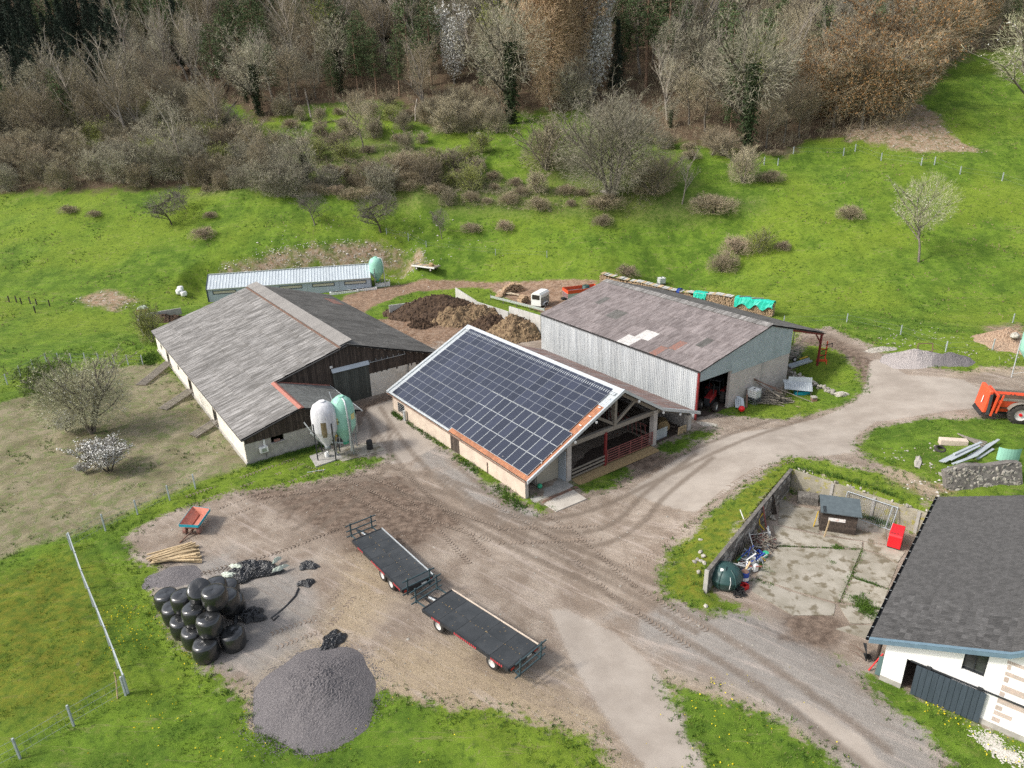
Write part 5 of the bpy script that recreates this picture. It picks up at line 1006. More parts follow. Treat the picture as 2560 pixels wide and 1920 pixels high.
obj('hopper_ridge', MB().slab([Kl[0] * .9 - Vector((0, 0, .05)), Kl[3] * .95 - Vector((0, 0, .05)), Kl[3] * .5 + Kl[2] * .3 - Vector((0, 0, .3)), Kl[0] * .5 + Kl[1] * .3 - Vector((0, 0, .3))], (0, 0, -.04)), 'hopper_red', ct)
obj('axle_frame', MB().beam(Kl[0] * .6 - Vector((0, 0, .7)), Kl[1] * .8 - Vector((0, 0, .8)), .1).beam((0, -1, .3), (-.5, -2.2, .05), .08).beam((0, -1.2, .3), (0, 1.2, .3), .12), 'rust_line', ct)
for s in (-1, 1): obj('red_roller', MB().lathe([(.26, -.12), (.26, .12)], 12, c=(s * .55, -.9, .32), axis='x'), 'fibre_orange', ct)
# wooden stakes
ca_ = lambda x, y, z=0.: at(300 + x * .2773, 1240 + y * .2773, z)
for k in range(34):
    q = k / 33.; a = ca_(240 + q * 170 + rnd.uniform(-25, 25), 600 - (q - .6) * 60 * (1 if q > .6 else -.2) - rnd.uniform(0, 60) * (1 - q), .05 + rnd.random() * .35); b = ca_(640 + rnd.uniform(-30, 90), 410 + q * 180 + rnd.uniform(-15, 15), .05 + rnd.random() * .35)
    d_ = Vector(b) - Vector(a); d_ = d_.normalized() * rnd.uniform(2.6, 3.4); mid = (Vector(a) + Vector(b)) / 2
    mb = MB().beam(-d_ / 2, d_ / 2, rnd.uniform(.08, .13), rnd.uniform(.08, .11)); tag(obj('wooden_stake', mb, 'pale_timber', loc=mid), 'split pale wooden stake lying in the loose pile beside the small gravel heap', 'stake', 'wooden stakes in a loose pile')
# ---------------------------------------------------------------- wrapped bales
mat('bale_wrap', (.016, .017, .018), (.024, .025, .026), 1.6, .22, spec=.9, bump=.3, stretch=(1, 1, 2), bsc=3)
def bale_mesh(seed):
    r0, h = .75, 1.26; mb = MB(); n = 28; rr = random.Random(seed)
    prof = [(.02, 0), (.62, 0), (.70, .05), (.75, .2), (.785, .5), (.785, .76), (.75, 1.06), (.69, 1.19), (.58, 1.245), (.3, 1.25), (.02, 1.24)]
    vs = []; ph = [rr.uniform(0, 6.28) for _ in range(4)]
    for i, (r_, z) in enumerate(prof):
        for k in range(n):
            a = 2 * math.pi * k / n; w_ = 1 + .018 * math.sin(3 * a + ph[0]) + .012 * math.sin(7 * a + ph[1] + z * 3) + .006 * math.sin(13 * a + ph[2]); vs.append((r_ * w_ * math.cos(a), r_ * w_ * math.sin(a), z + .02 * math.sin(2 * a + ph[3]) * (z > .9)))
    m = len(prof); mb.add(vs, [(i * n + k, i * n + (k + 1) % n, (i + 1) * n + (k + 1) % n, (i + 1) * n + k) for i in range(m - 1) for k in range(n)], True); return mb
BM = [bale_mesh(i).mesh('bale_wrap', MATS['bale_wrap']) for i in range(4)]
for k, (x, y, l, lb_, tl_) in enumerate([(-19.3, 34.4, 0, 'front bale nearest the camera at the foot of the pile', 0), (-17.95, 35.3, 0, 'bale at the right foot of the pile, next to the front one', 0), (-20.5, 35.6, 0, 'half hidden bottom bale left of the front bale', 0), (-21.65, 36.6, 0, 'bottom bale on the left edge of the pile, second from the front', 0),
    (-22.75, 37.9, 0, 'bottom bale on the left edge of the pile, third from the front', 0), (-23.8, 39.2, 0, 'far left bottom bale of the pile', 0), (-19.05, 38.5, 0, 'bottom bale on the right back side of the pile', 0), (-20.0, 40.1, 0, 'rearmost bale at the back of the pile', 0), (-21.7, 39.6, 0, 'hidden bottom bale at the back left of the pile', 0), (-20.2, 37.2, 0, 'hidden bottom bale inside the pile', 0),
    (-19.15, 35.2, 1, 'second layer bale right above the front bale', 0), (-20.45, 36.2, 1, 'second layer bale left of the tall top bale', 0), (-21.7, 37.5, 1, 'second layer bale on the left side of the pile', 0), (-18.85, 37.4, 1, 'second layer bale on the right behind the top bale', 0), (-20.05, 38.6, 1, 'second layer bale at the back under the pointed one', 0),
    (-19.0, 36.25, 2, 'top bale of the pile', 0), (-20.35, 37.25, 2, 'tilted pointed bale on top at the back of the pile', 1)]):
    t = thing('wrapped_bale', 'black wrapped bale, ' + lb_, 'bale', (x, y, l * 1.25 + .0), rnd.random() * 6, 'black wrapped silage bales in the pile', rot=(R(28), R(-20), 1) if tl_ else None)
    inst('wrap', BM[k % 4], t)
mat('black_film', (.012, .013, .015), (.02, .021, .024), 6, .28, spec=.7, bump=.5); mat('white_film', (.55, .6, .52), (.45, .5, .43), 5, .5)
def crumple(name, label, c, rx, ry, h, rz, m='black_film', seed=0, cat='plastic film', n=30, parent=None):
    r_ = np.random.RandomState(seed); u = np.linspace(-1, 1, n); X, Y = np.meshgrid(u, u); rr = np.hypot(X, Y); th = np.arctan2(Y, X)
    X2 = X * np.sqrt(1 - Y * Y / 2); Y2 = Y * np.sqrt(1 - X * X / 2); R_ = np.hypot(X2, Y2)
    edge = 1 + .18 * np.sin(3 * th + r_.rand() * 6) + .12 * np.sin(5 * th + r_.rand() * 6) + .06 * np.sin(9 * th)
    Z = np.zeros_like(X)
    for k in range(16): a = r_.rand() * 6.28; f = r_.uniform(3, 15); Z += np.abs(np.sin((X2 * math.cos(a) + Y2 * math.sin(a)) * f + r_.rand() * 6)) / (f ** .5)
    Z = Z / Z.max(); Z = h * Z * np.clip(1.15 - R_ ** 3, 0.02, 1) + r_.rand(n, n) * h * .15
    vs = [(X2[i, j] * edge[i, j] * rx, Y2[i, j] * edge[i, j] * ry, Z[i, j] + .01) for i in range(n) for j in range(n)]
    mb = MB().add(vs, [(i * n + j, i * n + j + 1, (i + 1) * n + j + 1, (i + 1) * n + j) for i in range(n - 1) for j in range(n - 1)])
    o = obj(name, mb, m, parent, loc=tuple(c), rot=(0, 0, rz)); return tag(o, label, cat) if parent is None else o
p_ = ca_(1190, 690); f1 = crumple('plastic_film_heap', 'large crumpled heap of black film with white sheets behind the bales', p_, 1.9, 1.15, .7, .2, seed=1, n=44)
for k, (x, y, a, b, r2) in enumerate(((990, 705, .65, .22, 2.8), (1075, 635, .6, .2, 2.6), (1420, 700, .6, .15, .4), (1420, 615, .4, .16, .8))): q = ca_(x, y, .25); crumple('white_sheet_scrap', None, Vector(q) - Vector(p_), a, b, .35, r2 - .2, 'white_film', seed=20 + k, parent=f1, n=16).rotation_euler = (0, 0, r2)
crumple('plastic_film_heap', 'round heap of black film lying right of the bale pile', ca_(1195, 1090), .85, .75, .55, .1, seed=3); crumple('plastic_film_heap', 'small black film heap touching the bales', ca_(1060, 1100), .35, .55, .35, .1, seed=4, n=18)
crumple('plastic_film_heap', 'dish shaped piece of black film farthest back in the yard', ca_(1700, 635), .75, .5, .3, -.3, seed=5); crumple('plastic_film_heap', 'upper end of the twisted black film strip', ca_(1680, 795), .65, .4, .3, .2, seed=6, n=22)
crumple('plastic_film_heap', 'elongated bundle of black film beside the big gravel heap', ca_(1910, 1320), .65, 1.05, .4, -.35, seed=7)
ln('film_rope', 'twisted black film strip trailing towards the bales', 'plastic film', [ca_(1610, 830, .08), ca_(1580, 900, .1), ca_(1500, 990, .05), ca_(1420, 1060, .04), ca_(1365, 1100, .04), ca_(1385, 1125, .04), ca_(1430, 1080, .05)], 'black_film', .13)
crumple('plastic_film_heap', 'narrow scrap of black film at the foot of the rightmost bale', ca_(1105, 1330), .4, .12, .12, .5, seed=8, n=12)
# ---------------------------------------------------------------- heaps
def heap(name, label, c, rx, ry, h, m, rz=0, seed=0, rough=.1, lump=.0, n=70, kind='stuff', power=1.0, cat=None):
    r_ = np.random.RandomState(seed); u = np.linspace(-1, 1, n); X, Y = np.meshgrid(u, u); X2 = X * np.sqrt(1 - Y * Y / 2); Y2 = Y * np.sqrt(1 - X * X / 2); R_ = np.hypot(X2, Y2); th = np.arctan2(Y2, X2)
    e = 1 + .06 * np.sin(2 * th + r_.rand() * 6) + .05 * np.sin(3 * th + r_.rand() * 6) + .03 * np.sin(7 * th)
    Z = h * np.clip(1 - R_ ** power, 0, 1); Z = np.where(Z > h * .85, h * .85 + (Z - h * .85) * .4, Z); nz = np.zeros_like(Z)
    for k in range(18):
        a = r_.rand() * 6.28; f = r_.uniform(4, 34); nz += np.sin((X2 * math.cos(a) + Y2 * math.sin(a)) * f + r_.rand() * 6) * 1.6 / f ** .7
    Z = Z + lump * .55 * nz * np.clip(1.02 - R_, 0, .5) * 2 + (r_.rand(n, n) - .5) * rough * np.clip(1.1 - R_, 0, 1)
    a_, b_ = math.cos(rz), math.sin(rz); WX = c[0] + (X2 * rx * a_ - Y2 * ry * b_) * e; WY = c[1] + (X2 * rx * b_ + Y2 * ry * a_) * e
    g = terr(WX, WY) - c[2]; Z = Z + g - .06
    vs = np.stack([WX - c[0], WY - c[1], Z], -1).reshape(-1, 3)
    mb = MB(); mb.add(vs.tolist(), [(i * n + j, i * n + j + 1, (i + 1) * n + j + 1, (i + 1) * n + j) for i in range(n - 1) for j in range(n - 1)], lump < .05)
    if 'manure' in m:
        rr = random.Random(seed + 9)
        for k in range(int(110 * rx)):
            i = rr.randrange(len(vs)); x, y, z = vs[i]; q = rr.uniform(.07, .26)
            if math.hypot(x / rx, y / ry) > 1.05: continue
            P = [(x + q * rr.uniform(.7, 1.2), y, z), (x, y + q, z), (x - q * rr.uniform(.7, 1.2), y, z), (x, y - q, z), (x + rr.uniform(-.1, .1), y, z + q * rr.uniform(.6, 1.2))]; mb.add(P, [(0, 1, 4), (1, 2, 4), (2, 3, 4), (3, 0, 4)])
    o = obj(name, mb, m, loc=tuple(c)); return tag(o, label, cat, kind=kind)
mat('gravel_grey', (.14, .128, .13), (.21, .195, .195), 14, .95, bump=.8, c3=(.12, .11, .115), th3=(.5, .6)); mat('gravel_light', (.38, .345, .33), (.3, .27, .26), 9, .95, bump=.8, c3=(.46, .43, .41)); mat('manure_dark', (.05, .032, .022), (.1, .064, .04), 1.8, .95, bump=.8, c3=(.03, .02, .016)); mat('manure_straw', (.28, .2, .115), (.15, .1, .06), 2.4, .95, bump=.8, c3=(.07, .05, .034)); mat('brown_rubble', (.37, .27, .19), (.3, .2, .135), 5, .95, bump=.8, c3=(.48, .42, .34))
heap('gravel_heap', 'big round heap of dark grey gravel at the bottom of the yard', (-11.75, 31.2, 0), 3.7, 3.9, 1.3, 'gravel_grey', seed=3, rough=.09, lump=.05, n=110, kind=None, cat='gravel heap', power=1.25)
heap('gravel_heap', 'low flat patch of grey gravel behind the bale pile', (at(436, 1442)[0], at(436, 1442)[1], 0), 2.4, 1.5, .38, 'gravel_grey', seed=4, rough=.05, lump=.02, kind=None, cat='gravel heap')
cA = lambda x, y: G(900 + x * .226, 640 + y * .226)
for i, (x, y, rx, ry, h, m, s, lbl) in enumerate([(880, 640, 8.2, 4.6, 2.7, 'manure_dark', 5, 'large dark brown manure heap against the concrete wall'), (1060, 700, 4.2, 3.4, 1.9, 'manure_straw', 6, 'mottled strawy manure heap in the middle of the yard'), (1290, 680, 4.4, 3.2, 2.0, 'manure_straw', 7, 'light straw coloured manure heap beside the joined wall panels'), (1440, 800, 4.2, 3.2, 1.7, 'manure_dark', 8, 'black manure heap showing above the solar roof ridge'), (1700, 870, 4.4, 4.0, 2.6, 'manure_straw', 9, 'steep strawy manure heap nearest the metal clad barn'), (700, 770, 2.5, 1.3, .5, 'manure_dark', 10, 'low spill of dark manure on the yard floor')]):
    heap('manure_heap', lbl, cA(x, y), rx, ry, h, m, seed=s, rough=.22, lump=.5, n=64, kind=None, cat='manure heap', power=1.6)
heap('manure_heap', 'black crest on top of the steep strawy manure heap', tuple(np.array(cA(1760, 830)) + [0, 0, .7]), 2.4, 2.2, 2.1, 'manure_dark', seed=12, rough=.2, lump=.3, n=40, kind=None, cat='manure heap', power=1.5)
c8 = lambda x, y: G(2060 + x * .2894, 760 + y * .2894)
heap('rubble_heap', 'pale pinkish gravel heap with a metal frame on it by the upper road', c8(760, 480), 3.8, 2.6, 1.3, 'gravel_light', seed=13, rough=.14, lump=.1, kind=None, cat='gravel heap'); heap('rubble_heap', 'smaller dark grey gravel heap touching the pale one', c8(1070, 490), 2.9, 2.1, 1.0, 'gravel_grey', seed=14, rough=.14, lump=.1, kind=None, cat='gravel heap')
heap('rubble_heap', 'brown stony rubble heap at the right edge of the meadow', c8(1590, 330), 4.0, 3.6, 1.7, 'brown_rubble', seed=15, rough=.35, lump=.2, kind=None, cat='rubble heap'); heap('rubble_heap', 'flat patch of whitish broken rubble beside the upper road', c8(480, 395), 2.1, .9, .4, 'stone', seed=16, rough=.25, lump=.12, n=30, kind=None, cat='rubble heap')
ff = thing('metal_rack', 'rusty rectangular metal frame lying on the pale gravel heap', 'frame', tuple(np.array(c8(860, 455)) + [0, 0, .6]), 0); obj('frame_bars', MB().beam((-.8, 0, 0), (.9, 0, .05), .08).beam((-.75, .3, .9), (.95, .3, .9), .08).beam((-.8, 0, 0), (-.75, .3, .9), .08).beam((.9, 0, 0), (.95, .3, .9), .08).beam((-1.1, 0, .3), (-.7, .1, .35), .06).beam((-1.1, 0, .6), (-.7, .2, .65), .06).beam((.9, 0, .2), (1.2, 0, .3), .06), 'rust_line', ff)
stn = MB()
for k in range(240):
    a, b = [(560, 330), (700, 340), (900, 230), (1000, 290), (1150, 300), (1300, 330), (560, 260), (650, 1290), (900, 1380), (1620, 450), (1560, 380), (1230, 420), (600, 1330), (1000, 1230)][k % 14]
    g = c8(a + rnd.gauss(0, 60), b + rnd.gauss(0, 28)); s_ = rnd.uniform(.04, .13); rk = rock(s_, k % 9); rr_ = Matrix.Rotation(rnd.random() * 6, 3, 'Z'); stn.add([tuple(rr_ @ Vector(q) + Vector(g)) for q in rk.v], rk.f)
tag(obj('field_stones', stn, 'stone'), 'scattered pale field stones', kind='stuff')
def boulder(label, g, s, sq=(1, 1, 1), m=None, k=0):
    o = inst('boulder', ROCKS[k % 5], None, loc=tuple(g), rot=(0, 0, k)); o.scale = (s * sq[0], s * sq[1], s * sq[2]); return tag(o, label, 'boulder')
boulder('long grey boulder lying in the grass left of the metal posts', c8(815, 1365), .8, (1.6, .6, .45), k=1); boulder('pinkish boulder above the gable of the tiled roof', c8(1055, 1490), .55, (1.3, .8, .6), k=2); boulder('grey boulder at the end of the low stone wall', c8(150, 785), .75, (1.2, .8, .7), k=3); boulder('pale round boulder on the brown rubble heap', np.array(c8(1620, 370)) + [0, 0, 1.4], .6, k=4)
for k in range(9): g = [c6(270, 1130), c6(235, 1110), c6(210, 1125), c6(290, 1090), c6(260, 1050), c6(300, 1150), c6(265, 950), c6(250, 1215), c6(320, 1490)][k]; z = tz(g[0], g[1]); boulder('whitish boulder beside the end of the retaining wall', (g[0], g[1], z + .02), .2, k=k)['group'] = 'boulders at the wall end'
# ---------------------------------------------------------------- behind the barns
GB = lambda x, y: G(900 + x * .226, 640 + y * .226)
def wall_pan(name, label, A_, B_, h0, h1, n, m='concrete', skipz=0, th=.18, tilt=0):
    A_ = np.array(A_); B_ = np.array(B_); t = thing(name, label, 'wall', (A_[0], A_[1], 0), math.atan2(B_[1] - A_[1], B_[0] - A_[0])); L = math.hypot(*(B_ - A_)[:2])
    for i in range(n): obj('wall_panel', MB().slab([(i * L / n + .02, 0, -.3), ((i + 1) * L / n - .02, 0, -.3), ((i + 1) * L / n - .02, 0, h0 + (h1 - h0) * (i + 1) / n), (i * L / n + .02, 0, h0 + (h1 - h0) * i / n)], (0, th, 0)), m, t)
    return t
def onz(px, py, z): return at(px, py, z)
mat('concrete_pale', (.50, .49, .46), (.42, .41, .38), .8, .9, bump=.15, c3=(.32, .31, .28), th3=(.6, .7))
wall_pan('concrete_wall', 'pale concrete retaining wall left of the dark manure heap', GB(330, 665)[:2], GB(700, 615)[:2], 2.3, 2.3, 3, 'concrete_pale')
wall_pan('concrete_wall', 'tapering concrete wall running down behind the manure from its tall far end', GB(1060, 500)[:2], GB(1290, 590)[:2], 2.4, 1.5, 1, 'concrete_pale')
wall_pan('concrete_wall', 'row of short joined concrete wall panels beside the grass strip', GB(1290, 600)[:2], GB(1640, 720)[:2], 1.6, 1.5, 4, 'concrete_pale')
wall_pan('concrete_wall', 'tapering concrete wall panel meeting the corner of the metal clad barn', GB(1650, 700)[:2], GB(2000, 880)[:2], 2.1, 2.9, 3, 'concrete_pale')
gr = thing('guard_rail', 'galvanised guard rail on short posts above the manure yard walls', 'guard rail', tuple(GB(1440, 480)))
ga, gb2 = GB(1445, 490), GB(2040, 640); o_ = Vector(gr.location); ga, gb2 = Vector(ga) - o_, Vector(gb2) - o_
for z in (.55, .75): obj('rail_beam', MB().beam(ga + Vector((0, 0, z)), gb2 + Vector((0, 0, z)), .06, .17), 'galva_trim', gr)
for k in range(5): q = ga + (gb2 - ga) * (k / 4.); obj('rail_post', MB().b2(q.x - .08, q.x + .08, q.y + .05, q.y + .2, q.z - .5, q.z + 1.0), 'grey_timber', gr)
# horse trailer
ht = thing('horse_trailer', 'white horse trailer with dark side panels parked by the log piles', 'horse trailer', tuple(GB(1995, 555)), R(118))
ht.rotation_euler = (0, 0, R(60))
hb_ = MB().b2(-1.5, 1.5, -.85, .85, .45, 1.35).slab([(-1.5, -.85, 1.36), (1.5, -.85, 1.36), (1.5, -.85, 2.2), (1.5, -.55, 2.5), (1.5, .55, 2.5), (1.5, .85, 2.2), (1.5, .85, 1.36), (-1.5, .85, 1.36), (-1.5, .85, 2.2), (-1.5, .55, 2.5), (-1.5, -.55, 2.5), (-1.5, -.85, 2.2)][1:7] if 0 else [(1.5, -.85, 1.36), (1.5, .85, 1.36), (1.5, .85, 2.2), (1.5, .55, 2.5), (1.5, -.55, 2.5), (1.5, -.85, 2.2)], (-3.0, 0, 0))
obj('trailer_body', hb_, 'white_paint', ht)
for s in (-1, 1):
    for k in range(5): obj('side_panel', MB().b2(-1.4 + k * .57, -.88 + k * .57, s * .855, s * .875, .55, 1.75), 'steel', ht)
    obj('fender', MB().tube([(-.7, s * .95, .45), (-.5, s * .95, .8), (.6, s * .95, .8), (.8, s * .95, .45)], .09, 6), 'white_paint', ht)
    for x in (-.3, .45): wheel(ht, (x, s * .95, .33), .33, .2)
obj('rear_shade_plate', MB().b2(-1.515, -1.502, -.68, .68, 1.45, 2.2), 'inside_shade', ht); obj('towbar', MB().beam((1.5, 0, .5), (2.6, 0, .5), .09), 'steel', ht)  # near-black plate on the closed body: shade of the open rear as colour
# red tipping trailer
rt = thing('tipping_trailer', 'grey and orange-red tipping trailer with raised sides behind the metal clad barn', 'trailer', tuple(GB(2270, 520)), R(18))
obj('trailer_box', MB().b2(0, 5.6, -1.15, -1.08, .95, 1.75).b2(0, 5.6, 1.08, 1.15, .95, 1.75).b2(0, .07, -1.08, 1.08, .95, 1.75).b2(5.53, 5.6, -1.08, 1.08, .95, 1.75).b2(.07, 5.53, -1.08, 1.08, .95, 1.05), 'galva', rt)
mat('orange_red', (.62, .085, .03), (.55, .07, .025), 3, .55, c3=(.5, .12, .06)); 
obj('raised_side', MB().b2(-.02, 5.62, -1.2, -1.12, 1.76, 2.3).b2(-.02, 5.62, 1.12, 1.2, 1.76, 2.3).b2(-.02, .06, -1.12, 1.12, 1.76, 2.3).b2(5.54, 5.62, -1.12, 1.12, 1.76, 2.3), 'orange_red', rt)
for k in range(6): obj('side_stripe', MB().b2(-.04, -.005, -1.1 + k * .38, -.93 + k * .38, 1.0, 1.7), 'gate_red', rt)
for x in (1.5, 4.2):
    for s in (-1, 1): wheel(rt, (x, s * .95, .45), .45, .3)
obj('chassis', MB().b2(-.6, 5.4, -.4, .4, .6, .94), 'black_paint', rt)
drum('black_tub', 'dark round tank standing in the orange-red tipping trailer', np.array(rt.location) + [3.4, 1.0, 1.06], .6, 1.5, 'tank_green', cat='tank')
def logs(name, label, c, L, n_, r_, h, rz, m='log_end', length=1.0, seed=1):
    rr = random.Random(seed); mb = MB(); W = L
    k = 0
    for i in range(n_):
        x = rr.uniform(-W / 2, W / 2); z = rr.random() * h * max(.15, 1 - (2 * abs(x) / W) ** 2.5); y = rr.uniform(-.12, .12); q = r_ * rr.uniform(.6, 1.2); a = rr.uniform(-.15, .15)
        d = Vector((math.sin(a), math.cos(a), rr.uniform(-.08, .08))) * length / 2; mb.tube([Vector((x, y, z + q)) - d, Vector((x, y, z + q)) + d], q, 5, smooth=False)
    o = obj(name, mb, m, loc=tuple(c), rot=(0, 0, rz)); return tag(o, label, kind='stuff')
mat('log_end', (.56, .40, .26), (.36, .25, .16), 9, .9, bump=.4, c3=(.17, .12, .08), th3=(.5, .6)); mat('log_bark', (.3, .24, .17), (.45, .38, .28), 3, .9, c3=(.15, .11, .08)); mat('tarp_green', (.02, .52, .38), (.015, .42, .31), 2, .5, bump=.4, spec=.5)
logs('log_heap', 'heap of split reddish firewood behind the horse trailer', GB(1700, 400), 4.5, 300, .1, 1.5, .3, seed=2); logs('log_heap', 'stacked firewood left of the horse trailer', GB(1800, 520), 2.6, 170, .1, 1.2, 1.0, seed=3); logs('log_heap', 'scattered light logs at the far end of the guard rail', GB(1560, 440), 2.4, 60, .11, .5, 1.2, seed=4)
for k in range(5): q = GB(1510 + k * 10, 420 - k * 8); ln('tree_trunk_log', 'long barked log lying in front of the firewood heap', 'log', [q + [0, 0, .2], np.array(GB(1740 + k * 6, 440 + k * 3)) + [0, 0, .25]], 'log_bark', .3, grp='long logs by the firewood heap')
# long firewood stack behind the metal clad barn
g3 = lambda x, y: G(1300 + x * .4069, 660 + y * .4069)
A_, B_ = g3(500, 128), g3(1560, 322); t = thing('firewood_stack', 'very long stack of split firewood running behind the metal clad barn', 'woodpile', (A_[0], A_[1], 0), math.atan2(B_[1] - A_[1], B_[0] - A_[0])); L_ = math.hypot(*(B_ - A_)[:2]); ca2, sa2 = math.cos(t.rotation_euler[2]), math.sin(t.rotation_euler[2])
gz = lambda s, y=0: tz(A_[0] + s * ca2 - y * sa2, A_[1] + s * sa2 + y * ca2)
me = [MB().tube([(0, -.55, 0), (0, .55, 0)], .11 + .015 * k, 5, smooth=False).mesh('log', MATS['log_end']) for k in range(3)]
many = MB(); cnt = 0
rows = 12; nx_ = int(L_ / .235)
for i in range(nx_):
    s = i * .235; g = gz(s)
    for j in range(rows - int(1.5 + 1.4 * math.sin(i * .13) + rnd.random())):
        p = (s + rnd.uniform(-.03, .03) + (.11 if j % 2 else 0), rnd.uniform(-.08, .08), g + .05 + j * .185 + rnd.uniform(-.02, .02)); a = rnd.random() * 3
        if j == rows - 1 and i < 290: o = inst('log', me[i % 3], t, loc=p, rot=(0, a, 0))
        else:
            m3 = Matrix.Translation(p) @ Matrix.Rotation(a, 4, 'Y'); q = .11
            many.add([m3 @ Vector((q * math.cos(2 * math.pi * k / 5), e, q * math.sin(2 * math.pi * k / 5))) for e in (-.55, .55) for k in range(5)], [(0, 1, 2, 3, 4)] + [(k, 5 + k, 5 + (k + 1) % 5, (k + 1) % 5) for k in range(5)] + [(9, 8, 7, 6, 5)])
obj('stacked_logs', many, 'log_end', t, kind='stuff')
for k in range(46):
    s = .4 + k * (L_ - 6) / 46; 
    if rnd.random() < .85: obj('cover_plank', MB().box((0, 0, 0), (.62, 1.35, .03), rnd.uniform(-.15, .15), rnd.uniform(-.05, .05)), 'concrete_pale' if k % 3 else 'pale_timber', t, loc=(s, .0, gz(s) + 2.08 - .12 * math.sin(s * .55) + rnd.uniform(0, .1)))
def tarp(label, s0, s1, seed, name='green_tarp'):
    r_ = np.random.RandomState(seed); n = 26; m_ = 16; vs = []
    prof = [(-.85, -1.0), (-.72, -.45), (-.66, -.05), (-.4, .1), (0, .14), (.4, .1), (.66, -.05), (.75, -.5)]
    for i in range(n):
        s = s0 + (s1 - s0) * i / (n - 1)
        for j, (y, z) in enumerate(prof):
            zz = z * (1 + .35 * math.sin(i * .7 + seed)) if z < -.2 else z
            q = Vector((s + r_.uniform(-.08, .08), y + r_.uniform(-.05, .05), gz(s) + 2.16 + zz + r_.uniform(-.03, .06))); q = Matrix.Rotation(t.rotation_euler[2], 3, 'Z') @ q; vs.append(q)
    mb = MB().add(vs, [(i * 8 + j, (i + 1) * 8 + j, (i + 1) * 8 + j + 1, i * 8 + j + 1) for i in range(n - 1) for j in range(7)]); o = obj(name, mb, 'tarp_green' if name == 'green_tarp' else 'blue_plastic', loc=t.location); return tag(o, label, 'tarp')
fx = lambda px: (px - 500) / 1060. * L_
tarp('large turquoise-green tarp over the right end of the firewood stack', L_ * .80, L_ * .995, 1); tarp('small turquoise-green tarp on the middle of the firewood stack', L_ * .575, L_ * .645, 3); tarp('narrow blue strap over the middle of the firewood stack', L_ * .478, L_ * .492, 5, 'blue_strap')
for px_ in (0.905, .84): s = L_ * px_; q = Matrix.Rotation(t.rotation_euler[2], 3, 'Z') @ Vector((s, .1, gz(s) + 2.36)); ln('grey_board', 'grey board weighing down the large tarp', 'board', [Vector(t.location) + q - Vector((.8, .1, 0)), Vector(t.location) + q + Vector((.9, -.2, 0))], 'grey_timber', .3, False, 'boards on the large tarp')
def ibc(name, label, p, rz, m='white_plastic'):
    t = thing(name, label, 'water tank', tuple(p), rz); obj('tank', MB().box((0, 0, .62), (1.1, .92, .92)), m, t, bev=.06); f = MB()
    for k in range(7):
        x = -.57 + k * .19
        for s in (-1, 1): f.beam((x, s * .485, .12), (x, s * .485, 1.12), .022)
    for k in range(6):
        y = -.48 + k * .19
        for s in (-1, 1): f.beam((s * .575, y, .12), (s * .575, y, 1.12), .022)
    for z in (.15, .4, .65, .9, 1.12):
        for s in (-1, 1): f.beam((-.57, s * .49, z), (.57, s * .49, z), .022).beam((s * .58, -.48, z), (s * .58, .48, z), .022)
    obj('cage', f, 'galva_trim', t); obj('base', MB().box((0, 0, .06), (1.15, .98, .12)), 'black_paint', t); obj('cap', MB().lathe([(.11, 1.08), (.11, 1.13)], 12), 'black_paint', t); return t
ibc('water_tank', 'white caged water tank standing in the meadow behind the firewood stack', g3(868, 122), .3)
# objects along the front of the metal clad barn
c5 = lambda x, y, z=0.: at(1820 + x * .1718, 930 + y * .1718, z)
ibc('water_tank', 'white caged water tank on top of an empty cage by the block wall', c5(365, 445) + [0, 0, .55], R(-50)); cg = thing('empty_cage', 'dark empty wire cage under the white water tank', 'cage', tuple(c5(365, 445)), R(-50)); f = MB()
for k in range(7): [f.beam((-.57 + k * .19, s * .485, 0), (-.57 + k * .19, s * .485, .54), .025) for s in (-1, 1)]
for z in (.03, .28, .52): [f.beam((-.57, s * .49, z), (.57, s * .49, z), .025).beam((s * .58, -.48, z), (s * .58, .48, z), .025) for s in (-1, 1)]
obj('cage_bars', f, 'steel', cg)
for k, (p, q, w_, lb_) in enumerate([((300, 55, 2.6), (780, 300, .9), .2, 'long rusty steel beam leaning down from the block wall'), ((330, 95, 2.3), (800, 270, .9), .16, 'second rusty beam just under the long one'), ((175, 205, 1.6), (300, 250, 1.3), .14, 'short rusty beam end beside the water tank'), ((285, 250, 1.3), (265, 520, .0), .2, 'upright rusty steel beam in front of the water tank'), ((215, 230, 1.3), (240, 420, .1), .16, 'rusty upright behind the pale sheets'), ((390, 130, 1.9), (680, 330, .6), .12, 'thin rusty beam behind the branch pile'), ((700, 230, 1.2), (1280, 460, .25), .1, 'long thin pole reaching to the brick stump')]):
    ln('steel_beam' if k < 6 else 'thin_pole', lb_, 'beam', [c5(*p), c5(*q)], 'rust_line' if k < 6 else 'grey_timber', w_, False)
bp_ = c5(640, 420); tg = thing('branch_pile', 'pile of grey weathered stakes and branches in front of the block wall', 'wood pile', tuple(bp_))
for k in range(95):
    q = rnd.random(); a = R(-52) + rnd.uniform(-.3, .3); x0 = rnd.gauss(0, .75); y0 = rnd.gauss(0, .45); z = abs(rnd.gauss(0, .4)) * max(0, 1.4 - abs(x0)) + .06; l = rnd.uniform(.6, 1.25); d_ = Vector((math.cos(a), math.sin(a), rnd.uniform(-.15, .35))) * l
    obj('stake', MB().beam(Vector((x0, y0, z)) - d_, Vector((x0, y0, z)) + d_, rnd.uniform(.05, .1)), 'grey_timber', tg)
for k in range(4): ln('metal_sheet', 'galvanised metal sheet leaning by the barn doorway above the red ball', 'metal sheet', [c5(130 + k * 30, 520 + k * 6, .02), c5(120 + k * 26, 340 + k * 14, .95)], 'galva', .34, False, 'galvanised sheets leaning by the barn doorway')
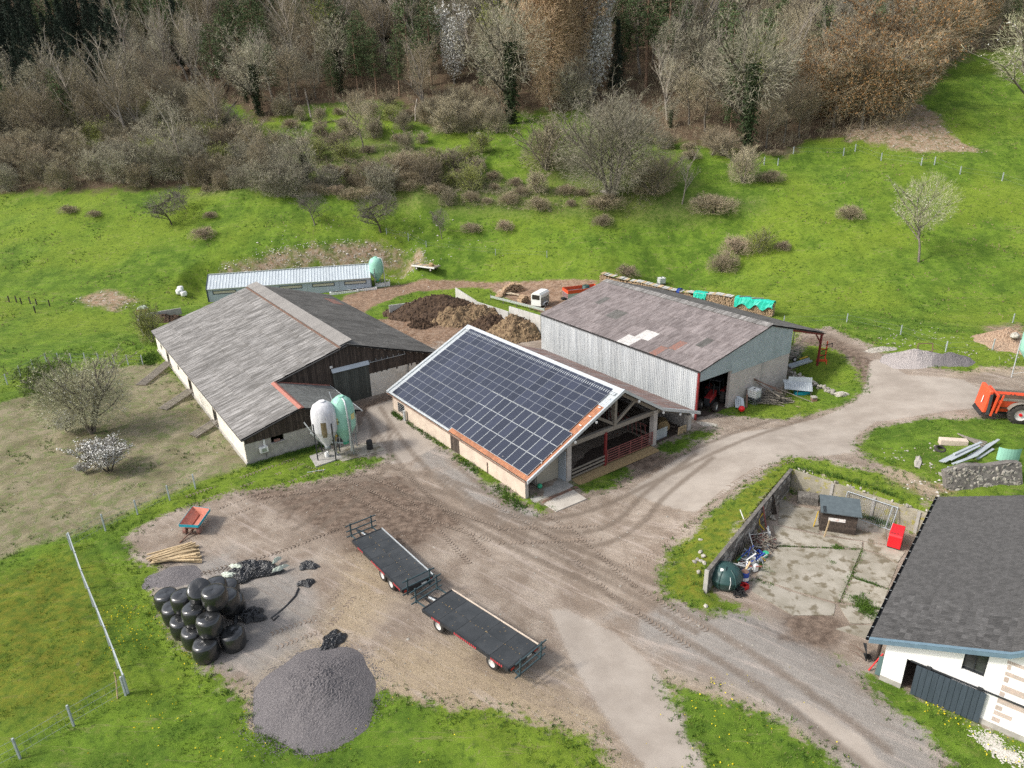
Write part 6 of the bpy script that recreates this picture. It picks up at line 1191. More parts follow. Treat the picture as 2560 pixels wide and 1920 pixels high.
rbk = thing('red_bucket', 'round red bucket on the grass beside the barn doorway', 'bucket', tuple(c5(195, 570))); obj('bucket_body', MB().lathe([(.2, 0), (.32, .15), (.34, .35), (.25, .52), (.1, .58)], 14), 'bright_red', rbk)
ms = thing('sheet_rack', 'pale blue corrugated sheets lying on a low timber rack by the stone wall', 'metal sheets', tuple(c5(1000, 330)), R(-12))
for k in range(4): o = inst('corrugated_sheet', corr(2.9, 1.25, 14, .03).mesh('corrugated_sheet', MATS['galva']), ms, Matrix.Translation((-1.5 + k * .1, -.6 + k * .15, .85 + k * .04)) @ Matrix.Rotation(.12 * (k - 1), 4, 'Z') @ Matrix.Rotation(.28, 4, 'X'))
obj('upright_sheet', MB().slab([(-.9, .7, 0.6), (1.6, .7, .6), (1.6, .95, 1.75), (-.9, .95, 1.75)], (0, .03, 0)), 'galva', ms)
for x in (-1.4, -.1, 1.3): obj('rack_leg', MB().b2(x, x + .08, -.55, -.47, 0, .85).b2(x, x + .08, .5, .58, 0, .95), 'grey_timber', ms)
tu = thing('teal_trough', 'teal plastic trough under the sheet rack', 'trough', tuple(c5(1070, 340))); obj('trough_body', MB().b2(-.8, .8, -.3, .3, 0, .5), 'teal', tu, bev=.08)
bs = thing('brick_stump', 'short brick pillar stump with a stone on top', 'pillar', tuple(c5(1240, 460)))
for j in range(5):
    for i in range(2): obj('brick', MB().box((-.13 + i * .26, 0, .07 + j * .135), (.25, .5, .12), .03 * (-1) ** j), 'fibre_orange', bs)
obj('cap_stone', MB().box((0, 0, .78), (.6, .58, .15)), 'stone', bs, bev=.04)
for k in range(7): ln('loose_plank', 'loose weathered plank on the grass right of the branch pile', 'plank', [c5(960 + k * 30, 380 + k * 14, .08), c5(1200 + k * 14, 470 + k * 5, .08)], 'grey_timber' if k != 4 else 'white_paint', rnd.uniform(.08, .14), False, 'loose planks right of the branch pile')
ln('orange_plank', 'pale orange plank lying on the grass', 'plank', [c5(980, 500, .05), c5(1130, 530, .05)], 'pale_timber', .2, False)
# low dry-stone wall and trough on the grass shelf
sw = thing('stone_wall', 'low tumbled stone wall running from the barn corner to the grey boulder', 'wall', tuple(G(1985, 945)))
P0, P1 = np.array(G(1972, 938)), np.array(G(2108, 992)); o0 = np.array(sw.location)
for k in range(90): q = P0 + (P1 - P0) * rnd.random(); h_ = 1.0 * (1 - (np.linalg.norm(q - P0) / np.linalg.norm(P1 - P0)) * .6); z = tz(q[0], q[1]); o = inst('wall_stone', ROCKS[k % 5], sw, loc=tuple(np.array([q[0] + rnd.uniform(-.25, .25), q[1] + rnd.uniform(-.25, .25), z + rnd.random() * h_ * .6]) - o0), rot=(rnd.random() * 3, rnd.random() * 3, 0)); s_ = rnd.uniform(.14, .3); o.scale = (s_, s_, s_)
g3z = lambda x, y, dz=0.: np.array(G(1300 + x * .4069, 660 + y * .4069)) + [0, 0, dz]
mt = thing('metal_chute', 'long pale blue folded metal chute lying on the grass behind the barn corner', 'chute', tuple(g3z(1725, 620))); q0, q1 = Vector(g3z(1655, 640, .15)) - mt.location, Vector(g3z(1785, 600, .15)) - mt.location
obj('chute_sheet', MB().beam(q0, q1, .7, .06).beam(q0 + Vector((0, .38, .1)), q1 + Vector((0, .38, .1)), .08, .25).beam(q0 + Vector((0, -.38, .1)), q1 + Vector((0, -.38, .1)), .08, .25), 'galva', mt)
ln('yellow_beam', 'short yellow beam behind the metal chute', 'beam', [g3z(1715, 600, .3), g3z(1765, 582, .3)], 'yellow', .22, False)
hr = thing('green_harrow', 'dark green farm implement with a wheel beside the barn corner', 'implement', tuple(g3z(1690, 590)), .3)
for k in range(6): obj('tine_bar', MB().beam((-.9, -.3 + k * .12, .3 + k * .18), (.9, -.3 + k * .12, .35 + k * .18), .05), 'tank_green', hr)
wheel(hr, (-.5, -.5, .35), .35, .15)
fo = thing('red_fork_mast', 'red tractor loader mast with forks leaning on the canopy post', 'loader', tuple(g3z(1852, 600)), R(-20))
obj('mast', MB().beam((-.35, 0, 0), (-.35, .1, 2.6), .14).beam((.35, 0, 0), (.35, .1, 2.6), .14).beam((-.35, 0, .8), (.35, 0, .8), .12).beam((-.35, 0, 1.6), (.35, 0, 1.6), .12), 'orange_red', fo); obj('forks', MB().beam((-.5, -.1, .1), (-.5, -.95, .08), .1, .06).beam((.5, -.1, .1), (.5, -.95, .08), .1, .06).beam((-.6, -.1, .15), (.6, -.1, .15), .12, .4), 'orange_red', fo); obj('linkage', MB().beam((-.3, .05, 1.2), (.5, -.3, 1.8), .08).beam((.2, 0, 2.1), (.9, -.2, 2.5), .09).beam((.9, -.2, 2.5), (.9, -.2, 2.0), .07).beam((-.3, 0, .5), (.4, -.3, 1.1), .08), 'black_paint', fo)
ln('black_pole', 'dark crooked pole sticking out behind the barn corner', 'pole', [g3z(1672, 520, .6), g3z(1678, 480, 1.5), g3z(1692, 455, 1.8)], 'black_paint', .12)
# tractor inside the metal clad barn
ta = at(1300 + 1180 * .4069, 660 + 880 * .4069); tr_ = thing('red_tractor', 'dark red tractor with white rims parked in the metal clad barn doorway', 'tractor', (ta[0] + .35, ta[1] + .9, .03), YB + R(-68))
mat('tractor_red', (.28, .02, .02), (.22, .018, .018), 3, .45, spec=.5)
obj('bonnet', MB().slab([(.2, -.38, 1.0), (2.3, -.36, 1.0), (2.35, -.34, 1.55), (.2, -.36, 1.75)], (0, .72, 0)), 'tractor_red', tr_, bev=.05); obj('grille', MB().b2(2.36, 2.4, -.3, .3, .85, 1.5), 'black_paint', tr_); obj('engine', MB().b2(-.2, 2.2, -.25, .25, .55, 1.0), 'black_paint', tr_)
obj('exhaust', MB().tube([(1.3, .3, 1.6), (1.3, .3, 2.8)], .05), 'black_paint', tr_); obj('cab_frame', MB().beam((-1.3, -.6, 1.2), (-1.2, -.55, 2.7), .07).beam((-1.3, .6, 1.2), (-1.2, .55, 2.7), .07).beam((.1, -.6, 1.2), (0, -.55, 2.7), .07).beam((.1, .6, 1.2), (0, .55, 2.7), .07).b2(-1.35, .15, -.65, .65, 2.7, 2.8), 'black_paint', tr_)
obj('seat', MB().b2(-.9, -.4, -.25, .25, 1.1, 1.25).b2(-.95, -.85, -.25, .25, 1.25, 1.7), 'black_rubber', tr_); obj('rear_fender', MB().b2(-1.5, -.2, -1.05, -.6, 1.55, 1.62).b2(-1.5, -.2, .6, 1.05, 1.55, 1.62), 'tractor_red', tr_)
for s in (-1, 1): wheel(tr_, (1.9, s * .8, .52), .52, .34); lugs(wheel(tr_, (-.85, s * .85, .8), .8, .45), .8, .45)
# orange spreader on the right edge
g2 = lambda x, y: G(2400 + x * .1085, 900 + y * .1085)
sp_ = g2(1300, 1450); sx = thing('manure_spreader', 'orange-red manure spreader with a big silver rimmed wheel entering at the right edge', 'manure spreader', (sp_[0], sp_[1] + 1.2, sp_[2]), R(-16))
mat('spreader_red', (.78, .10, .035), (.7, .085, .03), 2, .45, spec=.5, c3=(.55, .1, .05), th3=(.62, .7)); mat('grey_black', (.05, .055, .06), (.07, .075, .08), 3, .6)
obj('rear_hood', MB().slab([(-2.6, -1.15, .75), (-2.6, 1.2, .75), (-2.35, 1.2, 2.9), (-2.35, -1.15, 2.9)], (.32, 0, .0)), 'spreader_red', sx, bev=.06); obj('hood_edge', MB().b2(-2.28, -2.05, -1.2, -1.0, .6, 2.6), 'grey_black', sx); obj('rubber_skirt', MB().slab([(-2.75, -1.1, .45), (-2.75, 1.1, .45), (-2.6, 1.1, .75), (-2.6, -1.1, .75)], (.1, 0, 0)), 'black_rubber', sx)
obj('rear_frame', MB().beam((-1.9, -1.15, .5), (-1.6, -1.15, 2.6), .16).beam((-1.5, -1.15, .8), (-1.2, -1.15, 2.6), .12).beam((-1.9, 1.15, .5), (-1.6, 1.15, 2.6), .16).beam((-1.65, -1.15, 2.55), (-1.65, 1.15, 2.55), .14), 'spreader_red', sx)
obj('spreader_body', MB().slab([(-1.5, -.75, .9), (4, -.75, .9), (4, -1.15, 2.1), (-1.5, -1.15, 2.1)], (0, .06, 0)).slab([(-1.5, .75, .9), (4, .75, .9), (4, 1.15, 2.1), (-1.5, 1.15, 2.1)], (0, -.06, 0)).b2(-1.5, 4, -.75, .75, .85, .92), 'spreader_red', sx)
obj('top_boards', MB().b2(-1.2, 4, -1.22, -1.12, 2.1, 2.3).b2(-1.2, 4, 1.12, 1.22, 2.1, 2.3), 'grey_timber', sx); obj('manure_residue', MB().b2(-1.3, 3.9, -.9, .9, 1.2, 1.9), 'manure_dark', sx); obj('chassis', MB().b2(-2, 4, -.45, .45, .5, .85), 'black_paint', sx)
obj('white_stripe', MB().slab([(-2.61, -.5, 1.5), (-2.61, -.35, 1.5), (-2.53, -.35, 2.2), (-2.53, -.5, 2.2)], (-.012, 0, 0)), 'white_paint', sx)
for s in (-1, 1): lugs(wheel(sx, (.35, s * 1.3, .95), .95, .6, hub='bright_red'), .95, .6)
fd = MB()
for k in range(7): a0, a1 = R(20 + k * 20), R(40 + k * 20); fd.slab([(.35 + 1.1 * math.cos(a0), -1.6, .95 + 1.1 * math.sin(a0)), (.35 + 1.1 * math.cos(a1), -1.6, .95 + 1.1 * math.sin(a1)), (.35 + 1.1 * math.cos(a1), -1.05, .95 + 1.1 * math.sin(a1)), (.35 + 1.1 * math.cos(a0), -1.05, .95 + 1.1 * math.sin(a0))], (0, 0, .04))
obj('mudguard', fd, 'grey_timber', sx)
# metal posts and junk in the grass on the right
for k in range(13):
    a, b = [((1000, 1370), (1270, 1240)), ((1020, 1385), (1285, 1250)), ((1035, 1395), (1300, 1262)), ((1085, 1390), (1330, 1270)), ((1110, 1350), (1345, 1250)), ((1240, 1330), (1440, 1215)), ((1260, 1345), (1470, 1210)), ((1300, 1345), (1500, 1205)), ((1100, 1425), (1310, 1350)), ((1130, 1430), (1310, 1365)), ((1320, 1350), (1460, 1265)), ((1060, 1430), (1330, 1480)), ((1110, 1470), (1215, 1480))][k]
    z = .1 + .12 * (k % 5); ln('steel_post', 'galvanised steel profile in the crossed heap on the grass', 'steel profile', [np.array(c8(*a)) + [0, 0, z], np.array(c8(*b)) + [0, 0, z + .05]], 'galva', .2, False, 'galvanised profiles heaped on the grass')
gp2 = thing('green_sheet', 'curved mint green plastic sheet standing in the grass right of the steel profiles', 'plastic sheet', tuple(c8(1570, 1345))); vs = []
for k in range(9): a = R(200 + k * 13); vs += [(1.1 * math.cos(a) + .3, .8 * math.sin(a) + .4, 0), (1.1 * math.cos(a) + .3, .8 * math.sin(a) + .4, 1.15)]
obj('bent_sheet', MB().add(vs, [(2 * i, 2 * i + 2, 2 * i + 3, 2 * i + 1) for i in range(8)]), 'mint', gp2)
bb = thing('concrete_trough', 'pale stained rectangular concrete block lying in the grass', 'concrete block', tuple(np.array(c8(1110, 1215))), R(-12)); obj('block_body', MB().b2(-1.1, 1.1, -.3, .3, 0, .55), 'cream_plaster', bb, bev=.04)
for k in range(4): ln('grey_plank', 'weathered plank lying across the grass above the steel profiles', 'plank', [np.array(c8(1150 + k * 30, 1140 + k * 12)) + [0, 0, .25], np.array(c8(1370 + k * 12, 1250 - k * 14)) + [0, 0, .15]], 'grey_timber', .16, False, 'planks above the steel profiles')
ty = thing('worn_out_tyre', 'black tyre lying in the grass left of the steel profiles', 'tyre', tuple(np.array(c8(1000, 1265)) + [0, 0, .12]), rot=(.3, .1, 0)); obj('tyre_ring', MB().lathe([(.28, -.1), (.42, -.12), (.48, 0), (.42, .12), (.28, .1)], 18, caps=False), 'tyre', ty)
for k in range(2): ln('rusty_rail', 'rusty rail lying behind the steel profiles', 'rail', [np.array(c8(1290, 1380 + k * 16)) + [0, 0, .12], np.array(c8(1580, 1440 + k * 14)) + [0, 0, .12]], 'rust_line', .14, False, 'rusty rails behind the steel profiles')
ow = thing('ruined_wall', 'rough grey old stone wall face just above the tiled roof', 'wall', tuple(np.array(c8(1400, 1600)) - [0, 0, .5]), R(4))
obj('wall_body', heap('tmp', None, (0, 0, 0), .1, .1, .1, 'stone', n=4, kind=None).data if 0 else MB().slab([(-3.0, 0, 0), (3.2, 0, 0), (3.2, .9, 2.1), (2.2, .9, 2.2), (.4, .9, 2.0), (-1.2, .9, 2.2), (-3.0, .9, 1.7)], (0, .5, 0)), 'old_wall', ow)
for k in range(150): x = rnd.uniform(-2.9, 3.1); z = rnd.uniform(.05, 2.05); o = inst('wall_stone', ROCKS[k % 5], ow, loc=(x, z * .42 + .02, z), rot=(.4, k, 0)); s_ = rnd.uniform(.1, .2); o.scale = (s_ * 1.3, s_ * .35, s_)
# meadow things
wt = thing('flat_wagon', 'old flat wagon with a hay lump standing on the slope above the track', 'wagon', tuple(GB(735, 150)), R(-32)); obj('wagon_deck', MB().b2(-2.6, 2.6, -1.0, 1.0, .65, .78), 'grey_timber', wt); obj('wagon_side', MB().b2(-2.6, 2.6, -1.06, -1.0, .6, .85), 'white_paint', wt)
for k in range(7): obj('deck_board', MB().b2(-2.58 + k * .74, -1.88 + k * .74, -.98, .98, .785, .8), 'pale_timber' if k % 2 else 'grey_timber', wt)
for x in (-1.6, 1.6):
    for s in (-1, 1): wheel(wt, (x, s * .85, .32), .32, .18)
obj('hay_lump', rock(.6, 3), 'straw', wt, loc=(1.2, 0, 1.0))
for k, (x, y) in enumerate(((1175, 745), (1200, 752), (1225, 750))): pass
wbg = lambda x, y: G(350 + x * .3617, 640 + y * .3617)
for k, (x, y, lb_, s_) in enumerate(((275, 262, 'left white wrapped bale in the meadow left of the shed', .75), (305, 275, 'right white wrapped bale in the meadow left of the shed', .7), (282, 240, 'rear white wrapped bale in the meadow left of the shed', .7))):
    o = inst('white_bale', None, None) if 0 else obj('white_bale', bale_mesh(40 + k), 'white_plastic', loc=tuple(wbg(x, y)), rot=(0, 0, k)); o.scale = (s_ * .95, s_ * .95, s_ * .9); tag(o, lb_, 'bale', 'white bales left of the shed')
rt2 = thing('covered_machine', 'small red machine under a pale cover in the meadow by the barn corner', 'machine', tuple(wbg(20, 385))); obj('machine_body', MB().b2(-.8, .8, -.4, .4, .1, .5), 'gate_red', rt2, bev=.05); crumple('cover', None, (.1, 0, .45), .75, .55, .6, .3, 'white_film', seed=50, n=14, parent=rt2)
mw = thing('block_kerb', 'row of white concrete blocks stepping along the track beside the shed', 'blocks', tuple(GB(20, 380)));
o0 = Vector(mw.location)
for (xa, ya, xb, yb, n_) in ((-310, 425, -20, 395, 14), (-100, 400, 190, 365, 12), (195, 345, 340, 325, 5)):
    for k in range(n_): q = Vector(GB(xa + (xb - xa) * k / n_, ya + (yb - ya) * k / n_)) - o0; obj('white_block', MB().box((q.x, q.y, q.z + (.35 if xa > 0 else .2)), (.75, .6, .7 if xa > 0 else .45), R(8)), 'white_paint', mw)
pit = thing('low_wall', 'low concrete wall round a dung pit behind the left barn corner', 'wall', tuple(wbg(-10, 480))); o0 = Vector(pit.location)
for a, b in (((-10, 450), (80, 430)), ((80, 430), (290, 395)), ((-10, 450), (30, 560))):
    A1 = Vector(wbg(*a)) - o0; B1 = Vector(wbg(*b)) - o0; obj('wall_panel', MB().beam(A1 + Vector((0, 0, .3)), B1 + Vector((0, 0, .3)), .2, 1.2), 'concrete', pit)
heap('manure_heap', 'brown manure heap inside the low wall behind the left barn corner', tuple(wbg(170, 445)), 3.4, 1.8, 1.1, 'manure_dark', seed=31, rough=.15, lump=.2, n=30, kind=None, cat='manure heap')
# fences
def fence(name, label, posts, top=1.25, m='fence_post', wires=3, thick=.1, mesh=False, extra=()):
    P = [np.array(p) for p in posts]; t = thing(name, label, 'fence', tuple(P[0])); o0 = Vector(P[0])
    for p in P: q = Vector(p) - o0; obj('post', MB().beam(q - Vector((0, 0, .3)), q + Vector((0, 0, top * rnd.uniform(.95, 1.03))), thick), m, t)
    w_ = MB()
    for a, b in zip(P[:-1], P[1:]):
        for k in range(wires): z = top * (k + .7) / wires * .98; w_.beam(Vector(a) - o0 + Vector((0, 0, z)), Vector(b) - o0 + Vector((0, 0, z)), .012)
        if mesh:
            n_ = int(np.linalg.norm(b - a) / .3)
            for k in range(n_): q = Vector(a + (b - a) * (k / n_)) - o0; w_.beam(q, q + Vector((0, 0, top * .95)), .007)
    obj('wire', w_, 'steel', t)
    for a, b in extra: obj('brace', MB().beam(Vector(a) - o0, Vector(b) - o0, .08), m, t)
    return t
mat('fence_post', (.42, .46, .46), (.35, .39, .4), 4, .7, rand=.1)
l1 = lambda x, y: at(x * .3617, 650 + y * .3617); l2 = lambda x, y: at(x * .4039, 1250 + y * .4039)
fence('wire_fence', 'wire fence with pale metal posts along the far side of the bare paddock', [l1(*p) for p in ((-60, 925), (52, 860), (145, 805), (235, 760), (325, 715), (410, 710), (500, 715), (595, 712), (688, 716), (793, 722), (888, 728), (990, 730))], 1.45, mesh=True, extra=((l1(290, 640) + [0, 0, 0], l1(290, 722)), ) if 0 else ())
fence('wire_fence', 'wire fence with pale metal posts between the bare paddock and the yard', [at(489, 1222), at(425, 1252), at(345, 1288), l2(652, 185), l2(450, 300)], 1.5, mesh=True)
fl = fence('wire_fence', 'netted fence with closely aligned posts and rails beside the yellowish grass', [l2(446, 312), l2(495, 430), l2(535, 545), l2(580, 655), l2(630, 775), l2(680, 900), l2(735, 1040), l2(795, 1200)], 1.55, mesh=True)
for k, (a, b) in enumerate(zip([(450, 300), (495, 430), (535, 545), (580, 655), (630, 775), (680, 900), (735, 1040)], [(495, 430), (535, 545), (580, 655), (630, 775), (680, 900), (735, 1040), (795, 1200)])): obj('rail', MB().beam(Vector(l2(*a)) - fl.location + Vector((0, 0, 1.45)), Vector(l2(*b)) - fl.location + Vector((0, 0, 1.45)), .07, .06), 'fence_post', fl)
ln('leaning_pole', 'pale bent pole leaning on the last post of the netted fence', 'pole', [l2(728, 1230), l2(740, 1180) + [0, 0, .9], l2(745, 1190) + [0, 0, 1.5]], 'pale_timber', .08)
fence('wire_fence', 'wire fence with pale metal posts in the bottom left corner', [l2(780, 1212), l2(458, 1400), l2(125, 1600), l2(-120, 1730)], 1.5, mesh=True)
rf = lambda x, y: G(1700 + x * .3888, y * .3888); mf = lambda x, y: G(850 + x * .3888, y * .3888)
fence('meadow_fence', 'wooden post fence crossing below the wood on the right', [rf(*p) for p in ((540, 1060), (628, 1068), (728, 990), (1050, 1000), (1125, 975), (1292, 1035), (1550, 1065), (1635, 1060), (1800, 1120), (2070, 1165), (2250, 1230))], 1.5, 'fence_post', 2, .14)
fence('meadow_fence', 'sparse post fence across the meadow above the farm', [mf(*p) for p in ((300, 1505), (440, 1540), (555, 1590), (1000, 1640), (1330, 1655))], 1.2, 'fence_post', 2, .1); fence('meadow_fence', 'posts of a field fence beside the upper road', [c8(*p) for p in ((-350, 180), (195, 160), (660, 265), (1050, 410), (1455, 395), (1630, 160))], 1.3, 'fence_post', 2, .1)
fence('meadow_fence', 'dark old wooden posts standing in the meadow at far left', [G(p[0] * .3617, 650 + p[1] * .3617) for p in ((0, 280), (65, 290), (115, 292), (150, 305), (210, 300), (245, 365), (255, 310), (345, 320))], 1.1, 'old_boards', 1, .14)
ln('dropped_pipe', 'pale pipe lying on the grass in front of the white silo pad', 'pipe', [at(768, 1181, .05), at(813, 1174, .05)], 'galva_trim', .07)
gb3 = thing('green_ball', 'small green bucket on the floor of the solar barn doorway', 'bucket', tuple(at(1349.5, 1221, .1))); obj('ball', MB().lathe([(.05, 0), (.2, .1), (.24, .24), (.2, .38), (.05, .46)], 14), 'green_plastic', gb3)
hbx = thing('hay_bale', 'round straw bale inside the lean-to of the solar barn', 'bale', tuple(at(1656, 1075)) ); obj('bale', MB().lathe([(.6, -.55), (.62, 0), (.6, .55)], 18, c=(0, 0, .62), axis='y'), 'straw', hbx)
pl_ = thing('wooden_pallet', 'wooden pallet leaning upright under the lean-to end', 'pallet', tuple(at(950 + 1965 * .3843, 780 + 795 * .3843)), YS + R(90))
for k in range(6): obj('pallet_slat', MB().b2(-.6, .6, 0.04, .06, .02 + k * .15, .12 + k * .15), 'pale_timber', pl_)
for x in (-.55, 0, .5): obj('pallet_block', MB().b2(x, x + .08, 0, .04, 0, .9), 'pale_timber', pl_)
cp_ = thing('corrugated_panel', 'upright galvanised gate panel between the pillars of the lean-to', 'panel', tuple(at(950 + 1830 * .3843, 780 + 825 * .3843)), YS + R(90)); inst('panel_sheet', corr(1.7, 1.1, 8, .04).mesh('panel_sheet', MATS['galva']), cp_, frame((0, 0, 1), (1, 0, 0), (-.8, 0, .05)) if 0 else frame((1, 0, 0), (0, 0, 1), (-.9, 0, .05)))
lr = thing('limestone_rock', 'pale rock slab at the foot of the red barn post', 'rock', tuple(at(1770, 1064))); obj('rock_body', rock(.9, 12), 'stone', lr, rot=(0, 0, -.5)).scale = (1.6, .8, .45)
# ---------------------------------------------------------------- vegetation
def npmesh(name, V, T, m):
    me = bpy.data.meshes.new(name); V = np.asarray(V, np.float32); T = np.asarray(T, np.int32)
    me.vertices.add(len(V)); me.vertices.foreach_set('co', V.ravel()); me.loops.add(T.size); me.loops.foreach_set('vertex_index', T.ravel())
    me.polygons.add(len(T)); me.polygons.foreach_set('loop_start', np.arange(0, T.size, T.shape[1], dtype=np.int32)); me.update(calc_edges=True); me.materials.append(MATS[m] if isinstance(m, str) else m); return me
def rv(r, n): v = r.normal(size=(n, 3)); return v / np.linalg.norm(v, axis=1)[:, None]
def blades(P, Dr, L, W, r):
    """thin single triangles from points P along directions Dr"""
    n = len(P); s = np.cross(Dr, rv(r, n)); s /= np.linalg.norm(s, axis=1)[:, None] + 1e-6; L = np.broadcast_to(L, (n,))[:, None]; W = np.broadcast_to(W, (n,))[:, None]
    V = np.stack([P - s * W / 2, P + s * W / 2, P + Dr * L], 1).reshape(-1, 3); return V, np.arange(3 * n).reshape(-1, 3)
def leaves(P, size, r, flat=None):
    n = len(P); a = rv(r, n); b = np.cross(a, rv(r, n)); b /= np.linalg.norm(b, axis=1)[:, None] + 1e-6; s = (size * r.uniform(.6, 1.4, n))[:, None]
    V = np.stack([P - a * s / 2, P + b * s / 2, P + a * s / 2], 1).reshape(-1, 3); return V, np.arange(3 * n).reshape(-1, 3)
def joinm(parts):
    Vs, Ts, o = [], [], 0
    for V, T in parts: Vs.append(V); Ts.append(T + o); o += len(V)
    return np.concatenate(Vs), np.concatenate(Ts)
def skeleton(seed, H, spread, trunkh, nb, lean=0., up=.5, multi=1, sub=5):
    """trunk and limbs as tubes; returns MB and the list of limb end segments"""
    rr = random.Random(seed); mb = MB(); tips = []
    def limb(p, d, L, r_, lvl):
        pts = [p]; rs = [r_]; q = p.copy(); dd = d.copy(); n = 4
        for k in range(n):
            dd = (dd + Vector((rr.uniform(-.22, .22), rr.uniform(-.22, .22), rr.uniform(-.05, .2) * up))).normalized(); q = q + dd * L / n; pts.append(q.copy()); rs.append(r_ * (1 - .75 * (k + 1) / n))
        mb.tube(pts, rs, 5 if lvl == 0 else 4 if lvl == 1 else 3, caps=False)
        if lvl < 2:
            for k in range(nb if lvl == 0 else sub):
                f = rr.uniform(.3 if lvl == 0 else .25, 1.0); i = min(int(f * n), n - 1); b = pts[i].lerp(pts[i + 1], f * n - i)
                a = rr.random() * 6.28; side = Vector((math.cos(a), math.sin(a), rr.uniform(.1, .9) * up)).normalized(); nd_ = (dd * .5 + side * spread).normalized(); limb(b, nd_, L * rr.uniform(.4, .62), max(.015, r_ * .45), lvl + 1)
        tips.append((pts, lvl))
    for m_ in range(multi):
        a = 6.28 * m_ / multi; d = Vector((math.cos(a) * (.45 if multi > 1 else lean), math.sin(a) * (.45 if multi > 1 else 0), 1)).normalized()
        limb(Vector((0, 0, -.3)), d, H * .82, H * .018 + .03, 0)
    return mb, tips
def twigs(seed, tips, per, L, W, up=.25, frac=0.):
    r = np.random.RandomState(seed); P = []; Dd = []
    for pts, lvl in tips:
        if lvl == 0: pts = pts[3:]
        n = per if lvl == 2 else per // 3
        if len(pts) < 2: continue
        A = np.array([tuple(p) for p in pts]); f = r.rand(n) * (len(pts) - 1); i = f.astype(int).clip(0, len(pts) - 2); t = (f - i)[:, None]; b = A[i] * (1 - t) + A[i + 1] * t
        d = A[i + 1] - A[i]; d /= np.linalg.norm(d, axis=1)[:, None] + 1e-6; d = d * .55 + rv(r, n) * .75 + np.array([0, 0, up]); d /= np.linalg.norm(d, axis=1)[:, None]; P.append(b); Dd.append(d)
    P = np.concatenate(P); Dd = np.concatenate(Dd); n = len(P); Ls = r.uniform(.4, 1., n) * L
    V1 = blades(P, Dd, Ls, W, r)
    P2 = np.repeat(P + Dd * (Ls * .45)[:, None], 3, 0); D2 = np.repeat(Dd, 3, 0) * .6 + rv(r, 3 * n) * .7; D2[:, 2] += up * .5; D2 /= np.linalg.norm(D2, axis=1)[:, None]
    V2 = blades(P2, D2, np.repeat(Ls, 3) * .55, W * .7, r)
    return joinm([V1, V2]), P2
mat('bark_grey', (.2, .175, .145), (.13, .115, .095), 2, .95, rand=.15); mat('bark_pale', (.36, .32, .27), (.24, .21, .175), 1.5, .9, rand=.15); mat('bark_dark', (.1, .085, .065), (.065, .055, .042), 2, .95); mat('bark_pine', (.27, .17, .11), (.17, .12, .085), 1.5, .9)
def tw(name, c, rnd_=.25): mat(name, c, tuple(x * .72 for x in c), .5, .9, rand=rnd_)
tw('twig_grey', (.42, .39, .285)); tw('twig_brown', (.36, .30, .2)); tw('twig_tan', (.41, .36, .24)); tw('twig_olive', (.32, .34, .13)); tw('twig_reddish', (.40, .32, .225)); tw('twig_larch', (.60, .44, .27)); tw('leaf_orange', (.32, .175, .07)); tw('leaf_young', (.3, .34, .04)); tw('ivy', (.035, .055, .02)); tw('needle_pine', (.095, .14, .055)); tw('needle_spruce', (.028, .045, .028)); tw('blossom', (.86, .85, .8), .05); tw('leaf_bush', (.14, .2, .045)); tw('apple_twig', (.2, .18, .15)); tw('bush_pale', (.44, .43, .27), .1)
PROTO = {}
def cloud(seed, n, cz, rx, rz_, L, W, up=.3, lumps=9, zlo=-9.):
    r = np.random.RandomState(seed + 500); d = rv(r, n); lc = rv(r, lumps); lr = r.uniform(.75, 1.2, lumps); f = np.max((d @ lc.T) * lr[None], 1); q = (.55 + .5 * np.clip(f, .2, 1.1)) * r.rand(n) ** .38
    P = d * np.array([rx, rx, rz_]) * q[:, None] + np.array([0, 0, cz]); k = P[:, 2] > zlo; P = P[k]; d = d[k]; D2 = d * .7 + rv(r, len(P)) * .55 + np.array([0, 0, up]); D2 /= np.linalg.norm(D2, axis=1)[:, None]; return blades(P, D2, r.uniform(.5, 1, len(P)) * L, W, r), P
def proto(key, name, seed, H, spread, nb, per, L, W, tm, bm='bark_grey', multi=1, up=.5, sub=5, leaf=None, leafn=0, lsz=.15, ivy=0, lean=0, zmin=0, cl=None):
    mb, tips = skeleton(seed, H, spread, 0, nb, lean, up, multi, sub); (V, T), P2 = twigs(seed, tips, per, L, W); r = np.random.RandomState(seed)
    if cl:
        n_, cz, rx, rz_ = cl; (V3, T3), P3 = cloud(seed, n_, cz * H, rx * H, rz_ * H, L * .9, W * .8, zlo=.03 * H); V, T = joinm([(V, T), (V3, T3)]); P2 = np.concatenate([P2, P3]) if len(P3) else P2
    tm_ = mb.mesh(name + '_trunk', bm); parts = [('crown', npmesh(name + '_crown', V, T, tm))]
    if leaf:
        k = r.choice(len(P2), min(leafn, len(P2) * 3)); parts.append(('blossom' if leaf == 'blossom' else 'leaves', npmesh(name + '_leaves', *leaves(P2[k] + rv(r, len(k)) * .12, lsz, r), leaf)))
    if ivy:
        n = ivy; z = r.rand(n) ** .8 * H * .62; P = np.stack([r.normal(0, .35, n), r.normal(0, .35, n), z], 1); parts.append(('ivy', npmesh(name + '_ivy', *leaves(P, .3, r), 'ivy')))
    PROTO[key] = (tm_, parts, H)
for k in range(4): proto('bare%d' % k, 'bare', 10 + k, 15, .8, 11, 12, 1.2, .045, ['twig_grey', 'twig_brown', 'twig_tan', 'twig_brown'][k], sub=6, cl=(5200, .62, .3, .36))
for k in range(3): proto('tall%d' % k, 'tall', 20 + k, 19, .42, 12, 10, 1.0, .045, ['twig_grey', 'twig_brown', 'twig_tan'][k], 'bark_pale', up=.9, sub=4, cl=(2600, .68, .15, .3))
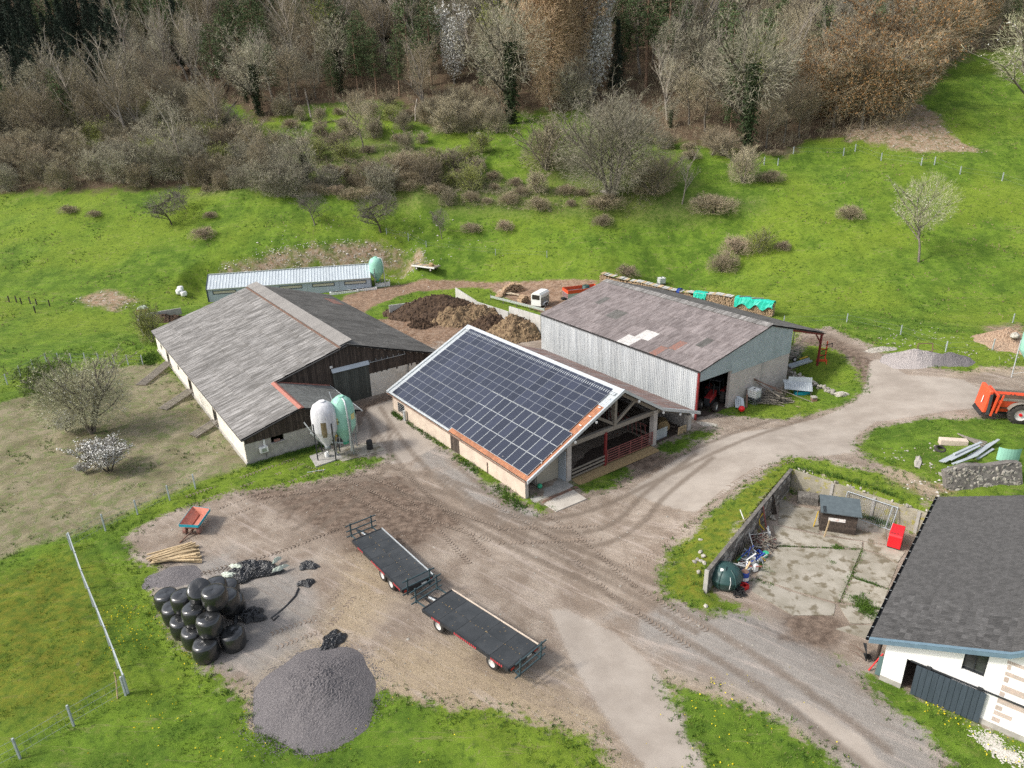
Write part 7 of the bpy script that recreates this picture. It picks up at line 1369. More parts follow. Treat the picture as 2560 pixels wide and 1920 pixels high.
proto('ivy0', 'ivytree', 31, 13, .9, 12, 14, 1.2, .045, 'twig_grey', 'bark_dark', ivy=2600, cl=(3000, .6, .33, .36)); proto('ivy1', 'ivytree', 32, 9, .8, 9, 10, 1.0, .045, 'twig_grey', 'bark_dark', ivy=1500, cl=(2000, .6, .33, .36))
proto('orange0', 'orangetree', 33, 13, 1.0, 13, 14, 1.3, .05, 'twig_brown', leaf='leaf_orange', leafn=6500, lsz=.26, cl=(3800, .5, .4, .42)); proto('orange1', 'orangetree', 34, 11, 1.0, 13, 14, 1.3, .05, 'twig_brown', leaf='leaf_orange', leafn=3800, lsz=.26, cl=(5000, .5, .42, .42))
proto('young0', 'youngtree', 35, 12, .9, 12, 12, 1.2, .05, 'twig_olive', leaf='leaf_young', leafn=2600, lsz=.26, cl=(3000, .58, .33, .36))
proto('bloss0', 'blossomtree', 36, 13, .5, 13, 12, 1.0, .045, 'twig_grey', leaf='blossom', leafn=8000, lsz=.24, up=.9, cl=(3500, .5, .18, .45)); proto('bloss1', 'blossombush', 37, 3.2, 1.0, 8, 12, .6, .025, 'apple_twig', 'bark_dark', leaf='blossom', leafn=4200, lsz=.13, multi=3, cl=(1500, .55, .5, .4))
proto('larch0', 'larch', 38, 18, .5, 22, 18, 1.3, .05, 'twig_larch', 'bark_pine', up=.05, sub=6, leaf='twig_larch', leafn=3500, lsz=.22, cl=(13000, .5, .22, .5))
for k in range(4): proto('shrub%d' % k, 'shrub', 40 + k, 5.2, .6, 6, 9, .85, .035, ['twig_grey', 'twig_tan', 'twig_brown', 'twig_grey'][k], 'bark_grey', multi=7, sub=3, cl=(5200, .36, .52, .6))
proto('shrubg', 'greenshrub', 44, 4.6, .6, 6, 9, .8, .035, 'twig_olive', 'bark_grey', multi=6, sub=3, leaf='leaf_young', leafn=1100, lsz=.18, cl=(4200, .36, .52, .6))
for k in range(2): proto('bram%d' % k, 'bramble', 46 + k, 2.2, 1., 5, 8, .6, .03, ['twig_brown', 'twig_reddish'][k], 'bark_dark', multi=7, sub=3, up=.2, cl=(3600, .2, 1.0, .7))
proto('big', 'bigwillow', 50, 13, .6, 10, 12, 1.3, .045, 'twig_grey', 'bark_grey', multi=6, sub=6, up=.6, cl=(16000, .52, .58, .5))
proto('apple0', 'apple', 51, 4.6, 1.3, 10, 14, .7, .035, 'apple_twig', 'bark_dark', sub=5, up=.15, lean=.3, cl=(2600, .68, .6, .34)); proto('apple1', 'apple', 52, 5.5, 1.1, 10, 12, .7, .035, 'apple_twig', 'bark_grey', sub=5, up=.3, lean=.2, cl=(1500, .68, .42, .3))
proto('palecherry', 'palecherry', 53, 9.5, .9, 11, 14, .9, .035, 'bush_pale', 'bark_grey', sub=5, leaf='blossom', leafn=350, lsz=.14, lean=.15, cl=(3200, .68, .42, .34)); proto('birch', 'birch', 54, 9, .5, 9, 8, .8, .03, 'twig_grey', 'bark_pale', sub=3, cl=(600, .7, .2, .28))
proto('paddock', 'paddockbush', 55, 7.2, .45, 6, 8, .6, .045, 'bush_pale', 'bark_grey', multi=6, sub=4, leaf='blossom', leafn=900, lsz=.1, cl=(10500, .5, .55, .5)); proto('greenb', 'paddockgreen', 56, 3.8, .7, 6, 10, .6, .03, 'leaf_bush', 'bark_grey', multi=6, sub=3, leaf='leaf_bush', leafn=5200, lsz=.14, cl=(4000, .45, .5, .5))
def conifer(key, seed, H, bare, rad, m, bm, dens, droop):
    r = np.random.RandomState(seed); mb = MB().tube([(0, 0, -.3), (0.1, 0, H * .5), (0, 0, H * .98)], [H * .014, H * .009, .03], 6); P = []; Dd = []
    for z in np.arange(H * bare, H, .55 if dens > 1 else .8):
        f = (H - z) / (H * (1 - bare)); R0 = rad * (f ** .75 if dens > 1 else (math.sin(min(1, f) * 2.6) * .75 + .3)) ; n = 7
        for k in range(n):
            a = r.rand() * 6.28; L = R0 * r.uniform(.65, 1.15); d = np.array([math.cos(a), math.sin(a), -droop + r.uniform(-.1, .15)]); tip = np.array([0, 0, z]) + d * L; mb.tube([(0, 0, z), tuple(tip)], [.04, .012], 3, caps=False)
            q = int(16 * dens * max(.5, L / 2)); t = r.uniform(.2, 1, q)[:, None]; P.append(np.array([0, 0, z]) + d * L * t + r.normal(0, .16 + .03 * L, (q, 3))); dd = d[None] * .5 + rv(r, q) * .7 + np.array([0, 0, .1 - droop * .5]); Dd.append(dd / np.linalg.norm(dd, axis=1)[:, None])
    P = np.concatenate(P); Dd = np.concatenate(Dd); V, T = blades(P, Dd, r.uniform(.4, .8, len(P)), .17, r); PROTO[key] = (mb.mesh(key + '_trunk', bm), [('crown', npmesh(key + '_crown', V, T, m))], H)
for k in range(2): conifer('pine%d' % k, 60 + k, 19, .3, 3.5, 'needle_pine', 'bark_pine', 1.0, .05); conifer('spruce%d' % k, 64 + k, 20, .12, 3.2, 'needle_spruce', 'bark_dark', 1.5, .3)
GRPS = {}
def plant(key, p, s=1., label='', cat='tree', name='tree', grp=None, rz=None, sx=1., parts=True):
    tm_, prs, H = PROTO[key]
    t = thing(name, label, cat, (p[0], p[1], p[2]), rnd.random() * 6.28 if rz is None else rz, grp); t.scale = (s * sx, s * sx, s)
    inst('trunk', tm_, t)
    for n, me in prs: inst(n, me, t)
    return t
# --- the wood on the hill
wood = litter; wx = [q[0] for q in wood]; taken = []
cands = []
for _ in range(20000):
    x = rnd.uniform(-175, 185); y = rnd.uniform(128, 262); cands.append((x, y))
ca_ar = np.array(cands); sd_ = poly_sdf(wood, ca_ar[:, 0], ca_ar[:, 1])
def okd(x, y, d):
    return all((x - a) ** 2 + (y - b) ** 2 > d * d for a, b in taken)
def special(key, px, py, hpx, name, label, cat='tree', sx=1., dd=None, grp=None, rz=None):
    g = D(px, py) if dd is None else dd; dist = math.sqrt(g[0] ** 2 + g[1] ** 2 + (CAM_H - g[2]) ** 2); s = hpx * KD * dist / F_PX / PROTO[key][2] / .97; taken.append((g[0], g[1])); return plant(key, g, s, label, cat, name, grp, rz, sx)
special('larch0', 1190, 238, 300, 'larch', 'tall drooping tan-brown larch in the middle of the wood edge, left one of the pair', sx=.8); special('larch0', 1228, 215, 290, 'larch', 'tall drooping tan-brown larch beside the white blossom tree', sx=.75)
special('bloss0', 1285, 205, 200, 'blossom_tree', 'tall narrow tree in white blossom right of the brown larch', sx=.9); special('bloss0', 982, 180, 125, 'blossom_tree', 'smaller white blossoming tree in the wood left of the brown larch', sx=1.1)
special('ivy0', 1105, 268, 235, 'ivy_tree', 'crooked bare tree wrapped in dark ivy at the wood edge left of the larch'); special('ivy0', 1610, 330, 250, 'ivy_tree', 'large ivy covered tree at the wood edge on the right'); special('ivy0', 560, 250, 140, 'ivy_tree', 'ivy clad tree at the wood edge above the shed'); special('ivy1', 735, 200, 120, 'ivy_tree', 'dark limbed ivy clad tree in the wood above the left barn'); special('ivy1', 1500, 215, 130, 'ivy_tree', 'ivy clad trunk behind the big bare willow')
special('young0', 1625, 235, 120, 'budding_tree', 'tree with bright yellow-green buds on the right of the wood'); special('young0', 715, 160, 110, 'budding_tree', 'tree with yellow-green buds on the left of the wood'); special('young0', 1065, 150, 110, 'budding_tree', 'olive budding tree behind the ivy tree')
for k, (px, py, h) in enumerate(((1745, 262, 130), (1800, 275, 135), (1862, 280, 150), (1915, 270, 140), (1950, 245, 150), (1830, 240, 150), (1890, 215, 150), (2010, 165, 150), (2080, 110, 130))): special('orange%d' % (k % 2), px, py, h, 'beech', 'low beech with orange-brown leaves at the right wood edge, ' + ['leftmost and lowest', 'second from the left', 'above the stony patch', 'right above the bare earth', 'at the meadow corner', 'second row, left', 'second row, middle', 'beside the rising meadow', 'highest and farthest right'][k], grp='orange-brown beeches at the right wood edge')
for k, (px, py, h) in enumerate(((1395, 190, 260), (1440, 200, 240), (1850, 90, 130), (560, 140, 170), (330, 105, 180), (870, 90, 150))): special('pine%d' % (k % 2), px, py, h, 'pine', ['green pine with a straight bare trunk, just right of the white blossom tree', 'green pine right of the blossom tree, second from it', 'pine standing out at the top right of the wood', 'pine above the left wood edge', 'lighter green pine at the left of the wood', 'pine in the middle of the wood above the left barn'][k])
clear = []
for px, py, b in ((1285, 205, 62), (982, 180, 62), (1195, 232, 60), (1228, 215, 60), (1625, 235, 40), (1395, 190, 45)):
    g = D(px, py); clear.append((px * KD, b, float((g - [0, 0, CAM_H]) @ AX_F)))
order = list(range(len(cands))); nt_ = 0
zone = lambda x: 'left' if x < -55 else 'middle' if x < 40 else 'right'
for i in order:
    x, y = cands[i]
    if sd_[i] < 1.5 or nt_ >= 560: continue
    z = tz(x, y)
    # in view only
    v = np.array([x, y, z + 8]) - [0, 0, CAM_H]; w_ = v @ AX_F; u_ = 1280 + F_PX * (v @ AX_R) / w_; q_ = 960 - F_PX * (v @ AX_U) / w_
    if u_ < -120 or u_ > 2680 or q_ < -150: continue
    dx = u_ / KD
    if q_ / KD > 250 and dx < 600: continue
    edge = sd_[i] < 9
    if any(abs(u_ - a) < b and w_ < c - 1 and w_ > c - 30 for a, b, c in clear): continue
    if not okd(x, y, 3.9 if edge else 4.7): continue
    taken.append((x, y)); nt_ += 1; rr = rnd.random(); zn = ('front of the ' if edge else 'depth of the ') + ('far left' if dx < 330 else 'left' if dx < 700 else 'middle' if dx < 1100 else 'centre-right' if dx < 1500 else 'right')
    if dx < 260 and q_ / KD < 190 and rr < .85: key, nm, lb_ = ('spruce%d' % (i % 2), 'spruce', 'dark spruce in the shaded wood at top left')
    elif rr < .33: key, nm, lb_ = ('bare%d' % (i % 4), 'bare_tree', 'bare brown-grey broadleaf tree in the %s part of the wood' % zn)
    elif rr < .60: key, nm, lb_ = ('tall%d' % (i % 3), 'slender_tree', 'slender pale-trunked bare tree in the %s part of the wood' % zn)
    elif rr < .89: key, nm, lb_ = ('pine%d' % (i % 2), 'pine', 'green topped pine in the %s part of the wood' % zn)
    elif rr < .95: key, nm, lb_ = ('spruce%d' % (i % 2), 'spruce', 'dark spruce in the %s part of the wood' % zn)
    else: key, nm, lb_ = ('ivy1', 'ivy_tree', 'ivy clad bare tree in the %s part of the wood' % zn)
    if edge and key[:4] in ('spru',): key = 'bare2'; nm = 'bare_tree'; lb_ = 'bare brown-grey broadleaf tree in the %s part of the wood' % zn
    plant(key, (x, y, z), rnd.uniform(.75, 1.15) * (.8 if edge else 1), lb_, 'tree', nm, lb_.replace('tree', 'trees').replace('spruce', 'spruces').replace('pine ', 'pines '))
r = np.random.RandomState(77); x = r.uniform(-175, 185, 26000); y = r.uniform(128, 215, 26000); k = (poly_sdf(wood, x, y) > -.5) & (r.rand(26000) < np.clip(1.25 - (y - 150) / 70, .15, 1)); x, y = x[k], y[k]; z = terr(x, y); n = len(x); hgt_ = r.uniform(.8, 3., n) * (1 + .9 * (r.rand(n) > .8))
P = np.stack([x, y, z], 1); up_ = rv(r, n) * .25; up_[:, 2] = 1; P2 = np.repeat(P + up_ * (hgt_ * .35)[:, None], 9, 0) + r.normal(0, .3, (n * 9, 3)); d2 = rv(r, n * 9) * .8; d2[:, 2] = np.abs(d2[:, 2]) * .8 + .25; d2 /= np.linalg.norm(d2, axis=1)[:, None]
V, T = joinm([blades(P, up_ / np.linalg.norm(up_, axis=1)[:, None], hgt_, .05, r), blades(P2, d2, np.repeat(hgt_, 9) * .5, .045, r)]); tag(link(bpy.data.objects.new('undergrowth', npmesh('undergrowth', V, T, 'twig_brown'))), 'brown leafless undergrowth on the wood floor', kind='stuff')
# --- shrub thicket on the left and scrub in the middle
r = np.random.RandomState(78); sc0 = scrub[0]; x = r.uniform(min(p[0] for p in sc0), max(p[0] for p in sc0), 24000); y = r.uniform(min(p[1] for p in sc0), max(p[1] for p in sc0), 24000); pn = np.sin(x * .22 + 2 * np.sin(y * .17)) * np.sin(y * .3 + 1.7 * np.sin(x * .13)); k = (poly_sdf(sc0, x, y) > 0) & (pn + r.rand(24000) * .8 > .42); x, y = x[k], y[k]; z = terr(x, y); n = len(x); hgt_ = r.uniform(.4, 1.5, n)
P = np.stack([x, y, z], 1); P2 = np.repeat(P, 8, 0) + r.normal(0, .28, (n * 8, 3)) * [1, 1, .4] + np.array([0, 0, .2]); d2 = rv(r, n * 8) * .9; d2[:, 2] = np.abs(d2[:, 2]) * .8 + .2; d2 /= np.linalg.norm(d2, axis=1)[:, None]
V, T = blades(P2, d2, np.repeat(hgt_, 8) * .7, .045, r); tag(link(bpy.data.objects.new('scrub_tangle', npmesh('scrub_tangle', V, T, 'twig_tan'))), 'pale tangled stems between the scrub bushes', kind='stuff')
def thicket(polyD, keys, d, n, smin, smax, label, grp, name='shrub', cat='shrub', lim=120):
    P0x = (min(q[0] for q in polyD), max(q[0] for q in polyD) - min(q[0] for q in polyD)); short = ' '.join(label.split()[:10])
    P = DP(polyD); xs = [q[0] for q in P]; ys = [q[1] for q in P]; c = 0; mine = []
    for _ in range(n):
        x = rnd.uniform(min(xs), max(xs)); y = rnd.uniform(min(ys), max(ys))
        if float(poly_sdf(P, np.array([x]), np.array([y]))[0]) < 0 or any((x - a) ** 2 + (y - b) ** 2 < d * d for a, b in mine): continue
        mine.append((x, y)); z = tz(x, y); v = np.array([x, y, z]) - [0, 0, CAM_H]; q = (1280 + F_PX * (v @ AX_R) / (v @ AX_F)) / KD; f_ = (y - min(ys)) / (max(ys) - min(ys)); wh = ('its left end' if q < P0x[0] + P0x[1] * .25 else 'left of its middle' if q < P0x[0] + P0x[1] * .5 else 'right of its middle' if q < P0x[0] + P0x[1] * .75 else 'its right end') + (', near row' if f_ < .35 else ', middle row' if f_ < .65 else ', far row')
        plant(rnd.choice(keys), (x, y, z), rnd.uniform(smin, smax), short + ', ' + wh, cat, name, grp, sx=rnd.uniform(.95, 1.3)); c += 1
        if c >= lim: break
thicket([(-60, 415), (-60, 290), (110, 265), (260, 262), (400, 240), (440, 262), (520, 300), (560, 330), (540, 395), (400, 402), (250, 408), (100, 412)], ['shrub0', 'shrub1', 'shrub2', 'shrub3', 'shrub1', 'shrub0', 'shrubg'], 4.0, 1600, .9, 1.4, 'bare grey-brown shrub in the dense thicket on the left slope', 'shrubs of the thicket on the left slope', lim=85)
thicket([(600, 240), (860, 225), (940, 262), (850, 300), (640, 300)], ['shrub1', 'shrub2', 'bram1', 'shrubg'], 4.5, 300, .6, 1.0, 'low scrub bush at the wood edge above the left barn', 'scrub at the wood edge above the left barn', lim=26)
thicket([(430, 412), (560, 400), (600, 375), (720, 370), (860, 395), (860, 430), (600, 428)], ['bram0', 'bram1', 'shrub2', 'bram0', 'shrub0'], 3.0, 900, .6, 1.25, 'low bramble clump at the foot of the thicket', 'bramble clumps at the foot of the thicket', lim=60)
thicket([(860, 385), (920, 345), (1010, 350), (1060, 380), (1150, 405), (1260, 420), (1240, 445), (1130, 455), (960, 442), (870, 428)], ['bram0', 'bram1', 'shrub2', 'shrub1', 'shrubg', 'bram0'], 3.2, 1500, .55, 1.15, 'grey-brown scrub bush in the band below the clearing', 'scrub bushes in the band below the clearing', lim=90)
thicket([(580, 300), (740, 290), (860, 300), (960, 305), (930, 350), (800, 375), (600, 385)], ['bram0', 'shrub1', 'shrubg', 'shrub2', 'bram1'], 4.6, 900, .45, .9, 'scattered bush on the green slope above the left barn', 'scattered bushes on the green slope above the left barn', lim=62)
thicket([(920, 262), (1000, 235), (1085, 262), (1075, 290), (960, 298)], ['shrub1'], 3.0, 200, .8, 1.15, 'rounded tan bush in the clump at the clearing', 'tan bushes in the clump at the clearing', lim=12)
thicket([(1380, 300), (1560, 322), (1690, 335), (1660, 350), (1480, 345), (1390, 330)], ['bram1', 'shrub2', 'bram0'], 4., 200, .6, .95, 'brown scrub bush along the right wood edge', 'scrub bushes along the right wood edge', lim=36)
for key, px, py, h, nm, lb_, cat_, sx in [('big', 1322, 428, 172, 'willow', 'very large spreading bare tree standing alone at the middle of the slope', 'tree', 1.05), ('shrub1', 1180, 365, 90, 'bush', 'big grey-brown bush just left of the large spreading tree', 'bush', 1.2), ('shrub2', 1410, 420, 75, 'bush', 'brown bush right of the large spreading tree', 'bush', 1.2),
    ('shrub0', 1240, 235, 80, 'bush', 'bush behind the large spreading tree', 'bush', 1), ('apple0', 372, 486, 58, 'apple_tree', 'wide crooked apple tree in the left meadow', 'tree', 1.2), ('apple1', 402, 452, 45, 'apple_tree', 'small broken tree behind the wide apple tree', 'tree', .8), ('apple1', 681, 487, 66, 'apple_tree', 'apple tree above the earth bank with a pale bent trunk', 'tree', 1.), ('apple0', 823, 501, 75, 'apple_tree', 'bushy spreading apple tree above the earth bank', 'tree', 1.1), ('apple1', 955, 516, 62, 'apple_tree', 'narrow dark apple tree between the shed and the solar barn', 'tree', .65),
    ('ivy1', 662, 404, 98, 'ivy_tree', 'slim ivy clad tree at the right end of the thicket', 'tree', .8), ('bare0', 635, 410, 95, 'bare_tree', 'dark leaning bare tree beside the slim ivy tree', 'tree', .7), ('bare1', 568, 404, 95, 'bare_tree', 'bare tree left of the leaning one at the thicket end', 'tree', .8), ('birch', 408, 400, 150, 'birch', 'pale forked birch standing out of the thicket', 'tree', .7), ('bare2', 785, 330, 98, 'bare_tree', 'round headed bare tree on the green slope above the left barn', 'tree', .9),
    ('birch', 1473, 440, 98, 'birch', 'slender pale birch right of the large spreading tree', 'tree', .7), ('shrubg', 1040, 330, 40, 'bush', 'budding bush at the left rim of the clearing', 'bush', 1.1), ('shrub1', 1605, 395, 62, 'bush', 'orange-brown bush under the right wood edge', 'bush', 1.), ('bram0', 1660, 392, 22, 'bush', 'low dark bramble beside the orange-brown bush', 'bush', 1.4), ('bram0', 1540, 458, 36, 'bush', 'grey bramble patch right of the birch', 'bush', 1.5), ('bram1', 1590, 548, 36, 'bush', 'brown bush low on the meadow above the firewood, left one', 'bush', 1.), ('shrubg', 1640, 545, 45, 'bush', 'green-brown bush low on the meadow above the firewood', 'bush', 1.), ('bram0', 1835, 472, 26, 'bush', 'small dark bush in the open right meadow', 'bush', 1.1), ('bram1', 1355, 597, 24, 'bush', 'small round bush right behind the metal clad barn', 'bush', 1.1), ('bram0', 1560, 585, 40, 'bush', 'twiggy brown bush above the firewood stack', 'bush', .9), ('bram1', 1690, 540, 18, 'bush', 'tiny bush beside the green-brown one', 'bush', 1.),
    ('bram0', 1300, 450, 30, 'bush', 'bramble clump at the foot of the large spreading tree', 'bush', 1.6), ('bram0', 1300, 487, 24, 'bush', 'dark bush in the meadow below the large tree', 'bush', 1.), ('bram1', 1090, 497, 22, 'bush', 'small round bush in the meadow right of the narrow apple tree', 'bush', 1.), ('bram0', 1020, 501, 20, 'bush', 'flat bush beside the narrow apple tree', 'bush', 1.3), ('bram1', 440, 515, 22, 'bush', 'single round bush in the left meadow', 'bush', 1.2), ('bram0', 150, 460, 14, 'bush', 'tiny dark bush at far left of the meadow', 'bush', 1.3), ('bram0', 205, 468, 12, 'bush', 'second tiny dark bush at far left of the meadow', 'bush', 1.2), ('bram1', 455, 470, 12, 'bush', 'tiny bush right of the wide apple tree', 'bush', 1.3),
    ('palecherry', 1985, 566, 150, 'cherry_tree', 'lone pale budding tree with a leaning trunk in the right meadow', 'tree', .75), ('palecherry', 2245, 285, 190, 'cherry_tree', 'pale budding tree cut by the right edge high on the slope', 'tree', 1.2), ('shrubg', 330, 740, 70, 'bush', 'green bush against the far corner of the white side wall', 'bush', .7)]:
    special(key, px, py, h, nm, lb_, cat_, sx)
lp = lambda x, y: at(x * .3617, 650 + y * .3617)
special('paddock', 0, 0, 132, 'thorn_tree', 'large rounded pale budding thorn tree in the bare paddock', sx=1.12, dd=lp(640, 1195)); special('greenb', 0, 0, 68, 'green_bush', 'fresh green bush behind the large thorn tree', 'bush', 1.25, dd=lp(375, 960)); special('bloss1', 0, 0, 60, 'blossom_bush', 'bush in white blossom on the bare paddock nearest the camera', 'bush', 1.3, dd=lp(755, 1460)); special('bloss1', 0, 0, 34, 'blossom_bush', 'small white blossoming bush at the left foot of the thorn tree', 'bush', 1., dd=lp(470, 1190)); special('bloss1', 0, 0, 20, 'blossom_bush', 'tiny white blossoming sprig left of the blossom bush', 'bush', 1.2, dd=lp(590, 1470))
# fallen and dead trunks on the slope
cw = lambda x, y: G(x * .3888, y * .3888)
for k, (a, b, z0, z1, lb_) in enumerate([((1320, 740), (1460, 560), .3, 2.5, 'long fallen dark trunk lying on the slope above the thicket'), ((1450, 750), (1520, 670), .3, 1.5, 'shorter fallen trunk beside the long one'), ((2000, 760), (1965, 610), .1, 3.5, 'pale broken dead trunk below the wood edge')]): ln('fallen_trunk', lb_, 'trunk', [cw(*a) + [0, 0, z0], cw(*b) + [0, 0, z1 * .4]], 'bark_dark' if k < 2 else 'bark_pale', .45)
ln('dead_trunk', 'pale snapped trunk at the left of the clearing', 'trunk', [mf(485, 780), mf(490, 770) + [0, 0, 2.5], mf(490, 770) + [.6, 0, 4.6]], 'bark_pale', .35); ln('fallen_trunk', 'pale dead trunk leaning at the right wood edge', 'trunk', [rf(205, 1000) + [0, 0, .2], rf(320, 880) + [0, 0, 1.0]], 'bark_pale', .3)
boulder('grey boulder beside the foot of the large spreading tree', mf(1710, 1240), 1.3, (1.4, .8, .7), k=2); boulder('pale boulder in the clearing', mf(890, 860), .6, k=3)
# --- grass tufts, weeds, flowers and stones on the near ground
def scatter(n, x0, x1, y0, y1, seed):
    r = np.random.RandomState(seed); x = r.uniform(x0, x1, n); y = y0 + (y1 - y0) * r.rand(n) ** 1.25; g = regions(x, y); return r, x, y, g
def clump(sx, x, y, z, h, w_, r, k=4):
    n = len(x); P = np.repeat(np.stack([x, y, z], 1), k, 0); P[:, :2] += r.normal(0, .07, (n * k, 2)); d = rv(r, n * k) * .55; d[:, 2] = np.abs(d[:, 2]) + .7; d /= np.linalg.norm(d, axis=1)[:, None]; return blades(P, d, np.repeat(h, k) * r.uniform(.6, 1.2, n * k), w_, r)
mat('grass_blade', (.105, .19, .02), (.165, .26, .032), .35, .9, kind='world', c3=(.19, .24, .05), th3=(.5, .62)); mat('grass_dark', (.05, .11, .014), (.08, .15, .018), .6, .9, kind='world'); mat('grass_dry', (.33, .27, .15), (.24, .19, .1), .8, .9, kind='world'); mat('dandelion', (.75, .62, .02))
zi = None
def gz_fast(x, y): return terr(x, y)
r, x, y, g = scatter(150000, -62, 60, 23, 105, 5); nzz = np.sin(x * .9 + 1.7 * np.sin(y * .5)) * np.sin(y * .8 + 1.3 * np.sin(x * .6))
m_ = (g['bare'] < -.1) & (g['padd'] < -.3) & (g['track'] < 0) & (nzz + r.rand(len(x)) > .25); x1, y1 = x[m_], y[m_]; V, T = clump(0, x1, y1, gz_fast(x1, y1) - .02, r.uniform(.09, .2, len(x1)), .035, r, 4)
tag(link(bpy.data.objects.new('meadow_grass', npmesh('meadow_grass', V, T, 'grass_blade'))), 'rough green grass tufts around the yard', kind='stuff')
r, x, y, g = scatter(60000, -62, 60, 23, 105, 6); e_ = g['bare']; m_ = (((e_ > -1.2) & (e_ < .9)) | ((g['padd'] > -1.5) & (g['padd'] < .5)) | ((g['padd'] > 0) & (np.sin(x * .8 + 2 * np.sin(y * .5)) * np.sin(y * .9 + 1.5 * np.sin(x * .4)) > .62))) & (g['track'] < 0) & (poly_sdf(CY, x, y) < -.6) & (r.rand(len(x)) > .3); x1, y1 = x[m_], y[m_]; V, T = clump(0, x1, y1, gz_fast(x1, y1) - .02, r.uniform(.1, .32, len(x1)), .05, r, 6)
tag(link(bpy.data.objects.new('edge_grass', npmesh('edge_grass', V, T, 'grass_dark'))), 'longer dark green grass along the yard edges', kind='stuff')
r, x, y, g = scatter(46000, -62, 60, 24, 80, 7); m_ = ((g['dry'] > 0) | (g['padd'] > 0)) & (g['conc'] < 0) & (poly_sdf(CY, x, y) < -.6); x1, y1 = x[m_], y[m_]; V, T = clump(0, x1, y1, gz_fast(x1, y1), r.uniform(.05, .13, len(x1)), .03, r, 3)
tag(link(bpy.data.objects.new('dry_grass', npmesh('dry_grass', V, T, 'grass_dry'))), 'dry straw coloured grass bits', kind='stuff')
for nm_, sd0, m_n, n0, hh in (('tussocks', 31, 'grass_dark', 60000, .3), ('dead_stalks', 32, 'grass_dry', 26000, .32)):
    r = np.random.RandomState(sd0); x = r.uniform(-115, 125, n0); y = r.uniform(80, 205, n0); pn = np.sin(x * .35 + 2 * np.sin(y * .21 + sd0)) * np.sin(y * .41 + 1.7 * np.sin(x * .23)); k = (pn + r.rand(n0) > 1.0); x, y = x[k], y[k]; g = regions(x, y); k = (g['bare'] < -.5) & (g['litter'] < 0) & (g['track'] < -.3) & (g['padd'] < 0) & (poly_sdf(PAD, x, y) < -.5); x, y = x[k], y[k]
    V, T = clump(0, x, y, gz_fast(x, y) - .03, r.uniform(.6, 1.3, len(x)) * hh, .09, r, 4); tag(link(bpy.data.objects.new(nm_, npmesh(nm_, V, T, m_n))), {'tussocks': 'dark grass tussocks on the hillside meadow', 'dead_stalks': 'dry dead stalks dotted over the hillside meadow'}[nm_], kind='stuff')
# weeds in rows at wall feet and slab joints
W = []
def weedline(pts, n, spread, seed, h=.25):
    r = np.random.RandomState(seed); pts = np.array(pts)[:, :2]; f = r.rand(n) * (len(pts) - 1); i = f.astype(int).clip(0, len(pts) - 2); t = (f - i)[:, None]; q = pts[i] * (1 - t) + pts[i + 1] * t + r.normal(0, spread, (n, 2)); W.append(clump(0, q[:, 0], q[:, 1], gz_fast(q[:, 0], q[:, 1]), r.uniform(.4, 1.2, n) * h, .05, r, 6))
weedline([c6(1010, 900), c6(1805, 932)], 120, .07, 1, .14); weedline([c6(1810, 930), c6(1700, 1190), c6(1600, 1440)], 130, .1, 2, .15); weedline([c6(1730, 1200), c6(2060, 1310)], 90, .09, 3, .15); weedline([c6(1540, 905), c6(1600, 920)], 60, .16, 4, .2); weedline([c6(1520, 1055), c6(1540, 1065)], 40, .15, 5, .12); weedline([c6(1780, 1400), c6(1900, 1560)], 420, .35, 6, .22); weedline([c6(830, 1060), c6(930, 1150)], 120, .25, 7, .12); weedline([c6(1130, 360), c6(1500, 480), c6(1900, 640), c6(2090, 700)], 420, .3, 8, .4); weedline([c6(780, 1220), c6(960, 1280)], 60, .15, 9, .12)
sl2 = lambda u, v: (os_[0] + u * math.cos(YS) - v * math.sin(YS), os_[1] + u * math.sin(YS) + v * math.cos(YS)); weedline([sl2(-20, -.3), sl2(-12, -.35)], 140, .15, 10, .3); weedline([sl2(-10, -.5), sl2(-6, -.6)], 130, .25, 11, .28); weedline([sl2(-3, -.7), sl2(1, -1.2)], 200, .4, 12, .28); weedline([sl2(-23, -.3), sl2(-21, -.4)], 80, .2, 13, .4)
bl3 = lambda u, v: (ob[0] + u * math.cos(YB) - v * math.sin(YB), ob[1] + u * math.sin(YB) + v * math.cos(YB)); weedline([bl3(.4, 0), bl3(.5, 8)], 520, .3, 14, .3); weedline([bl3(-40, -1), bl3(-36, -2)], 300, .6, 15, .5)
V, T = joinm(W); tag(link(bpy.data.objects.new('weeds', npmesh('weeds', V, T, 'grass_dark'))), 'green weeds along walls and slab joints', kind='stuff')
r = np.random.RandomState(9); P = []
for (px, py, n, s) in ((330, 1290 + 290, 40, 1.0), (310, 1540, 60, .7), (350, 1600, 40, .9), (430, 1560, 22, 1.2), (475, 1640, 26, .5), (370, 1790, 30, 1.6), (2360, 1780, 30, .6), (2400, 1800, 30, .8), (1850, 1820, 50, 2.), (795, 1155 + 20, 14, .5), (560, 1870, 20, 1.5), (1000, 1890, 16, 2), (2520, 1890, 14, .6), (1780, 1760, 20, 1.2)):
    g = at(px, py); q = g[None, :2] + r.normal(0, s, (n, 2)); P.append(np.stack([q[:, 0], q[:, 1], gz_fast(q[:, 0], q[:, 1]) + .14], 1))
P = np.concatenate(P); V, T = joinm([leaves(P, .1, r), leaves(P, .09, r), leaves(P + [0, 0, .01], .08, r)]); tag(link(bpy.data.objects.new('dandelions', npmesh('dandelions', V, T, 'dandelion'))), 'small yellow flowers dotted in the grass', kind='stuff')
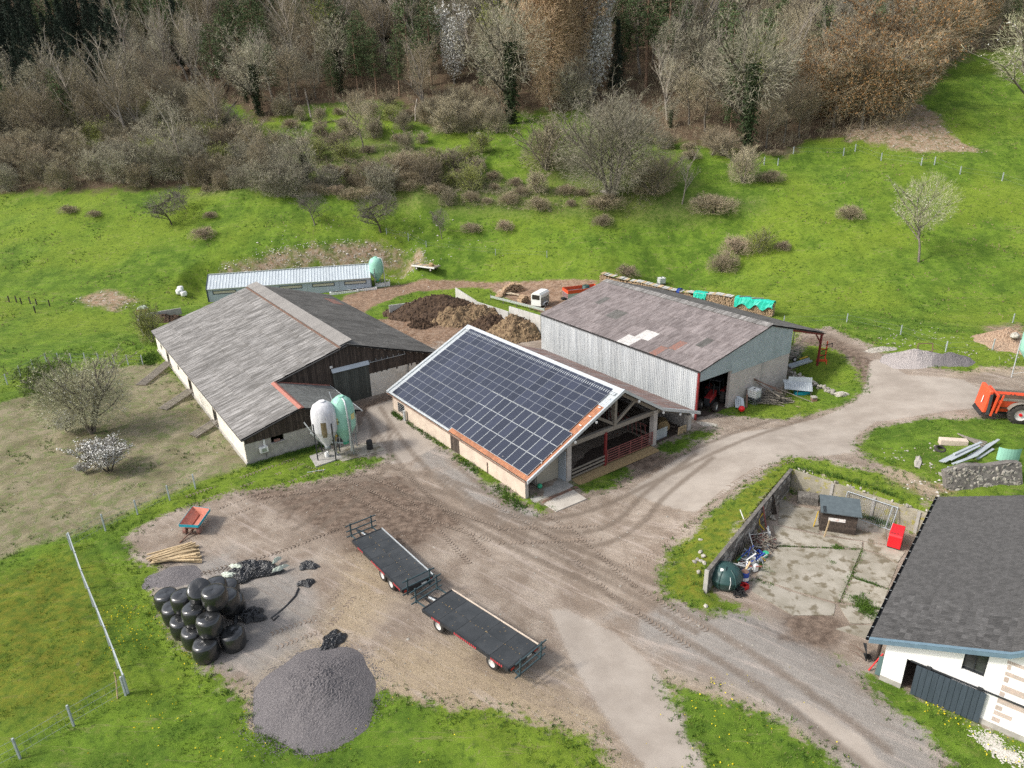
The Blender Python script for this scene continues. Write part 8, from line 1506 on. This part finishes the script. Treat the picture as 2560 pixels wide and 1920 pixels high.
# small loose stones on yard, paddock and white gravel by the house
def pebbles(name, label, x, y, s, m, r):
    n = len(x); b = np.array([(1, 0, 0), (0, 1, 0), (-1, 0, 0), (0, -1, 0), (0, 0, .7)], float); V = np.stack([x, y, gz_fast(x, y)], 1)[:, None] + b[None] * s[:, None, None] * r.uniform(.6, 1.3, (n, 5, 1)); T = np.array([(0, 1, 4), (1, 2, 4), (2, 3, 4), (3, 0, 4)]); T = (np.arange(n) * 5)[:, None, None] + T[None]; tag(link(bpy.data.objects.new(name, npmesh(name, V.reshape(-1, 3), T.reshape(-1, 3), m))), label, kind='stuff')
r, x, y, g = scatter(26000, -60, 60, 24, 105, 12); m_ = ((g['bare'] > .2) | (g['padd'] > .2)) & (g['conc'] < .1) & (poly_sdf(CY, x, y) < -.7); pebbles('loose_stones', 'small loose stones strewn over yard and paddock', x[m_], y[m_], r.uniform(.015, .05, m_.sum()) * (1 + 1.6 * (r.rand(m_.sum()) > .97)), 'stone', r)
g = c7(1450, 1460); r = np.random.RandomState(14); t_ = r.rand(1500, 1); A_, B_ = np.array(c7(1240, 1340)[:2]), np.array(c7(1560, 1560)[:2]); q = A_ + (B_ - A_) * t_ + r.normal(0, .28, (1500, 2)); mat('white_stone', (.6, .57, .52), (.45, .42, .38), 8); pebbles('white_gravel', 'patch of white stones at the foot of the white building', q[:, 0], q[:, 1], r.uniform(.03, .08, 1500), 'white_stone', r)
r = np.random.RandomState(17); a_ = r.rand(2600) * 6.28; q_ = 3.35 + np.abs(r.normal(0, .45, 2600)); pebbles('heap_spill', 'grey gravel spilled round the foot of the big gravel heap', -11.75 + q_ * np.cos(a_), 31.2 + q_ * 1.05 * np.sin(a_), r.uniform(.015, .05, 2600), 'gravel_grey', r)
# scattered stones on the earth bank, the stony gully and the paddock
r = np.random.RandomState(15); Q = []
for poly, n in ((red[0], 700), (red[1], 350), (red[2], 90), (red[3], 20), (litter, 0)):
    xs = [p[0] for p in poly]; ys = [p[1] for p in poly]; x = r.uniform(min(xs), max(xs), n * 3 + 1); y = r.uniform(min(ys), max(ys), n * 3 + 1); k = poly_sdf(poly, x, y) > -1; Q.append(np.stack([x[k], y[k]], 1)[:n])
for (px, py, s, n) in ((1925, 245, 4., 90), (1985, 285, 4, 60), (640, 590, 5, 80), (900, 560, 5, 120)):
    g = D(px, py); Q.append(g[None, :2] + r.normal(0, s, (n, 2)))
Q = np.concatenate(Q); pebbles('bank_stones', 'pale stones on the earth bank and in the gully', Q[:, 0], Q[:, 1], r.uniform(.05, .16, len(Q)) * (1 + (r.rand(len(Q)) > .93)), 'white_stone', r)
# tyre tracks: low mud ridges pressed up in chevrons
def track_marks(pts, gauge, r, V, w_=.42, step=.3):
    pts = np.array(pts)[:, :2]; 
    for a, b in zip(pts[:-1], pts[1:]):
        L = np.linalg.norm(b - a); d = (b - a) / L; nrm = np.array([-d[1], d[0]])
        for s in np.arange(0, L, step):
            for o_ in (-gauge / 2, gauge / 2):
                if r.rand() < .12: continue
                c = a + d * s + nrm * o_
                for sg in (-1, 1):
                    p0 = c + nrm * sg * w_ * .05; p1 = c + nrm * sg * w_ * .5 - d * .14; e = d * .045
                    V.append([p0 - e, p0 + e, p1 + e, p1 - e])
V = []; r = np.random.RandomState(21)
for pl, gg in (([(450, 1260), (760, 1150), (880, 1190), (1100, 1290)], 1.7), ([(640, 1235), (860, 1210), (1000, 1290)], 1.6), ([(560, 1280), (800, 1190), (960, 1170)], 1.8), ([(600, 1420), (480, 1440), (700, 1380), (900, 1300)], .0), ([(690, 1600), (800, 1560), (870, 1480)], 1.4), ([(1560, 1420), (1640, 1380), (1760, 1280), (1830, 1215), (1900, 1170), (1990, 1150)], .5), ([(850, 1175), (880, 1200)], .9), ([(1100, 1290), (1250, 1340), (1500, 1330)], 1.8), ([(1250, 1250), (1400, 1330), (1560, 1480), (1750, 1600)], 1.8), ([(900, 1130), (1000, 1200), (1200, 1400)], 1.7)):
    track_marks([G(*p) for p in pl], gg, r, V)
V = np.array(V).reshape(-1, 2); h4 = np.tile([0.004, .035, .03, .004], len(V) // 4); P = np.stack([V[:, 0], V[:, 1], gz_fast(V[:, 0], V[:, 1]) + h4], 1)
mat('track_mud', (.17, .13, .1), (.24, .19, .15), 1.2, .95, kind='world'); tag(link(bpy.data.objects.new('tyre_marks', npmesh('tyre_marks', P, np.arange(len(P)).reshape(-1, 4), 'track_mud'))), 'chevron tyre marks pressed in the yard mud', kind='stuff')
